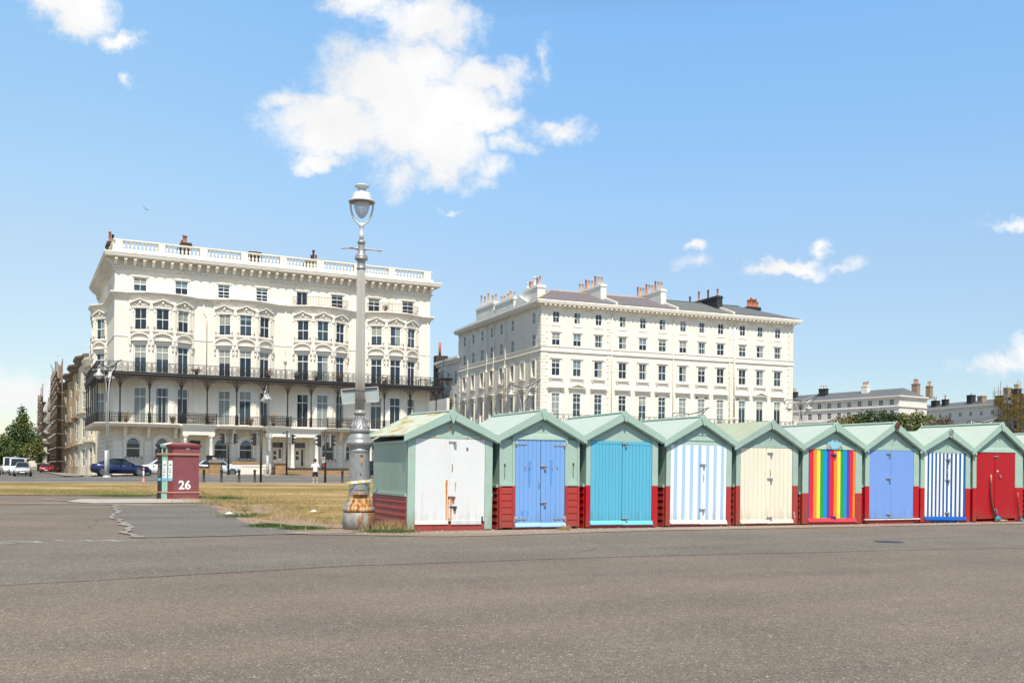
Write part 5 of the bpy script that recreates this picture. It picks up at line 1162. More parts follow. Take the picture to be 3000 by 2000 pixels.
wb.M = frame((0, BD), (0, -1)); wall(wb, 0, BD, 17.1, 20.3, [(8, 9.1, 17.8, 19.1), (14, 15.1, 17.8, 19.1)], STUC)
for x in (8.55, 14.55): window(B1, wb.M @ T3(x, 0, 17.8), 1.1, 1.3, 'sash', 0)
wb.M = frame((BW, 0), (0, 1)); wall(wb, 0, BD, 17.1, 20.3, [], STUC)
wb.M = frame((BW, BD), (-1, 0)); wall(wb, 0, BW, G0, 21.2, [], STUC)
# ground floor: rusticated with arched windows
gw = [1.75, 4.35, 9.75, 12.15, 20.4, 22.9, 27.5, 30.0]; wb.M = Matrix.Identity(4)
holes = [(c-.62, c+.62, 2.25, 4.2, 1) for c in gw]+[(c-.55, c+.55, 1.35, 4.0) for c in (7.3, 15.25, 17.5, 25.3)]
wall(wb, 0, BW, G0, 5.3, holes, STUC_D, .25)
wb.M = frame((0, BD), (0, -1)); wall(wb, 0, BD, G0, 5.3, [(BD-4.6, BD-3.4, 2.2, 4.0), (BD-12, BD-10.8, 2.2, 4.0)], STUC_D); wb.M = frame((BW, 0), (0, 1)); wall(wb, 0, BD, G0, 5.3, [], STUC_D)
wb.M = Matrix.Identity(4); wb.face([(0, 0, 21.0), (BW, 0, 21.0), (BW, BD, 21.0), (0, BD, 21.0)], SLATEG)
wb.build('wall', B1)
for x in (BD-4.0, BD-11.4): window(B1, frame((0, BD), (0, -1)) @ T3(x, 0, 2.2), 1.2, 1.8, 'sash', 0)
# rustication: raised courses between the openings
b = MB(); xs = [0]+[v for c in sorted([(c-.95, c+.95) for c in gw]+[(c-.95, c+.95) for c in (7.3, 15.25, 17.5, 25.3)]) for v in c]+[BW]
for i in range(0, len(xs), 2):
    x0_, x1_ = xs[i]+.03, xs[i+1]-.03
    if x1_-x0_ < .15: continue
    for k in range(7): b.box(x0_, x1_, -.05, 0, G0+.15+k*.46, G0+.15+k*.46+.415, STUC)
for k in range(2): b.box(.02, BW-.02, -.05, 0, 4.55+k*.36, 4.55+k*.36+.32, STUC_D)
b.M = frame((0, BD), (0, -1))
for k in range(10): b.box(.02, BD, -.05, 0, G0+.15+k*.46, G0+.15+k*.46+.415, STUC_D)
b.build('rusticated_stonework', B1)
for c in gw:     # arched windows: ogee-headed dark glass, sash bar, archivolt and keystone
    Mw = T3(c, .2, 2.25); b = MB(); b.box(-.62, -.56, -.05, 0, 0, 1.4, TRIM); b.box(.56, .62, -.05, 0, 0, 1.4, TRIM); b.box(-.56, .56, -.05, 0, 0, .07, TRIM); b.box(-.56, .56, -.05, 0, .84, .91, TRIM)
    n = 10
    for q in range(n):
        a0, a1 = math.pi*q/n, math.pi*(q+1)/n; f = lambda a, r_: (r_*math.cos(a), 1.33+r_*math.sin(a)); b.prism([f(a0, .62), f(a1, .62), f(a1, .50), f(a0, .50)], -.05, 0, 'y', TRIM)
    o = b.build('window', B1, M=Mw); b = MB(); b.face([(-.6, -.01, .02), (.6, -.01, .02), (.6, -.01, 1.33)]+[(.6*math.cos(math.pi*q/12), -.01, 1.33+.6*math.sin(math.pi*q/12)) for q in range(1, 12)]+[(-.6, -.01, 1.33)], GLASS); b.build('pane', o)
    if wr.random() < .5: b = MB(); b.box(-.45, .45, -.016, -.012, 1.3, 1.72, BLIND2); b.build('blind', o)
    b = MB()
    for q in range(n):
        a0, a1 = math.pi*q/n, math.pi*(q+1)/n; f = lambda a, r_: (r_*math.cos(a), 1.33+r_*math.sin(a)); b.prism([f(a0, .88), f(a1, .88), f(a1, .64), f(a0, .64)], -.30, -.20, 'y', STUC); b.prism([f(a0, 1.06), f(a1, 1.06), f(a1, .88), f(a0, .88)], -.27, -.20, 'y', STUC_D)
    b.prism([(-.15, 2.15), (.15, 2.15), (.25, 2.75), (-.25, 2.75)], -.34, -.20, 'y', STUC_D); b.box(-.80, .80, -.36, -.2, -.14, -.02, ORN)
    for s_ in (-1, 1): b.box(s_*.76-.12, s_*.76+.12, -.26, -.2, 0, 1.33, STUC)
    b.build('archivolt', B1, M=Mw)
    b = MB(); b.tube([(-.7, -.5, .08), (.7, -.5, .08)], .02, 4, IRON)
    for x in (-.7, -.35, 0, .35, .7): b.tube([(x, -.5, -.12), (x, -.5, .12)], .018, 4, IRON); b.ring((x, -.5, 0), .07, .012, IRON, 8)
    b.build('window_guard', B1, M=Mw)
# string course between third floor and attic, following the bays
b = MB(); b.sweep(path_b, [(0, 17.72), (.34, 17.66), (.42, 17.62), (.42, 17.54), (.30, 17.46), (.26, 17.36), (.10, 17.22), (.06, 17.10), (0, 17.08)], STUCG); b.build('string_course', B1)
b = MB(); b.sweep(path_b, [(0, 13.62), (.05, 13.60), (.05, 13.54), (0, 13.5)], STUC); b.build('string_course', B1)
# main cornice
b = MB(); b.sweep(path_f, [(0, 21.25), (.97, 21.20), (1.0, 21.12), (.96, 21.02), (.92, 20.86), (.90, 20.80), (.10, 20.76), (.08, 20.05), (.26, 20.02), (.26, 19.92), (.06, 19.90), (.06, 19.62), (0, 19.60)], STUCG); cor = b.build('cornice', B1)
bm = MB(); bm.box(-.13, .13, -.80, -.09, 20.52, 20.76, ORN); bm.prism([(-.78, 20.52), (-.09, 20.52), (-.09, 20.06), (-.30, 20.08), (-.36, 20.22), (-.55, 20.34)], -.12, .12, 'x', ORN); brm = bm.mesh('bracket')
n = 38
for k in range(n+1): inst('bracket', brm, cor, T3(.05+k*(BW-.1)/n, 0, 0))
for k in range(20): inst('bracket', brm, cor, frame((0, BD), (0, -1)) @ T3(.8+k*1.0, 0, 0))
b = MB(); k = .05
while k < BW: b.box(k, k+.12, -.16, -.06, 19.70, 19.90, ORN); k += .24
b.M = frame((0, BD), (0, -1)); k = .05
while k < BD: b.box(k, k+.12, -.16, -.06, 19.70, 19.90, ORN); k += .24
b.build('dentil_course', B1)
# balustrade
b = MB(); b.sweep(path_f, [(-.30, 21.2), (.24, 21.25), (.24, 21.55), (.16, 21.60), (.12, 21.62), (-.22, 21.62), (-.30, 21.2)], CHIMW); bal = b.build('balustrade', B1)
b = MB(); b.sweep(path_f, [(-.2, 22.36), (.15, 22.36), (.20, 22.40), (.20, 22.46), (.12, 22.50), (-.2, 22.50), (-.26, 22.42), (-.2, 22.36)], STUC2); b.build('coping', B1)
piers = [(0, .63), (3.81, 4.4), (7.6, 8.27), (11.47, 12.12), (15.29, 15.95), (19.0, 19.72), (22.92, 23.7), (26.65, 27.37), (30.6, 31.4)]
bb = MB(); bb.lathe([(.11, 21.6), (.11, 21.68), (.06, 21.71), (.08, 21.76), (.125, 21.86), (.12, 21.93), (.06, 22.10), (.05, 22.2), (.085, 22.24), (.06, 22.28), (.11, 22.32), (.11, 22.37)], 10, STUC2); bme = bb.mesh('baluster')
for (a, c), (a2, c2) in zip(piers, piers[1:]):
    n = 9
    for k in range(n): inst('baluster', bme, bal, T3(c+(a2-c)*(k+.5)/n, .04, 0))
b = MB()
for a, c in piers: b.box(a-.0, c, -.19, .24, 21.55, 22.37, STUC2)
for yy in (0, 4.8, 9.6, 14.4): b.box(-.19, .24, yy, yy+.7, 21.55, 22.37, STUC2)
b.box(BW-.24, BW+.19, .2, BD, 21.55, 22.37, STUC2); b.build('pier', B1)
for k in range(26): inst('baluster', bme, bal, T3(.0, .9+k*.42+.3*(k//9), 0))
# chimneys on the roof
def chimney(root, x, y, z0, z1, w, d, mat, pots, pm, name='chimney_stack', ph=.9):
    b = MB(); b.box(x-w/2, x+w/2, y-d/2, y+d/2, z0, z1-.35, mat); b.box(x-w/2-.08, x+w/2+.08, y-d/2-.08, y+d/2+.08, z1-.35, z1-.2, mat); b.box(x-w/2-.02, x+w/2+.02, y-d/2-.02, y+d/2+.02, z1-.2, z1, mat); o = b.build(name, root)
    r_ = random.Random(int(x*7+y*3)); al = max(w, d)
    for k in range(pots):
        t_ = (k+.5)/pots-.5; px = x+(t_*w*.9 if w >= d else r_.uniform(-.15, .15)*w); py = y+(t_*d*.9 if d > w else 0); h_ = ph*r_.uniform(.7, 1.15); m_ = pm[k % len(pm)]
        b = MB(); b.lathe([(.15, z1-.02), (.15, z1+.08), (.115, z1+.12), (.105, z1+h_-.16), (.15, z1+h_-.12), (.15, z1+h_-.04), (.11, z1+h_)], 9, m_, (px, py)); b.build('chimney_pot', o)
    return o
DRK = pbr('sooty_brick', (.055, .04, .03), .9, .3, 4)
chimney(B1, .2, 7, 21, 23.5, .8, 1.8, DRK, 3, [DRK, TERRA], ph=1.0); chimney(B1, 7.2, 7, 21, 24.1, 1.0, 2.4, DRK, 5, [TERRA], ph=.8); chimney(B1, 14.1, 7, 21, 23.9, 1.3, 2.4, DRK, 2, [TERRB], ph=.35)
chimney(B1, 20.6, 7, 21, 23.8, 1.6, 2.4, CHIMT, 4, [DRK, TERRA], ph=.9); chimney(B1, 29.6, 9, 21, 23.2, 1.0, 2.0, STUC2, 2, [TERRB], ph=.3)
# ---- canopy / upper balcony and lower balcony --------------------
YB = -2.3
bpath = [(-1.6, 14.5), (-1.6, -1.3), (-.6, YB), (BW+.2, YB), (BW+.9, YB+.5), (BW+.9, 1.5)]
inner = [(0, 14.5), (0, 0), (0, 0), (BW, 0), (BW, 0), (BW, 1.5)]
def slab(z0, z1, mat, edge):
    b = MB(); n = len(bpath)
    for i in range(n-1):
        for z, fl in ((z0, 1), (z1, 0)):
            q = [(*bpath[i], z), (*bpath[i+1], z), (*inner[i+1], z), (*inner[i], z)]; b.face(q if not fl else q[::-1], mat)
    b.sweep(bpath, edge, mat if edge[0][0] < .01 else IRON); return b
b = slab(9.80, 10.08, IRON, [(0, 10.10), (.10, 10.09), (.12, 10.02), (.06, 9.92), (.10, 9.86), (.02, 9.72), (0, 9.70)]); b.build('canopy', B1)
b = slab(5.12, 5.42, STUC_D, [(0, 5.43), (.12, 5.42), (.13, 5.34), (.04, 5.26), (0, 5.12)]); b.build('balcony_slab', B1)
# iron lattice: valance under the canopy edge, railings above and below
def seglist(path, step):
    out = []
    for p0, p1 in zip(path, path[1:]):
        ln = math.dist(p0, p1); n = max(1, round(ln/step))
        for k in range(n): out.append((frame((p0[0]+(p1[0]-p0[0])*k/n, p0[1]+(p1[1]-p0[1])*k/n), (p1[0]-p0[0], p1[1]-p0[1])), ln/n))
    return out
b = MB()
for M, ln in seglist(bpath, .34):
    b.M = M; b.tube([(ln*(.5+.42*math.cos(math.pi*q/5)), 0, 9.70-.32*math.sin(math.pi*q/5)) for q in range(6)], .022, 3, IRONB, False); b.ring((ln/2, 0, 9.60), .07, .018, IRONB, 7); b.box(0, ln, -.02, .02, 9.66, 9.72, IRONB)
b.build('valance', B1)
def rail_mesh(ln, h, kind, mat):
    b = MB(); b.box(0, ln, -.025, .025, h-.05, h, mat); b.box(0, ln, -.02, .02, .06, .10, mat); b.box(0, ln, -.015, .015, h-.16, h-.13, mat)
    if kind == 'scroll':
        for cx, cz, r_ in ((ln*.26, .34, .16), (ln*.26, .34, .08), (ln*.74, .34, .16), (ln*.74, .34, .08), (ln*.5, .58, .10), (ln*.12, .60, .07), (ln*.88, .60, .07), (ln*.5, .2, .07)): b.ring((cx, 0, cz), r_, .022, mat, 10)
        for x in (ln*.5, 0): b.box(x-.012, x+.012, -.012, .012, .08, h, mat)
        for x in (ln*.06, ln*.44, ln*.56, ln*.94): b.box(x-.014, x+.014, -.012, .012, .08, h-.14, mat)
    else:
        n = max(2, round(ln/.22))
        for k in range(n):
            x = ln*(k+.5)/n; b.ring((x, 0, .50), .085, .02, mat, 8); b.ring((x, 0, .24), .085, .02, mat, 8); b.ring((x, 0, .72), .05, .018, mat, 6)
            for xx in (ln*k/n,): b.box(xx-.012, xx+.012, -.012, .012, .08, h, mat)
    b.box(-.012, .012, -.02, .02, 0, h+.04, mat); return b.mesh('railing')
RC = {}
def railing(root, path, z, h, kind, mat, step, name='railing'):
    par = None
    for M, ln in seglist(path, step):
        k = (round(ln, 2), h, kind, mat.name)
        if k not in RC: RC[k] = rail_mesh(ln, h, kind, mat)
        if par is None: par = inst(name, RC[k], root, M @ T3(0, 0, z)); inv = (M @ T3(0, 0, z)).inverted()
        else: inst('railing_panel', RC[k], par, inv @ M @ T3(0, 0, z))
    return par
ipath = [(-1.55, 14.4), (-1.55, -1.25), (-.58, YB+.06), (BW+.2, YB+.06), (BW+.85, YB+.55), (BW+.85, 1.4)]
railing(B1, ipath, 10.08, .92, 'scroll', IRON, 1.05); railing(B1, ipath, 5.42, .90, 'loop', IRONB, 1.15)
colx = [-.62, .35, 2.9, 5.7, 8.04, 10.77, 13.4, 15.66, 18.0, 20.7, 23.2, 25.6, 28.4, 31.3]
for M in [T3(x, YB+.1, 0) for x in colx]+[T3(-1.5, y, 0) @ Matrix.Rotation(R(-90), 4, 'Z') for y in (-1.1, 1.8, 4.6, 7.4, 10.4, 13.4)]:
    b = MB(); b.lathe([(.14, 5.42), (.14, 6.3), (.10, 6.4), (.07, 6.5), (.062, 9.0), (.11, 9.1), (.07, 9.2), (.09, 9.7)], 8, IRON); o = b.build('iron_column', B1, M=M)
    b = MB()
    for s_ in (-1, 1):
        for q in range(6):
            a0, a1 = math.pi/2*q/6, math.pi/2*(q+1)/6; rr_ = .95; f = lambda a: (s_*(.08+rr_*(1-math.cos(a))), 8.62+rr_*math.sin(a)); p_, q_ = f(a0), f(a1)
            b.tube([(p_[0], 0, p_[1]), (q_[0], 0, q_[1])], .03, 4, IRONB); b.tube([(p_[0]*.98, 0, p_[1]), (p_[0]*.98, 0, 9.7)], .014, 3, IRONB)
        for (dx, dz, r_) in ((.16, 9.45, .10), (.30, 9.52, .09), (.2, 9.2, .07), (.46, 9.58, .07), (.14, 9.0, .04)): b.ring((s_*(dx+.04), 0, dz), r_, .024, IRONB, 8)
    b.build('spandrel_bracket', o)
b = MB()
for x in [1.0, 3.05, 5.5, 8.6, 10.9, 19.2, 21.6, 24.0, 26.5, 29, 31]: b.box(x-.16, x+.16, -.75, -.05, 4.95, 5.12, ORN); b.prism([(-.7, 4.95), (-.05, 4.95), (-.05, 4.15), (-.25, 4.15), (-.35, 4.5)], x-.14, x+.14, 'x', ORN)
b.build('corbels', B1)
# small thin balconies above the third and fourth bays
for a in bays[2:]:
    pp = baypath(a, BP+.1); b = MB(); fr_ = pp[1:-1]; pts_ = []
    for p0, p1 in zip(fr_, fr_[1:]):
        n = round(math.dist(p0, p1)/.16)
        for k in range(n+1): t_ = k/n; pts_.append((p0[0]+(p1[0]-p0[0])*t_, p0[1]+(p1[1]-p0[1])*t_))
    for x, y in pts_: b.box(x-.010, x+.010, y-.010, y+.010, 17.7, 18.55, IRONB)
    b.tube([(x, y, 18.55) for x, y in fr_], .022, 4, IRONB); b.tube([(x, y, 17.78) for x, y in fr_], .016, 4, IRONB)
    for x, y in (pp[1], pp[-2]): b.tube([(x, y, 18.55), (x, 0, 18.55)], .02, 4, IRONB)
    b.build('roof_railing', B1)
# porches: entablature on columns, doors behind
def porch(x0, x1, cols):
    b = MB(); b.sweep([(x0, .0), (x0, -2.3), (x1, -2.3), (x1, 0)], [(0, 5.45), (.30, 5.40), (.34, 5.28), (.16, 5.12), (.10, 5.02), (.0, 5.0), (0, 4.98), (.02, 4.45), (0, 4.42), (-.3, 4.42)], STUC2); b.face([(x0, 0, 4.43), (x1, 0, 4.43), (x1, -2.3, 4.43), (x0, -2.3, 4.43)], STUC_D); b.face([(x0, 0, 5.44), (x0, -2.3, 5.44), (x1, -2.3, 5.44), (x1, 0, 5.44)], STUC2)
    k = x0+.05
    while k < x1-.1: b.box(k, k+.14, -2.335, -2.3, 4.58, 4.96, STUC); b.box(k, k+.10, -2.5, -2.35, 5.04, 5.12, STUC2); k += .32
    o = b.build('porch_entablature', B1)
    for x in cols:
        b = MB(); b.lathe([(.26, 1.30), (.26, 1.42), (.21, 1.48), (.195, 1.6), (.185, 2.6), (.165, 3.95), (.18, 3.98), (.165, 4.02), (.17, 4.12), (.24, 4.22), (.26, 4.26), (.26, 4.42)], 16, STUC2, (x, -2.05)); b.box(x-.27, x+.27, -2.32, -1.78, 4.34, 4.425, STUC2); b.build('column', B1)
        b = MB(); b.box(x-.2, x+.2, -.12, -.0, 1.3, 4.42, STUC); b.box(x-.26, x+.26, -.16, 0, 4.2, 4.42, STUC); b.build('pilaster', B1)
    b = MB(); b.box(x0-.1, x1+.1, -2.6, 0, .4, 1.31, STUC_D); b.box(x0+.3, x1-.3, -3.0, -2.6, .4, 1.0, STUC_D); b.build('porch_steps', B1)
porch(5.85, 8.75, (6.11, 8.47)); porch(13.65, 18.95, (13.94, 16.24, 18.64)); porch(24, 26.8, (24.2, 26.6))
# railed projections over the porches
for x0, x1 in ((5.75, 8.85), (13.3, 15.9), (19.6, 22.4)):
    railing(B1, [(x0, -2.3), (x0, -2.75), (x1, -2.75), (x1, -2.3)], 5.44, 1.0, 'loop', IRON, .9)
CREAMD = pbr('cream_door', (.56, .50, .40), .5, .05, 3)
for x in (7.3, 15.25, 17.5, 25.3):
    b = MB(); b.box(-.55, .55, .12, .17, 0, 2.65, CREAMD); b.box(-.50, -.02, .09, .12, .1, 1.9, CREAMD); o = b.build('front_door', B1, M=T3(x, 0, 1.35))
    b = MB(); b.box(-.40, -.12, .07, .09, .9, 1.25, GLASS); b.box(-.40, -.12, .07, .09, 1.4, 1.75, GLASS); b.box(.15, .35, .10, .12, .3, 1.95, GLASS); b.box(-.5, .5, .10, .12, 2.1, 2.6, GLASS); b.build('door_glass', o)
# downpipe, alarm box, wall lantern
b = MB(); b.tube([(15.9, -.07, 9.9), (15.9, -.07, 17.1)], .05, 6, STUC); b.tube([(8.3, -.07, 9.9), (8.3, -.07, 15.8), (8.0, -.07, 16.3), (8.0, -.07, 17.1)], .055, 6, STUC); b.tube([(31.1, -.07, 5.4), (31.1, -.07, 17.1)], .05, 6, STUC); b.build('downpipe', B1)
b = MB(); b.box(15.75, 16.05, -.18, 0, 12.0, 12.35, STUC2); b.build('alarm_box', B1)
# ---- things standing on its balconies ----------------------------
PLT = pbr('potted_leaves', (.06, .09, .03), .8, .4, 8); PLTR = pbr('russet_leaves', (.16, .045, .03), .8, .4, 8); DRY = pbr('dry_twigs', (.34, .24, .14), .9, .3, 8)
M1 = Matrix.Translation((-36.99, 92.3, 0)) @ Matrix.Rotation(R(26.6), 4, 'Z')
def plant(lx, ly, lz, r_, h_, mat, label, seed, pot=True):
    p = M1 @ Vector((lx, ly, lz)); t = thing('potted_plant', label, 'plant', p, R(26.6), 'plants on the balconies')
    if pot: b = MB(); b.lathe([(.12, 0), (.17, .28), (.19, .3)], 9, TERRA); b.build('pot', t)
    b = MB(); rr = random.Random(seed)
    for q in range(130):
        a = rr.random()*6.28; e_ = rr.random()**.6; c = Vector((math.cos(a)*r_*e_, math.sin(a)*r_*e_, .28+h_*rr.random())); s_ = .07
        u = Vector((rr.gauss(0, 1), rr.gauss(0, 1), rr.gauss(0, 1))).normalized()*s_; w_ = u.orthogonal().normalized()*s_; b.face([c-u, c+w_*.6, c+u, c-w_*.6], mat)
    for q in range(5): a = q*1.25; b.tube([(0, 0, .2), (math.cos(a)*r_*.7, math.sin(a)*r_*.7, .28+h_*.8)], .015, 3, DRY)
    b.build('foliage', t)
for i, (lx, lz, r_, h_, m_, lb) in enumerate([(16.6, 10.1, .3, .5, PLT, 'potted plant left of the third bay on the upper balcony'), (18.6, 10.1, .35, .7, PLT, 'leafy pot under the first window of the third bay'), (20.9, 10.1, .45, .6, PLTR, 'dark red shrub in a pot on the upper balcony, right of the third bay centre'), (7.1, 10.1, .5, .3, PLTR, 'low russet planter on the upper balcony between first and second bays'), (13.9, 10.1, .5, .5, PLTR, 'russet bush on the upper balcony left of the pale alarm box'), (8.2, 5.45, .6, .6, DRY, 'tangle of dry stems on the balcony over the single porch'), (.9, 5.45, .4, .7, DRY, 'dry straw coloured plant at the left end of the lower balcony'), (5.0, 5.45, .3, .4, PLT, 'small green pot on the lower balcony left of the single porch'), (14.4, 5.45, .4, 1.1, DRY, 'bare twiggy sapling on the lower balcony over the double porch'), (12.2, 5.45, .3, .4, PLTR, 'little russet pot on the lower balcony near the second bay'), (26.2, 17.7, .35, .5, PLT, 'green and yellow plant on the thin roof balcony, left of the right attic window')]):
    plant(lx, -1.75 if lz < 17 else -.6, lz, r_, h_, m_, lb, i+3)
def chair_set(lx, lz, label_c, label_t, m_):
    p = M1 @ Vector((lx, -1.5, lz)); t = thing('balcony_table', label_t, 'table', p, R(26.6))
    b = MB(); b.box(-.5, .5, -.3, .3, .68, .72, m_); b.build('table_top', t)
    for x in (-.42, .42):
        for y in (-.24, .24): b = MB(); b.box(x-.03, x+.03, y-.03, y+.03, 0, .68, m_); b.build('leg', t)
    p = M1 @ Vector((lx+1.0, -1.5, lz)); t = thing('balcony_chair', label_c, 'chair', p, R(26.6+70)); b = MB(); b.box(-.22, .22, -.22, .22, .42, .46, m_); b.build('seat', t)
    b = MB(); b.box(-.22, .22, .18, .22, .46, .95, m_); b.build('backrest', t)
    for x in (-.2, .2):
        for y in (-.2, .2): b = MB(); b.box(x-.02, x+.02, y-.02, y+.02, 0, .42, m_); b.build('leg', t)
chair_set(25.6, 10.1, 'orange brown wooden chair on the upper balcony before the fourth bay', 'small wooden table on the upper balcony before the fourth bay', pbr('teak', (.24, .12, .05), .7, .2, 6))
chair_set(30.1, 10.1, 'dark chair at the right end of the upper balcony', 'dark table at the right end of the upper balcony', pbr('dark_teak', (.08, .045, .03), .7, .2, 6))
# ================================================================ RIGHT BUILDING
CW, CD = 34.8, 28.0
B2 = thing('terrace_building', 'large cream stucco five storey terrace with slate roof, standing behind the beach huts', 'building', (3.17, 112.41, 0), R(22.5))
ZT = 20.1
colc = [1.83, 4.51, 7.25, 10.43, 13.12, 15.79, 18.64, 21.3, 23.99, 27.19, 29.81, 32.46]
rows2 = [(18.2, 19.5, .84, 'sash'), (15.64, 17.04, 1.04, 'sash'), (12.19, 14.03, 1.06, 'sash'), (7.3, 10.22, 1.02, 'french')]
wb = MB(); holes = [(c-w/2, c+w/2, z0, z1) for c in colc for z0, z1, w, _ in rows2]
wall(wb, 0, CW, .5, ZT, holes, STUC2, .14)
for ci, c in enumerate(colc):
    unit = ci//3
    for ri, (z0, z1, w, st) in enumerate(rows2):
        if ri == 3: st = 'fr_multi' if unit < 3 else 'french'
        bl = None
        if ri == 3: bl = wr.choice([.3, 0, 'full', .25]) if unit < 2 else ('full' if unit == 2 else .35)
        window(B2, T3(c, 0, z0), w, z1-z0, st, bl, .10, .06)
sm = {}
def surr(kind, w, h):
    k = (kind, w, h)
    if k in sm: return sm[k]
    b = MB(); W2 = w/2
    if kind == 'attic': b.box(-W2-.14, W2+.14, -.05, 0, -.36, -.30, STUC2); b.box(-W2-.12, W2+.12, -.03, 0, -.30, -.02, STUC2)
    elif kind == 'fourth':
        for s_ in (-1, 1): b.box(s_*(W2+.06)-.06, s_*(W2+.06)+.06, -.03, 0, 0, h+.06, STUC2)
        b.box(-W2-.18, W2+.18, -.10, 0, h+.12, h+.18, STUC2); b.box(-W2-.14, W2+.14, -.05, 0, -.08, -.0, STUC2)
    elif kind == 'third':
        for s_ in (-1, 1): b.box(s_*(W2+.09)-.09, s_*(W2+.09)+.09, -.045, 0, 0, h+.12, STUC2)
        b.box(-W2-.18, W2+.18, -.05, 0, h, h+.12, STUC2); b.box(-W2-.26, W2+.26, -.14, 0, h+.14, h+.20, STUC2)
        b.box(-W2-.38, W2+.38, -.20, 0, -.30, -.20, STUC2); b.box(-W2-.32, W2+.32, -.13, 0, -.42, -.30, STUC2)
        for s_ in (-1, 1): b.box(s_*(W2+.22)-.07, s_*(W2+.22)+.07, -.15, 0, -.55, -.42, STUC2)
    else:
        for s_ in (-1, 1): b.box(s_*(W2+.12)-.12, s_*(W2+.12)+.12, -.05, 0, 0, h+.25, STUC2)
        b.box(-W2-.24, W2+.24, -.05, 0, h, h+.25, STUC2); b.box(-W2-.42, W2+.42, -.12, 0, h+.38, h+.58, STUC2)
        b.box(-W2-.55, W2+.55, -.38, 0, h+.60, h+.68, STUC2); b.box(-W2-.50, W2+.50, -.30, 0, h+.54, h+.60, STUC2)
        if kind == 'pediment':
            E_ = W2+.58
            for s_ in (-1, 1): b.prism([(0, h+1.14), (0, h+1.02), (s_*E_, h+.62), (s_*E_, h+.72)], -.40, 0, 'y', STUC2)
            b.prism([(-E_+.1, h+.66), (E_-.1, h+.66), (0, h+1.04)], -.08, 0, 'y', STUC_D)
    sm[k] = b.mesh('window_surround'); return sm[k]
for ci, c in enumerate(colc):
    for (z0, z1, w, _), kd in zip(rows2, ('attic', 'fourth', 'third', 'pediment' if ci in (1, 10) else 'hood')): inst('window_surround', surr(kd, w, z1-z0), B2, T3(c, 0, z0))
# left flank: eight bays, one blind column
lc = [25.63, 22.22, 18.85, 15.45, 12.15, 8.55, 5.4, 2.15]; ML = frame((0, CD), (0, -1)); wb.M = ML; holes = []
for i, d in enumerate(lc):
    x = CD-d
    for ri, (z0, z1, w, st) in enumerate(rows2):
        w2 = w; dp = .2; bl_ = (i == 6 and ri < 3)
        Mw = ML @ T3(x, 0, z0); holes.append((x-w2/2, x+w2/2, z0, z1))
        if bl_: b = MB(); b.box(-w2/2, w2/2, .08, .12, 0, z1-z0, STUC2); b.build('blind_recess', B2, M=Mw)
        else: window(B2, Mw, w2, z1-z0, 'sash' if ri < 3 else 'french', .0 if ri < 2 else wr.choice(['full', 'c', 0]), .12 if ri < 2 else .15, .05)
        if ri >= 2:
            b = MB(); W2 = w2/2
            for s_ in (-1, 1): b.box(s_*(W2+.12)-.12, s_*(W2+.12)+.12, -.10, 0, 0, z1-z0+.14, STUC2)
            b.box(-W2-.24, W2+.24, -.10, 0, z1-z0, z1-z0+.16, STUC2); b.box(-W2-.30, W2+.30, -.26, 0, -.26, -.14, STUC2)
            if ri == 3: b.box(-W2-.45, W2+.45, -.42, 0, z1-z0+.62, z1-z0+.72, STUC2); b.box(-W2-.35, W2+.35, -.16, 0, z1-z0+.36, z1-z0+.62, STUC2)
            b.build('window_surround', B2, M=Mw)
        elif ri == 0: inst('window_surround', surr('attic', w, z1-z0), B2, Mw)
wall(wb, 0, CD, .5, ZT, holes, STUC2, .22); wb.M = frame((CW, 0), (0, 1)); wall(wb, 0, CD, .5, ZT, [], STUC2); wb.M = frame((CW, CD), (-1, 0)); wall(wb, 0, CW, .5, ZT, [], STUC2); wb.build('wall', B2)
pth = [(0, CD), (0, 0), (CW, 0), (CW, CD)]
b = MB(); b.sweep(pth, [(0, 20.66), (.80, 20.64), (.83, 20.50), (.78, 20.36), (.76, 20.24), (.28, 20.22), (.24, 20.02), (.06, 20.0), (.05, 19.56), (.0, 19.55)], STUC2); cor = b.build('cornice', B2)
mm = MB(); mm.box(-.14, .14, -.70, -.22, 20.04, 20.22, ORN); me_ = mm.mesh('modillion')
for k in range(58): inst('modillion', me_, cor, T3(.2+k*.6, 0, 0))
for k in range(46): inst('modillion', me_, cor, ML @ T3(.3+k*.6, 0, 0))
for M_, ends, cs in ((T3(0, 0, 0), CW, sorted(colc)), (ML, CD, sorted(CD-d for d in lc))):
    st_ = [0]+[c+.7 for c in cs]; en_ = [c-.7 for c in cs]+[ends]
    for a, c in zip(st_, en_):
        b = MB(); b.M = M_; b.box(a+.05, c-.05, -.06, -.045, 19.66, 19.92, ORN); k = a+.08
        while k < c-.12: b.box(k, k+.10, -.12, -.05, 19.66, 19.90, ORN); k += .2
        b.build('dentil_course', B2)
b = MB(); b.sweep(pth, [(0, 15.56), (.10, 15.54), (.10, 15.46), (.03, 15.42), (.03, 15.06), (.14, 15.02), (.16, 14.94), (.02, 14.86), (0, 14.85)], STUC2); b.build('string_course', B2)
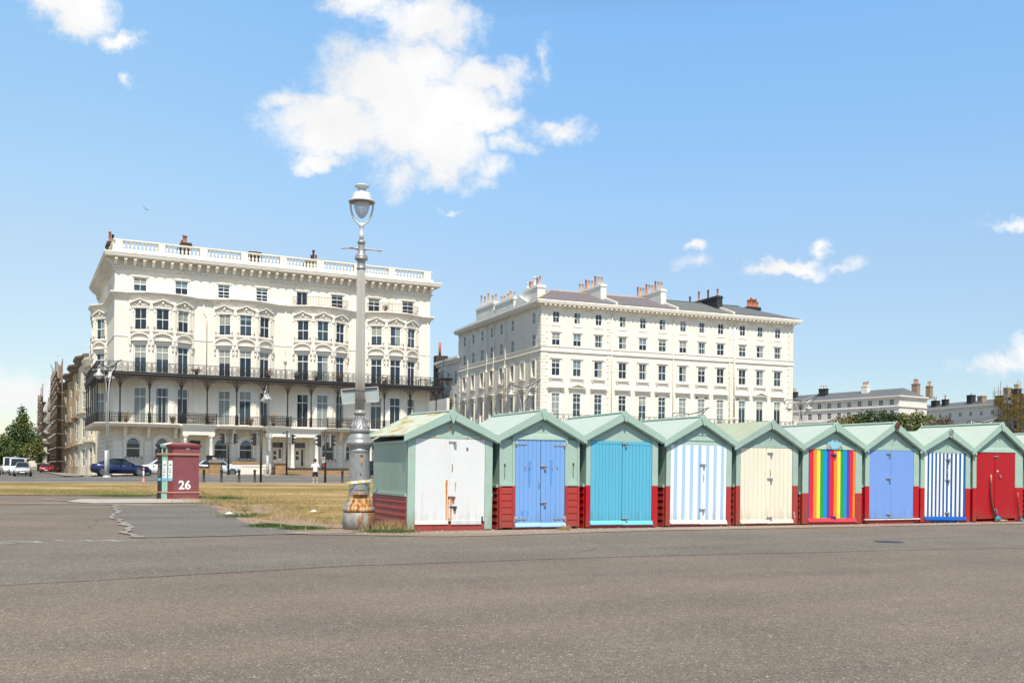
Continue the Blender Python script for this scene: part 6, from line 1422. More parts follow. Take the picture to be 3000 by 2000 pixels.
# quoins and party-line quoins
b = MB()
def quoins(x0, x1, z0, z1, wide=.0):
    k = 0; z = z0
    while z < z1-.3: b.box(x0+(.16 if k % 2 else 0), x1, -.07, 0, z, z+.34, STUC2) if x0 > 1 else b.box(x0, x1-(.16 if k % 2 else 0), -.07, 0, z, z+.34, STUC2); z += .375; k += 1
for (x0, x1) in ((0.0, .78), (8.35, 8.9), (25.15, 25.75), (34.0, 34.8)): quoins(x0, x1, 6.9, 14.8); quoins(x0, x1, 15.6, 19.5)
b.M = ML; quoins(CD-.78, CD, 6.9, 14.8); quoins(CD-.78, CD, 15.6, 19.5); quoins(0, .6, 6.9, 14.8); quoins(0, .6, 15.6, 19.5); quoins(CD-10.7, CD-10.2, 6.9, 14.8)
b.build('quoins', B2)
for x, off in ((8.98, 0), (17.26, 0), (25.27, 0), (26.03, 0), (25.9, 0)): b = MB(); b.tube([(x, -.09, 6.9), (x, -.09, 19.6)], .055, 6, STUC2); [b.lathe([(.08, z), (.08, z+.1)], 6, STUC2, (x, -.09)) for z in (8, 10.5, 13, 15.2, 17.6)]; b.build('downpipe', B2)
for d, z1 in ((24.13, 19), (16.99, 20.2), (14.61, 20.2), (10.72, 19.6)): b = MB(); b.M = ML; b.tube([(CD-d, -.14, 6), (CD-d, -.14, 14.2), (CD-d+.25, -.14, 14.9), (CD-d+.25, -.14, z1)], .07, 6, STUC2); b.box(CD-d-.15, CD-d+.15, -.28, -.02, 13.9, 14.25, STUC2); b.build('downpipe', B2)
b = MB(); b.box(-.0, CW, -1.3, 0, 6.6, 6.85, STUC2); b.build('balcony_slab', B2)
railing(B2, [(.9, -1.2), (CW-.6, -1.2)], 6.85, .95, 'scroll', IRON, 1.4)
b = MB()
for x in (.7, 8.6, 17.3, 25.5, 34.2): b.box(x-.2, x+.2, -1.4, -1.0, 6.85, 7.85, STUC2); b.box(x-.26, x+.26, -1.46, -.94, 7.85, 7.95, STUC2)
b.build('pier', B2)
# roofs: four units, hipped at the left end, each with a front slope to a ridge
def slope(x0, x1, mat, hip0=0, hip1=0, zr=22.9, yr=5.5, th=0.05):
    b = MB(); a = [(x0, -.75, 20.70), (x1, -.75, 20.70), (x1-hip1, yr, zr), (x0+hip0, yr, zr), (x0, yr*2+.7, 20.7), (x1, yr*2+.7, 20.7)]
    b.add(a, [(0, 1, 2, 3), (3, 2, 5, 4), (0, 3, 4), (1, 5, 2)], mat); b.tube([(x0+hip0, yr, zr+.02), (x1-hip1, yr, zr+.02)], .10, 5, TERRB if mat is SLATE else SLATEG); 
    if hip0: b.tube([(x0, -.75, 20.72), (x0+hip0, yr, zr+.02)], .09, 5, TERRB)
    b.build('roof', B2)
slope(-.7, 9.2, SLATE, 4.5); slope(9.2, 17.4, SLATE); slope(17.4, 25.4, pbr('green_grey_slate', (.13, .14, .13), .7, .25, 2, bump=.5, bscale=7, stretch=(1, 1, 3))); slope(25.4, CW+.7, SLATEG, 0, 5)
b = MB(); b.add([(-.7, 11, 20.7), (-.7, CD, 20.7), (3.5, CD, 22.6), (3.5, 11, 22.6), (8, 11, 20.7), (8, CD, 20.7)], [(0, 3, 2, 1), (3, 4, 5, 2), (0, 4, 3), (1, 2, 5)], SLATE); b.build('roof', B2)
b = MB()
for x in (9.2, 17.4, 25.4): b.prism([(-.75, 20.7), (-.75, 20.95), (5.5, 23.1), (5.5, 22.8)], x-.14, x+.14, 'x', STUC2)
b.build('party_wall_coping', B2)
def rake(x, mat, pots, pm, z1=24.3, y0=1.9, y1=8.5, w=.75, zb=20.8):
    b = MB(); b.prism([(y0, zb), (y0, z1-.30), (y1, z1-.30), (y1, zb)], x-w/2, x+w/2, 'x', mat); b.box(x-w/2-.07, x+w/2+.07, y0-.08, y1, z1-.30, z1-.12, mat); b.box(x-w/2, x+w/2, y0, y1, z1-.12, z1, mat); o = b.build('chimney_stack', B2)
    for k in range(pots):
        yy = y0+.5+(y1-y0-1)*k/max(1, pots-1); h_ = .95+.35*((k*7) % 3)/2; b = MB(); b.lathe([(.15, z1-.02), (.15, z1+.1), (.12, z1+.14), (.105, z1+h_-.14), (.15, z1+h_-.1), (.15, z1+h_-.03), (.11, z1+h_)], 9, pm[k % len(pm)], (x, yy)); b.build('chimney_pot', o)
rake(9.0, CHIMW, 8, [TERRB, TERRB, TERRA], 23.55, 2.2, 9); rake(17.2, CHIMW, 9, [TERRB, TERRB, TERRA], 23.6, 2.2, 9); rake(25.3, CHIMB, 4, [TERRA, DRK], 23.4, 2.2, 9.5, .8)
chimney(B2, 32.4, 5.2, 20.9, 22.9, 1.9, .9, CHIMB, 7, [TERRA], ph=1.1); chimney(B2, 27.9, 8.0, 21, 23.2, 2.6, .9, CHIMB, 6, [DRK], ph=.5)
chimney(B2, .9, 4.3, 20.6, 22.8, 1.0, 4.4, CHIMW, 6, [TERRB, TERRA, WHT], ph=1.1); chimney(B2, 3.4, 8.0, 21, 22.6, 2.6, 1.0, CHIMW, 7, [TERRA, WHT, TERRB], ph=.9)
chimney(B2, .8, 12.1, 20.6, 22.5, 1.0, 6.2, CHIMW, 5, [TERRB], ph=.95); chimney(B2, .8, 18.8, 20.6, 22.9, 1.0, 6.4, CHIMW, 5, [TERRB], ph=1.5)
b = MB(); b.prism([(3.2, 20.7), (8.0, 20.7), (6.9, 22.1), (6.4, 22.1)], -.1, .35, 'x', CHIMW); b.build('chimney_buttress', B2)
# ================================================================ GENERIC DISTANT BLOCK
def block(name, label, x, y, rz, w, d, h, rows, ncol, wallm, roofm, ridge=1.8, chim=(), first=1.6, pitch=3.0, cornice=True, ww=1.0, strings=(), cat='building', z0=0, blindp=0, group=None, parapet=False):
    t = thing(name, label, cat, (x, y, z0), rz, group); b = MB(); holes = []
    for k in range(ncol):
        c = first+k*pitch
        for (a, e_) in rows: holes.append((c-ww/2, c+ww/2, a, e_))
    wall(b, 0, w, -.5, h, holes, wallm, .14); b.face([(0, 0, -.5), (0, 0, h), (0, d, h), (0, d, -.5)], wallm); b.face([(w, 0, -.5), (w, d, -.5), (w, d, h), (w, 0, h)], wallm); b.face([(0, d, -.5), (0, d, h), (w, d, h), (w, d, -.5)], wallm); b.build('wall', t)
    b = MB(); b.add([(-.3, -.3, h), (w+.3, -.3, h), (w+.3-ridge*1.2, d/2, h+ridge), (-.3+ridge*0, d/2, h+ridge), (-.3, d+.3, h), (w+.3, d+.3, h)], [(0, 1, 2, 3), (3, 2, 5, 4), (0, 3, 4), (1, 5, 2)], roofm); rf = b.build('roof', t)
    if cornice:
        b = MB(); b.sweep([(0, d), (0, 0), (w, 0), (w, d)], [(0, h+.25), (.55, h+.22), (.55, h-.10), (.3, h-.28), (.3, h-.42), (.06, h-.5), (0, h-.55)], wallm); b.build('cornice', t)
        b = MB(); k = .2
        while k < w: b.box(k, k+.2, -.42, -.06, h-.62, h-.42, wallm); k += .6
        b.build('modillion_course', t)
    for z in strings: b = MB(); b.sweep([(0, d), (0, 0), (w, 0), (w, d)], [(0, z+.3), (.25, z+.28), (.25, z+.1), (.05, z-.05), (0, z-.1)], wallm); b.build('string_course', t)
    for k in range(ncol):
        for (a, e_) in rows: window(t, T3(first+k*pitch, 0, a), ww, e_-a, 'six' if e_-a < 2 else 'sash', wr.choice([0, 0, .4, 0]), .1, .07)
    for (cx, cy, cz, cw_, cd_, cm, pots, pm, ph) in chim: chimney(rf, cx, cy, h, cz, cw_, cd_, cm, pots, pm, ph=ph)
    return t
# right-hand square, seen beyond the large right building: runs from far left to near right
dR = Vector((.5537, -.8327)); R1P = Vector((92.4, 238))-dR*50
block('terrace_row', 'pale terrace with dark slate roof behind the trees, just right of the large building', R1P.x, R1P.y, math.atan2(dR.y, dR.x), 50, 11, 20.0, [(18.0, 19.35), (15.2, 16.8), (11.8, 13.6), (7.4, 9.8)], 16, STUCG, SLATEG, 2.4, [(14.5, 4, 23.3, 2.2, 1.2, CHIMB, 5, [TERRB], 1.1), (24.5, 4, 23.6, 2.2, 1.2, CHIMB, 5, [TERRB, WHT], 1.1), (37.5, 4, 23.6, 1.8, 1.2, STUC2, 5, [TERRA, TERRB], 1.1), (48.3, 9, 23.6, 1.6, 1.2, CHIMT, 4, [TERRA], 1.1), (49.3, 13, 23.2, 1.2, 1.2, CHIMT, 3, [TERRB, TERRA], 1.2)], 1.9, 3.07, True, 1.25, (17.4, 14.4), group='pale terraces beyond the trees')
dQ = Vector((.275, -.9615)); R2P = Vector((117, 279))-dQ*18
r2 = block('terrace_row', 'pale terrace at the right edge, roof lined with dark chimney stacks and part scaffolded', R2P.x, R2P.y, math.atan2(dQ.y, dQ.x), 78, 11, 19.5, [(16.9, 18.1), (13.0, 15.0), (8.5, 11.5)], 19, STUC2, SLATEG, 1.9, [(16.5, 3, 22.2, 2.0, 1.4, CHIMB, 4, [TERRA, WHT], 1.2), (20.5, 3, 22.3, 1.6, 1.2, CHIMB, 3, [WHT, TERRA], 1.4), (30.5, 3, 22.8, 1.8, 1.4, CHIMB, 1, [TERRA], .5), (34.5, 3, 22.3, 1.8, 1.4, CHIMT, 0, [TERRA], .5), (43.5, 3, 23.8, 1.5, 1.3, CHIMT, 0, [TERRA], .8), (46.5, 3, 23.3, 2.0, 1.3, CHIMB, 5, [TERRB], 1.2), (58, 3, 23.6, 2, 1.3, CHIMB, 5, [TERRA, WHT], 1.0)], 2.6, 3.9, True, 1.15, (15.9,), group='pale terraces beyond the trees')
# small house and fire escape in the gap between the two large buildings
gp = Vector((3.17, 112.41)); a_ = R(112.5); gx = lambda d_, o_=0: (gp.x+math.cos(a_)*d_-math.sin(a_)*o_*-1*-1, gp.y+math.sin(a_)*d_+math.cos(a_)*o_)
hx, hy = gx(37.0); HB = block('rear_house', 'narrow grey and white house in the gap between the two large buildings', hx, hy, a_+math.pi, 9.5, 9, 16.9, [(13.4, 15.2), (10.0, 12.0)], 3, STUCG, SLATEG, .8, [(8.0, 3, 19.5, 1.0, 1.0, CHIMW, 2, [TERRB], 1.0), (6.4, 3, 19.0, 1.0, 1.6, DRK, 2, [TERRA], .6)], 1.7, 3.0, True, 1.0)
b = MB(); b.box(-1.4, -.1, -.3, 1.5, -.5, 18.2, DRK); b.lathe([(.2, 18.2), (.2, 20.2)], 8, TERRA, (-.9, .5)); b.build('brick_party_wall', HB)
fx, fy = gx(32.5); fe = thing('fire_escape', 'black iron fire escape stairs on the narrow rear house', 'fire escape', (fx, fy, 0), a_+math.pi)
for z in (11.2, 14.2):
    b = MB(); b.box(-1.6, 2.2, -1.6, -.05, z, z+.08, IRON); b.build('landing', fe); b = MB(); b.box(-1.6, 2.2, -1.6, -1.57, z+.95, z+1.0, IRON); b.box(-1.6, -1.57, -1.6, -.05, z+.95, z+1.0, IRON)
    for k in range(20): b.box(-1.6+k*.2, -1.58+k*.2, -1.6, -1.57, z, z+1.0, IRON)
    b.build('guard_rail', fe); b = MB(); b.tube([(-1.5, -1.5, z), (-.6, -.05, z-1.6)], .05, 4, IRON); b.tube([(2.1, -1.5, z), (2.1, -.05, z-1.6)], .05, 4, IRON); b.build('strut', fe)
b = MB()
for k in range(42): a = k*.52; b.box(.5+.75*math.cos(a)-.12, .5+.75*math.cos(a)+.12, -.9+.75*math.sin(a)-.1, -.9+.75*math.sin(a)+.1, 9+.19*k, 9.04+.19*k, LAMPW)
b.tube([(.5, -.9, 8), (.5, -.9, 17.2)], .06, 6, IRON); b.tube([(.5+.85*math.cos(k*.52), -.9+.85*math.sin(k*.52), 9.9+.19*k) for k in range(42)], .03, 4, IRON); b.build('spiral_stair', fe)
wx, wy = gx(29, .5); ow = thing('yard_wall', 'low white wall topped with a brown slatted screen in the gap between buildings', 'wall', (*gx(36.5, 1.5), 0), a_+math.pi); b = MB(); b.box(0, 8.5, -.2, .2, -.3, 11.3, STUC2); b.build('wall', ow); b = MB(); b.box(.3, 5.5, -.1, 0, 11.3, 12.9, pbr('brown_slats', (.13, .10, .075), .8, .3, 5, stretch=(.3, .3, 6))); b.build('slatted_screen', ow)
# ================================================================ SIDE-STREET TERRACE (left)
OCH = pbr('weathered_ochre_stucco', (.40, .29, .165), .9, .25, 1.2, bump=.4, bscale=5, stain=((.17, .11, .06), 1.1, .50, .12, (1, 1, .4))); OCH2 = pbr('pale_ochre_stucco', (.62, .55, .42), .85, .1, 1.0, stain=((.42, .33, .2), 1.1, .55, .15, (1, 1, .4)))
SD = (-SN, CS)
def st_house(d, w, h, mat, label, bay=1.3, corn=1.0, cm=None):
    """terraced house whose front faces the side street; d = distance back from the front corner"""
    px, py = -36.99+SD[0]*(d+w), 92.3+SD[1]*(d+w); t = thing('terraced_house', label, 'house', (px, py, .2), math.atan2(-SD[1], -SD[0]), 'terraced houses along the side street')
    b = MB(); p = [(0, 0), (w*.22, 0), (w*.36, -bay), (w*.70, -bay), (w*.84, 0), (w, 0)]; zr = [(1.2, 3.4), (4.8, 7.4), (8.6, 10.6), (11.8, 13.2)]
    for p0, p1 in zip(p, p[1:]):
        ln = math.dist(p0, p1); M = frame(p0, (p1[0]-p0[0], p1[1]-p0[1])); b.M = M; hs = []
        if ln > 1.6:
            c = ln/2; hs = [(c-.5, c+.5, z0, z1) for z0, z1 in zr if z1 < h-1]
            for q in hs: window(t, M @ T3(c, 0, q[2]), 1.0, q[3]-q[2], 'sash', 0, .12)
        wall(b, 0, ln, -.3, h, hs, mat, .2)
    b.M = Matrix.Identity(4); b.face([(w, 0, -.3), (w, 10, -.3), (w, 10, h), (w, 0, h)], mat); b.face([(0, 0, h), (w, 0, h), (w, 10, h), (0, 10, h)], SLATEG); b.face([(x, y, h) for x, y in p[1:-1]], SLATEG); b.face([(0, 0, -.3), (0, 0, h), (0, 10, h), (0, 10, -.3)], mat); b.build('wall', t)
    b = MB(); b.sweep(p, [(0, h+.15), (corn, h+.1), (corn, h-.15), (.4, h-.5), (.3, h-.9), (0, h-1.0)], cm or mat); b.sweep(p, [(0, 4.2), (.35, 4.2), (.35, 4.0), (0, 3.8)], mat); b.sweep(p, [(0, 8.1), (.25, 8.1), (.25, 7.9), (0, 7.8)], mat); b.build('cornice', t)
    b = MB(); [b.box(x-.12, x+.12, -.28, .0, 0.2, h-1, mat) for x in (w*.1, w*.92)]; b.build('pilaster', t)
    return t
DKC = pbr('dark_cornice', (.14, .11, .08), .9, .2, 3)
ls = [(22, 12, 13.6, OCH2, 'cream pilastered house next to the corner building in the side street', .6, .5, None), (34.5, 14, 15.0, OCH2, 'second house along the side street, cream with a dark overhanging cornice', .7, .7, DKC), (49, 14, 15.2, OCH, 'bare ochre house in the side street, third from the corner', .7, .8, DKC), (63.5, 15, 15.2, OCH, 'bare ochre house behind the nearest scaffold poles', .7, .8, DKC), (79, 16, 15.0, OCH, 'fifth side street house, ochre with a dark cornice', .8, .8, DKC), (95.5, 18, 14.8, OCH, 'sixth side street house wrapped in scaffolding', .8, .8, DKC), (114, 20, 14.6, OCH, 'seventh side street house wrapped in scaffolding', .8, .8, DKC), (134.5, 24, 14.4, OCH, 'eighth side street house at the far end of the scaffolding', .8, .8, DKC), (159, 26, 14.4, OCH2, 'pale house just beyond the scaffolding', 1.0, .8, None), (185.5, 30, 14.2, OCH2, 'pale house second beyond the scaffolding', 1.0, .9, None), (216, 36, 14.0, OCH2, 'pale house third beyond the scaffolding with balconies', 1.1, 1.0, None), (252.5, 50, 14, OCH2, 'palest farthest terraced house at the end of the side street', 1.2, 1.0, None)]
for a in ls: st_house(*a)
far = block('distant_house', 'small pale house far down the side street behind the red car', -118, 330, R(20), 26, 10, 9, [(1.5, 3.2), (5, 6.6)], 6, OCH2, SLATEG, 2.4, [], 2, 4, False, 1.2)
for i, (dx, dh, lb) in enumerate(((-30, 7, 'lower tan house far down the street under the tree'), )): block('distant_house', lb, -118+dx, 322, R(20), 24, 10, dh, [(1.5, 3.2), (4.4, 5.8)], 5, OCH2, SLATEG, 2.2, [], 2, 4, False, 1.2)
# scaffolding
RUSTP = pbr('scaffold_tube', (.13, .085, .055), .6, .3, 5); PLANK = pbr('scaffold_plank', (.30, .20, .12), .9, .3, 4)
def scaffold(root_xy, rz, w, h, dep, label, lift=2.0, bay=2.4, netting=None, name='scaffolding', top=2.0, z0=0, r_=.06, seed=1):
    t = thing(name, label, 'scaffolding', (*root_xy, z0), rz); n = max(1, round(w/bay)); m = round(h/lift); rr = random.Random(seed)
    for i in range(n+1):
        x = w*i/n; b = MB()
        for y in (-.3, -dep): b.tube([(x, y, 0), (x, y, h+top*rr.uniform(.3, 1.1))], r_, 5, RUSTP)
        b.build('standard', t)
    for k in range(1, m+1):
        z = k*h/m; b = MB(); b.box(-.3, w+.3, -dep, -dep+.6, z-.05, z, PLANK); b.build('platform', t)
        b = MB()
        for dz in (-.1, .5, 1.0): b.tube([(-.6, -dep-.06, z+dz), (w+.6, -dep-.06, z+dz)], r_*.9, 4, RUSTP)
        for i in range(n+1): b.tube([(w*i/n, -dep-.5*rr.random(), z-.12), (w*i/n, 0, z-.12)], r_*.9, 4, LAMPW)
        b.build('ledger', t)
    b = MB()
    for i in range(0, n, 2): b.tube([(w*i/n, -dep-.05, .2), (w*(i+1)/n, -dep-.05, h*.5)], r_*.8, 4, RUSTP); b.tube([(w*(i+1)/n, -dep-.05, h*.5), (w*i/n, -dep-.05, h)], r_*.8, 4, RUSTP)
    b.build('brace', t)
    if netting:
        P = []; F_ = []; nx, nz = max(3, int(w*2)), max(3, int(h*2))
        for i in range(nx+1):
            for k in range(nz+1): P.append((w*i/nx, -dep+.25+.15*mnoise.noise((i*.5, k*.4, seed)), h*k/nz))
        for i in range(nx):
            for k in range(nz):
                if mnoise.noise((i*.35, k*.16, seed+4))+.3*mnoise.noise((i*1.3, k*1.1, seed)) > -.12: F_.append([i*(nz+1)+k, (i+1)*(nz+1)+k, (i+1)*(nz+1)+k+1, i*(nz+1)+k+1])
        b = MB(); b.add(P, F_, netting); b.build('netting', t)
    return t
def sd_xy(d, o_=0): return (-36.99+SD[0]*d-CS*o_, 92.3+SD[1]*d-SN*o_)
srz = math.atan2(-SD[1], -SD[0])
scaffold(sd_xy(110, .9), srz, 30, 15.8, 1.1, 'brown pole scaffolding across the ochre terrace, taller near section', 2.2, 2.7, top=3.5, seed=3, r_=.08)
scaffold(sd_xy(156, .9), srz, 42, 13.8, 2.4, 'brown pole scaffolding across the far ochre terrace, lower section ending in railings against the sky', 2.0, 3.2, top=3.5, seed=5, r_=.09)
YNET = pbr('yellow_debris_net', (.42, .27, .05), .8, .6, 2.5); BNET = pbr('blue_debris_net', (.10, .24, .42), .8, .4, 1.5)  # yellow net's darker, mottled colour paints in the shadow of its folds
q = R2P+dQ*(18+26); scaffold((q.x, q.y), math.atan2(dQ.y, dQ.x), 13, 21.5, 1.6, 'scaffold tower draped with yellow netting on the right hand terrace', 2.3, 2.0, YNET, top=3.5, seed=9, r_=.07)
q = R2P+dQ*2; scaffold((q.x, q.y), math.atan2(dQ.y, dQ.x), 14, 1.6, 2.5, 'low rooftop scaffold with blue sheeting between the two pale terraces', 1.4, 2.6, BNET, top=1.8, z0=20, seed=12, r_=.06)
# ================================================================ WALLS AND RAILINGS BEFORE THE LEFT BUILDING
BRK = bpy.data.materials.new('yellow_brick'); BRK.use_nodes = True; t_ = BRK.node_tree; bk = t_.nodes.new('ShaderNodeTexBrick'); tc_ = t_.nodes.new('ShaderNodeTexCoord'); mp_ = t_.nodes.new('ShaderNodeMapping'); mp_.inputs['Rotation'].default_value = (R(90), 0, 0)
t_.links.new(tc_.outputs['Object'], mp_.inputs[0]); t_.links.new(mp_.outputs[0], bk.inputs[0]); bk.inputs['Scale'].default_value = 3.0; bk.inputs['Color1'].default_value = (.42, .25, .11, 1); bk.inputs['Color2'].default_value = (.28, .16, .08, 1); bk.inputs['Mortar'].default_value = (.16, .12, .09, 1); bk.inputs['Row Height'].default_value = .28; bk.inputs['Brick Width'].default_value = .75; t_.links.new(bk.outputs['Color'], t_.nodes['Principled BSDF'].inputs['Base Color']); t_.nodes['Principled BSDF'].inputs['Roughness'].default_value = .9
GSTN = pbr('grey_cap_stone', (.22, .20, .18), .9, .15, 4)
def bwall(lx0, lx1, ly, h, label, piers=()):
    p = M1 @ Vector((lx0, ly, 0)); z = .60; t = thing('garden_wall', label, 'wall', (p.x, p.y, z), R(26.6), 'low brick walls before the left building'); w = lx1-lx0
    b = MB(); b.box(0, w, 0, .3, -.3, h-.12, BRK); b.build('brickwork', t); b = MB(); b.box(-.02, w+.02, -.05, .35, h-.12, h+.02, IRONB); b.build('coping', t)
    for x in piers:
        b = MB(); b.box(x-.5, x+.5, -.12, .5, -.3, 1.25, BRK); o = b.build('pier', t); b = MB(); b.box(x-.62, x+.62, -.24, .62, 1.25, 1.36, GSTN); b.prism([(x-.6, 1.36), (x+.6, 1.36), (x+.35, 1.52), (x-.35, 1.52)], -.2, .58, 'y', GSTN); b.ball((x, .19, 1.52), .3, GSTN, 8, (1, 1, .7)); b.build('pier_cap', t)
    return t
bwall(1.6, 9.2, -3.4, .92, 'low brick wall behind the blue car, ending in a capped pier', (7.0,)); bwall(14.0, 31, -3.4, .82, 'long low brick wall with black coping running behind the person', (.7,))
p = M1 @ Vector((11.2, -3.1, .62)); t = thing('railing_fence', 'white railings between the two brick walls', 'fence', (p.x, p.y, .62), R(26.6)); b = MB()
for k in range(15): b.box(k*.18, k*.18+.035, 0, .03, 0, 1.0, STUC2)
b.build('palings', t); b = MB(); b.box(0, 2.6, -.01, .04, .85, .9, IRONB); b.box(0, 2.6, -.01, .04, .1, .15, IRONB); b.build('rails', t)
p = M1 @ Vector((10.2, -1.0, .62)); t = thing('front_wall', 'cream wall with a strip of brick in front of the second pair of arched windows', 'wall', (p.x, p.y, .6), R(26.6)); b = MB(); b.box(0, 4.2, 0, .3, 0, 1.15, STUC2); b.build('plinth', t); b = MB(); b.box(.4, 3.4, -.04, .3, 1.15, 1.4, BRK); b.build('brick_strip', t)
p = M1 @ Vector((8.35, -2.5, 1.0)); t = thing('waste_bin', 'tall black waste container marked with white graffiti beside the single porch', 'bin', (p.x, p.y, .6), R(20)); b = MB(); b.box(-.38, .38, -.35, .35, .0, 1.85, IRON); b.build('body', t, .02); b = MB(); b.box(-.42, .42, -.4, .4, 1.85, 1.93, IRON); b.build('lid', t); b = MB(); rg = random.Random(2)
for k in range(12): x_, z_ = .02+rg.random()*.3, .7+rg.random(); b.box(x_, x_+.05+.08*rg.random(), -.36, -.352, z_, z_+.05+.08*rg.random(), WHT)
b.build('graffiti', t)
# ================================================================ TREES
BARK = pbr('bark', (.10, .075, .05), .9, .2, 6)
def tree(x, y, z0, clumps, trunk_h, label, cols, n=5200, leaf_=.26, seed=1, name='tree', group=None, tw=.28, sp=1.0):
    t = thing(name, label, 'tree', (x, y, z0), 0, group); rr = random.Random(seed)
    b = MB(); topz = max(c[2] for c in clumps); b.tube([(0, 0, -.3), (.05, 0, trunk_h*.5), (-.08, .05, trunk_h), (0, 0, topz*.9)], [tw*1.2, tw, tw*.8, tw*.25], 8, BARK); tr = b.build('trunk', t)
    b = MB()
    for c in clumps: b.tube([(0, 0, min(trunk_h, c[2]*.7)), (c[0]*.5, c[1]*.5, (trunk_h+c[2])*.5), (c[0], c[1], c[2])], [tw*.5, tw*.3, tw*.1], 5, BARK)
    b.build('limbs', t)
    tot = sum(c[3]**2 for c in clumps); P = []; F_ = []; MI = []
    for c in clumps:
        k_ = int(n*c[3]**2/tot); pick = rr.random()
        for q in range(k_):
            d = Vector((rr.gauss(0, 1), rr.gauss(0, 1), rr.gauss(0, 1))).normalized(); e_ = rr.random()**.45*c[3]*(1+.35*mnoise.noise((d.x*2+c[0], d.y*2+c[1], d.z*2)))
            p = Vector((c[0], c[1], c[2]))+Vector((d.x*e_, d.y*e_, d.z*e_*(c[4] if len(c) > 4 else .85)))
            s_ = leaf_*rr.uniform(.6, 1.3); u = Vector((rr.gauss(0, 1), rr.gauss(0, 1), rr.gauss(0, .6))).normalized()*s_; w_ = u.orthogonal().normalized(); w_.rotate(Matrix.Rotation(rr.random()*6.28, 3, u.normalized())); w_ *= s_*.55
            i = len(P); P += [p-u, p+w_, p+u, p-w_]; F_.append([i, i+1, i+2, i+3]); MI.append(min(len(cols)-1, int(abs(pick*.6+rr.random()*.7)*len(cols)/1.3)))
    me = bpy.data.meshes.new('crown'); me.from_pydata([tuple(v) for v in P], [], F_)
    for m_ in cols: me.materials.append(m_)
    me.polygons.foreach_set('material_index', MI); inst('crown', me, t); return t
LG = [pbr('leaf_deep_green', (.05, .09, .022), .7, .3, .8), pbr('leaf_mid_green', (.10, .145, .032), .7, .3, .8), pbr('leaf_olive', (.17, .16, .04), .7, .3, .8)]
LB = [pbr('leaf_russet', (.10, .075, .03), .8, .3, .8), pbr('leaf_olive', (.17, .16, .04)), pbr('leaf_brown', (.13, .08, .04), .8, .3, .8)]
LP = [pbr('pine_dark', (.035, .07, .025), .8, .3, .8), pbr('leaf_deep_green', (.05, .09, .022))]
LY_ = [pbr('pine_yellow_green', (.15, .17, .05), .8, .3, .8), pbr('leaf_mid_green', (.10, .145, .032))]
LGY = [pbr('twig_grey', (.18, .15, .11), .9, .3, .8), pbr('leaf_brown', (.13, .08, .04))]
rr = random.Random(8); cl = [(0, 0, 9.2, .75, 1.3), (.1, 0, 8.2, 1.0), (-.4, .2, 7.4, 1.2), (.6, 0, 7.0, 1.1), (-1.3, 0, 6.4, 1.2), (.2, 0, 6, 1.6), (1.6, .3, 5.4, 1.0), (-2.0, 0, 5.0, 1.4), (0, .5, 4.6, 1.8), (2.0, 0, 4.2, 1.3), (-2.9, 0, 3.8, 1.3), (-1.0, -.6, 3.4, 1.6), (1.2, -.5, 3.2, 1.6), (2.6, 0, 3.0, 1.0), (-3.3, 0, 2.9, 1.1), (2.2, .4, 2.4, 1.0)]
tree(-73.9, 150, .3, cl, 1.4, 'bushy conical green tree at the left edge behind the parked cars', [LG[0], LG[0], LG[1], LG[2]], 9500, .165, 3)
tree(-79.3, 153, .3, [(0, 0, 4.6, 1.7), (-1, 0, 3.6, 1.6), (1.2, 0, 3.0, 1.6), (0, 0, 2, 1.5)], 1.4, 'dark rounded tree cut by the left edge of the picture', [LG[0], LG[1]], 3500, .2, 4)
G_ = 'evergreens behind the beach huts'
tree(49.0, 150, .4, [(-2.2, 0, 7.4, 1.5), (0, 0, 8.2, 1.6), (1.8, 0, 8.8, 1.5), (-.6, 0, 6.5, 2.2), (2.2, 0, 6.8, 2.0)], 4, 'russet brown crowned tree, leftmost behind the huts', LB, 4600, .17, 5, group=G_)
tree(54.7, 150, .4, [(-2.6, 0, 9.0, 1.4), (-.9, 0, 9.6, 1.35), (1.2, 0, 9.5, 1.4), (2.9, 0, 9.2, 1.3), (-1.2, 0, 7.5, 2.2), (1.6, 0, 7.4, 2.2)], 5, 'dark green pine between the russet tree and the yellow green pine', LP, 7000, .16, 6, group=G_)
tree(60.5, 149, .4, [(-2.0, 0, 9.0, 1.5), (0, 0, 9.3, 1.4), (1.8, 0, 8.9, 1.3), (-.8, 0, 7.4, 2.2), (1.4, 0, 7.0, 2.0)], 5, 'yellow green pine right of the dark pine', LY_, 5200, .17, 7, group=G_)
tree(62.0, 144, .4, [(-1.2, 0, 7.8, 1.4), (.5, 0, 8.3, 1.3), (1.5, 0, 7.4, 1.3), (0, 0, 6.2, 2.0)], 4, 'grey brown twiggy tree in front of the yellow green pine', LGY, 4200, .14, 8, group=G_)
tree(65.3, 147, .4, [(-.6, 0, 7.6, 1.1), (.5, 0, 7.2, 1.1), (0, 0, 6.2, 1.6)], 4, 'small olive bush, rightmost behind the huts', [LB[1], LG[0]], 3000, .17, 9, group=G_)
hd = tree(-96, 300, .3, [(-6, 0, 1.4, 1.6), (-2, 0, 1.6, 1.6), (2, 0, 1.4, 1.6), (6, 0, 1.2, 1.4)], .6, 'low green hedge at the end of the side street', LG, 2500, .3, 10, name='hedge')
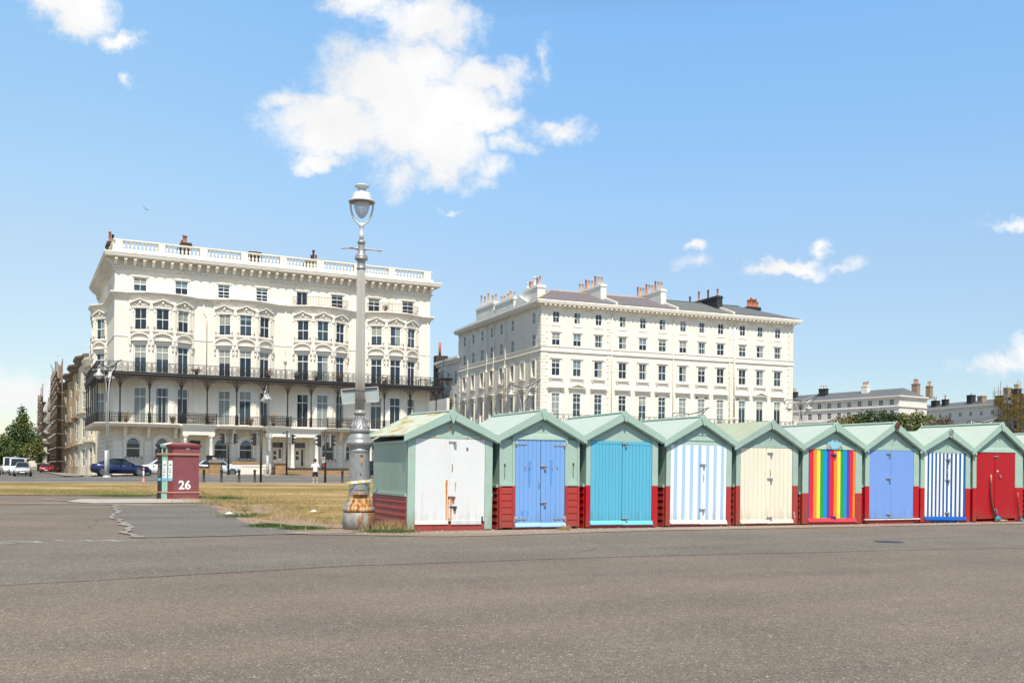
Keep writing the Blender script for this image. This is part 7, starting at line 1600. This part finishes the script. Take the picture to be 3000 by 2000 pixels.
# ================================================================ VEHICLES
TYRE = pbr('tyre', (.015, .015, .016), .85, .1, 8); RIM = pbr('alloy_rim', (.20, .20, .21), .35, .05, 6, metal=.8); CGL = glass_mat('car_glass', (.02, .028, .033)); LAMPL = pbr('headlight_clear', (.7, .72, .75), .15, .02); LAMPR = pbr('tail_light', (.35, .01, .015), .25); CHR = pbr('chrome', (.6, .6, .62), .2, .02, metal=1.); BLK = pbr('black_plastic', (.02, .02, .02), .6)
def carpaint(name, c, metal=.3):
    m = pbr(name, c, .28, .02, .5, metal=metal); m.node_tree.nodes['Principled BSDF'].inputs['Coat Weight'].default_value = .6; return m
def car(label, x, y, rz, paint, L_=4.6, W_=1.8, H_=1.45, kind='sedan', z=None, name='car', group=None):
    t = thing(name, label, 'van' if kind == 'van' else 'car', (x, y, zg(x, y)+.02 if z is None else z), rz, group)
    prof = {'sedan': ([(0, .55, .72, .62), (.03, .35, .80, .82), (.12, .22, .86, .90), (.27, .20, .93, .97), (.30, .20, .97, .98), (.5, .20, .97, 1.0), (.75, .20, 1.00, 1.0), (.86, .22, 1.03, .97), (.97, .30, 1.00, .86), (1.0, .50, .88, .70)], [(.27, .95, .74), (.44, 1.42, .56), (.60, H_, .56), (.74, 1.34, .57), (.87, 1.02, .70)]),
            'hatch': ([(0, .5, .72, .66), (.03, .35, .85, .84), (.15, .22, .95, .92), (.28, .20, 1.0, .98), (.5, .20, 1.02, 1.0), (.75, .2, 1.05, 1.0), (.95, .28, 1.08, .9), (1.0, .45, 1.0, .8)], [(.26, 1.0, .76), (.42, H_-.06, .6), (.60, H_, .6), (.82, H_-.06, .6), (.97, 1.05, .74)]),
            'van': ([(0, .45, .85, .72), (.03, .3, 1.02, .88), (.13, .22, 1.12, .95), (.22, .2, 1.2, .98), (.5, .2, 1.2, 1.0), (.98, .24, 1.2, .96), (1.0, .4, 1.15, .9)], [(.14, 1.1, .80), (.30, H_-.12, .72), (.45, H_, .74), (.9, H_, .74), (.99, 1.2, .82)])}[kind]
    low, top = prof; b = MB(); h2 = W_/2; rings = []
    for (u, zb, zt, k) in low:
        xx = L_/2-u*L_; w_ = h2*k; rings.append([(xx, -w_*.90, zb), (xx, -w_, zb+(zt-zb)*.45), (xx, -w_*.97, zt-.08), (xx, -w_*.86, zt), (xx, 0, zt+.03), (xx, w_*.86, zt), (xx, w_*.97, zt-.08), (xx, w_, zb+(zt-zb)*.45), (xx, w_*.90, zb)])
    P = [p for r_ in rings for p in r_]; q = 9; F_ = []
    for i in range(len(rings)-1):
        for k in range(q-1): F_.append([i*q+k, i*q+k+1, (i+1)*q+k+1, (i+1)*q+k])
        F_.append([i*q+8, i*q, (i+1)*q, (i+1)*q+8])
    F_ += [list(range(q-1, -1, -1)), [(len(rings)-1)*q+k for k in range(q)]]; b.add(P, F_, paint, True); bd = b.build('body', t)
    # greenhouse: glass volume and painted roof
    g = MB(); P = []; 
    for (u, zz, k) in top: xx = L_/2-u*L_; w_ = h2*k; P += [(xx, -w_*1.0, zz), (xx, w_*1.0, zz)]
    base = [(L_/2-u*L_, h2*.86*.98) for (u, zz, k) in top]; n = len(top); PP = []
    for i, (u, zz, k) in enumerate(top): xx = L_/2-u*L_; zb = .9 if kind != 'van' else 1.1; PP += [(xx, -h2*.84, min(zz, zb)), (xx, -h2*k*1.02, zz), (xx, h2*k*1.02, zz), (xx, h2*.84, min(zz, zb))]
    F_ = []
    for i in range(n-1):
        for k in range(3): F_.append([4*i+k, 4*i+k+1, 4*i+5+k, 4*i+4+k])
    g.add(PP, F_, CGL); g.build('window_glass', t)
    r_ = MB(); RP = []
    for i in range(1, n-1): u, zz, k = top[i]; xx = L_/2-u*L_; RP += [(xx, -h2*k*1.04, zz-.015), (xx, -h2*k*.8, zz+.025), (xx, h2*k*.8, zz+.025), (xx, h2*k*1.04, zz-.015)]
    F_ = []
    for i in range(n-3):
        for k in range(3): F_.append([4*i+k, 4*i+k+1, 4*i+5+k, 4*i+4+k])
    r_.add(RP, F_, paint, True)
    for sg in (-1, 1):  # pillars
        for i in range(n-1):
            u0, z0_, k0 = top[i]; u1, z1_, k1 = top[i+1]; a = (L_/2-u0*L_, sg*h2*k0*1.035, z0_); c = (L_/2-u1*L_, sg*h2*k1*1.035, z1_); r_.tube([a, c], .035, 5, paint)
        for uu in (.5,)+((.66,) if kind != 'sedan' else ()): zz = H_-.02; r_.tube([(L_/2-uu*L_-.05, sg*h2*.86, .95), (L_/2-uu*L_, sg*h2*.60, zz)], .03, 5, BLK)
    if kind == 'van': r_.box(-L_/2+.02, L_/2-.42*L_, -h2*.93, h2*.93, 1.1, H_-.03, paint)
    r_.build('roof', t)
    for sg in (-1, 1):
        for u in (.19, .80):
            wr_ = .325; xx = L_/2-u*L_; b = MB(); M_ = T3(xx, sg*(h2-.10), wr_) @ Matrix.Rotation(R(90), 4, 'X')
            bb_ = MB(); bb_.lathe([(.22, -.10), (wr_-.02, -.10), (wr_, -.07), (wr_, .07), (wr_-.02, .10), (.22, .10)], 20, TYRE); o = inst('wheel', bb_.mesh('wheel'), t, M_)
            bb_ = MB(); bb_.lathe([(.225, -.09), (.225, .09)], 18, BLK)
            for q_ in range(5):
                a = 2*math.pi*q_/5
                for s2 in (-.105, .095): bb_.add([(.05*math.cos(a-.6), .05*math.sin(a-.6), s2), (.22*math.cos(a-.16), .22*math.sin(a-.16), s2), (.22*math.cos(a+.16), .22*math.sin(a+.16), s2), (.05*math.cos(a+.6), .05*math.sin(a+.6), s2), (.05*math.cos(a-.6), .05*math.sin(a-.6), s2+.01), (.22*math.cos(a-.16), .22*math.sin(a-.16), s2+.01), (.22*math.cos(a+.16), .22*math.sin(a+.16), s2+.01), (.05*math.cos(a+.6), .05*math.sin(a+.6), s2+.01)], [(0, 1, 2, 3), (7, 6, 5, 4), (0, 4, 5, 1), (1, 5, 6, 2), (2, 6, 7, 3)], RIM)
            for s2 in (-.106, .096): bb_.lathe([(.225, s2), (.235, s2), (.235, s2+.01), (.225, s2+.01)], 18, RIM)
            inst('rim', bb_.mesh('rim'), o)
            b = MB(); b.M = T3(xx, sg*(h2-.035), wr_+.02) @ Matrix.Rotation(R(90), 4, 'X'); b.lathe([(.0, -.004), (wr_+.055, -.004), (wr_+.055, .004)], 20, BLK); b.build('wheel_arch', t)
        b = MB(); b.box(L_/2-.20*L_*.35, L_/2-.04, sg*h2*.62-.14, sg*h2*.62+.14, .64, .76, LAMPL); o = b.build('headlight', t); b = MB(); b.box(-L_/2+.0, -L_/2+.10, sg*h2*.66-.16, sg*h2*.66+.16, .80, .92, LAMPR); b.build('tail_light', t)
        b = MB(); b.box(L_/2-.31*L_-.08, L_/2-.31*L_+.06, sg*(h2+.02)-.09, sg*(h2+.02)+.09, .95, 1.08, paint); b.build('wing_mirror', t)
        b = MB(); b.box(.1, .3, sg*(h2*1.0)-.02, sg*(h2*1.0)+.02, .80, .84, CHR); b.build('door_handle', t)
    b = MB(); b.box(L_/2-.05, L_/2+.01, -.45, .45, .32, .48, BLK); b.box(L_/2-.035, L_/2+.005, -.35, .35, .58, .66, BLK); b.build('grille', t); b = MB(); b.box(L_/2+.0, L_/2+.02, -.26, .26, .42, .53, WHT); b.box(-L_/2-.03, -L_/2+.0, -.26, .26, .52, .63, pbr('yellow_plate', (.6, .5, .05), .5)); b.build('number_plate', t)
    return t
car('dark blue saloon car driving right past the corner building', -33.1, 84.1, R(27), carpaint('deep_blue_paint', (.006, .016, .075)), 4.7, 1.82, 1.45, 'sedan')
p = M1 @ Vector((3.9, -4.5+1.6, 0)); car('white car parked behind the blue saloon, roof showing over the wall', p.x, p.y, R(26.6+180), carpaint('white_car_paint', (.72, .73, .74), .0), 4.3, 1.8, 1.5, 'hatch', z=.62)
p = M1 @ Vector((9.1, -2.2, 0)); car('pale blue grey hatchback parked between the two brick walls', p.x, p.y, R(26.6-4), carpaint('pale_blue_car_paint', (.50, .56, .60), .1), 3.9, 1.8, 1.5, 'hatch', z=.6)
RD_ = math.atan2(-SD[1], -SD[0])
car('silver people carrier facing the viewer at the side street junction', -54.3, 110.5, RD_-R(2), carpaint('silver_paint_car', (.55, .56, .58), .3), 4.4, 1.8, 1.55, 'hatch')
car('silver saloon at the extreme left edge facing the viewer', -63.4, 121.5, RD_, carpaint('silver_paint_car', (.55, .56, .58), .3), 4.4, 1.8, 1.42, 'sedan')
car('white van with a roof rack queueing behind the silver people carrier', -59.8, 120.5, RD_, carpaint('white_car_paint', (.72, .73, .74)), 5.2, 1.95, 2.1, 'van')
car('white van farther back at the left, beside the tree', -67.2, 133.5, RD_, carpaint('white_car_paint', (.72, .73, .74)), 5.4, 2.0, 2.3, 'van')
car('red car parked far down the side street', -80.6, 172, RD_, carpaint('red_car_paint', (.42, .012, .02)), 4.2, 1.75, 1.45, 'hatch')
car('second red car, right of the first, far down the side street', -77.8, 172, RD_+R(50), carpaint('red_car_paint', (.42, .012, .02)), 4.2, 1.75, 1.4, 'hatch')
car('grey car parked by the houses, right of the red cars', -70.4, 160, RD_+R(10), carpaint('grey_car_paint', (.16, .17, .19)), 4.2, 1.8, 1.5, 'hatch')
car('white car half hidden by the scaffolding at the houses', -65.5, 153, RD_+R(8), carpaint('white_car_paint', (.72, .73, .74)), 4.2, 1.8, 1.45, 'hatch')
car('dark car glimpsed between the big lamp post and the first hut', -12.4, 92.5, R(26.6), carpaint('black_car_paint', (.012, .013, .016)), 4.5, 1.82, 1.5, 'hatch')
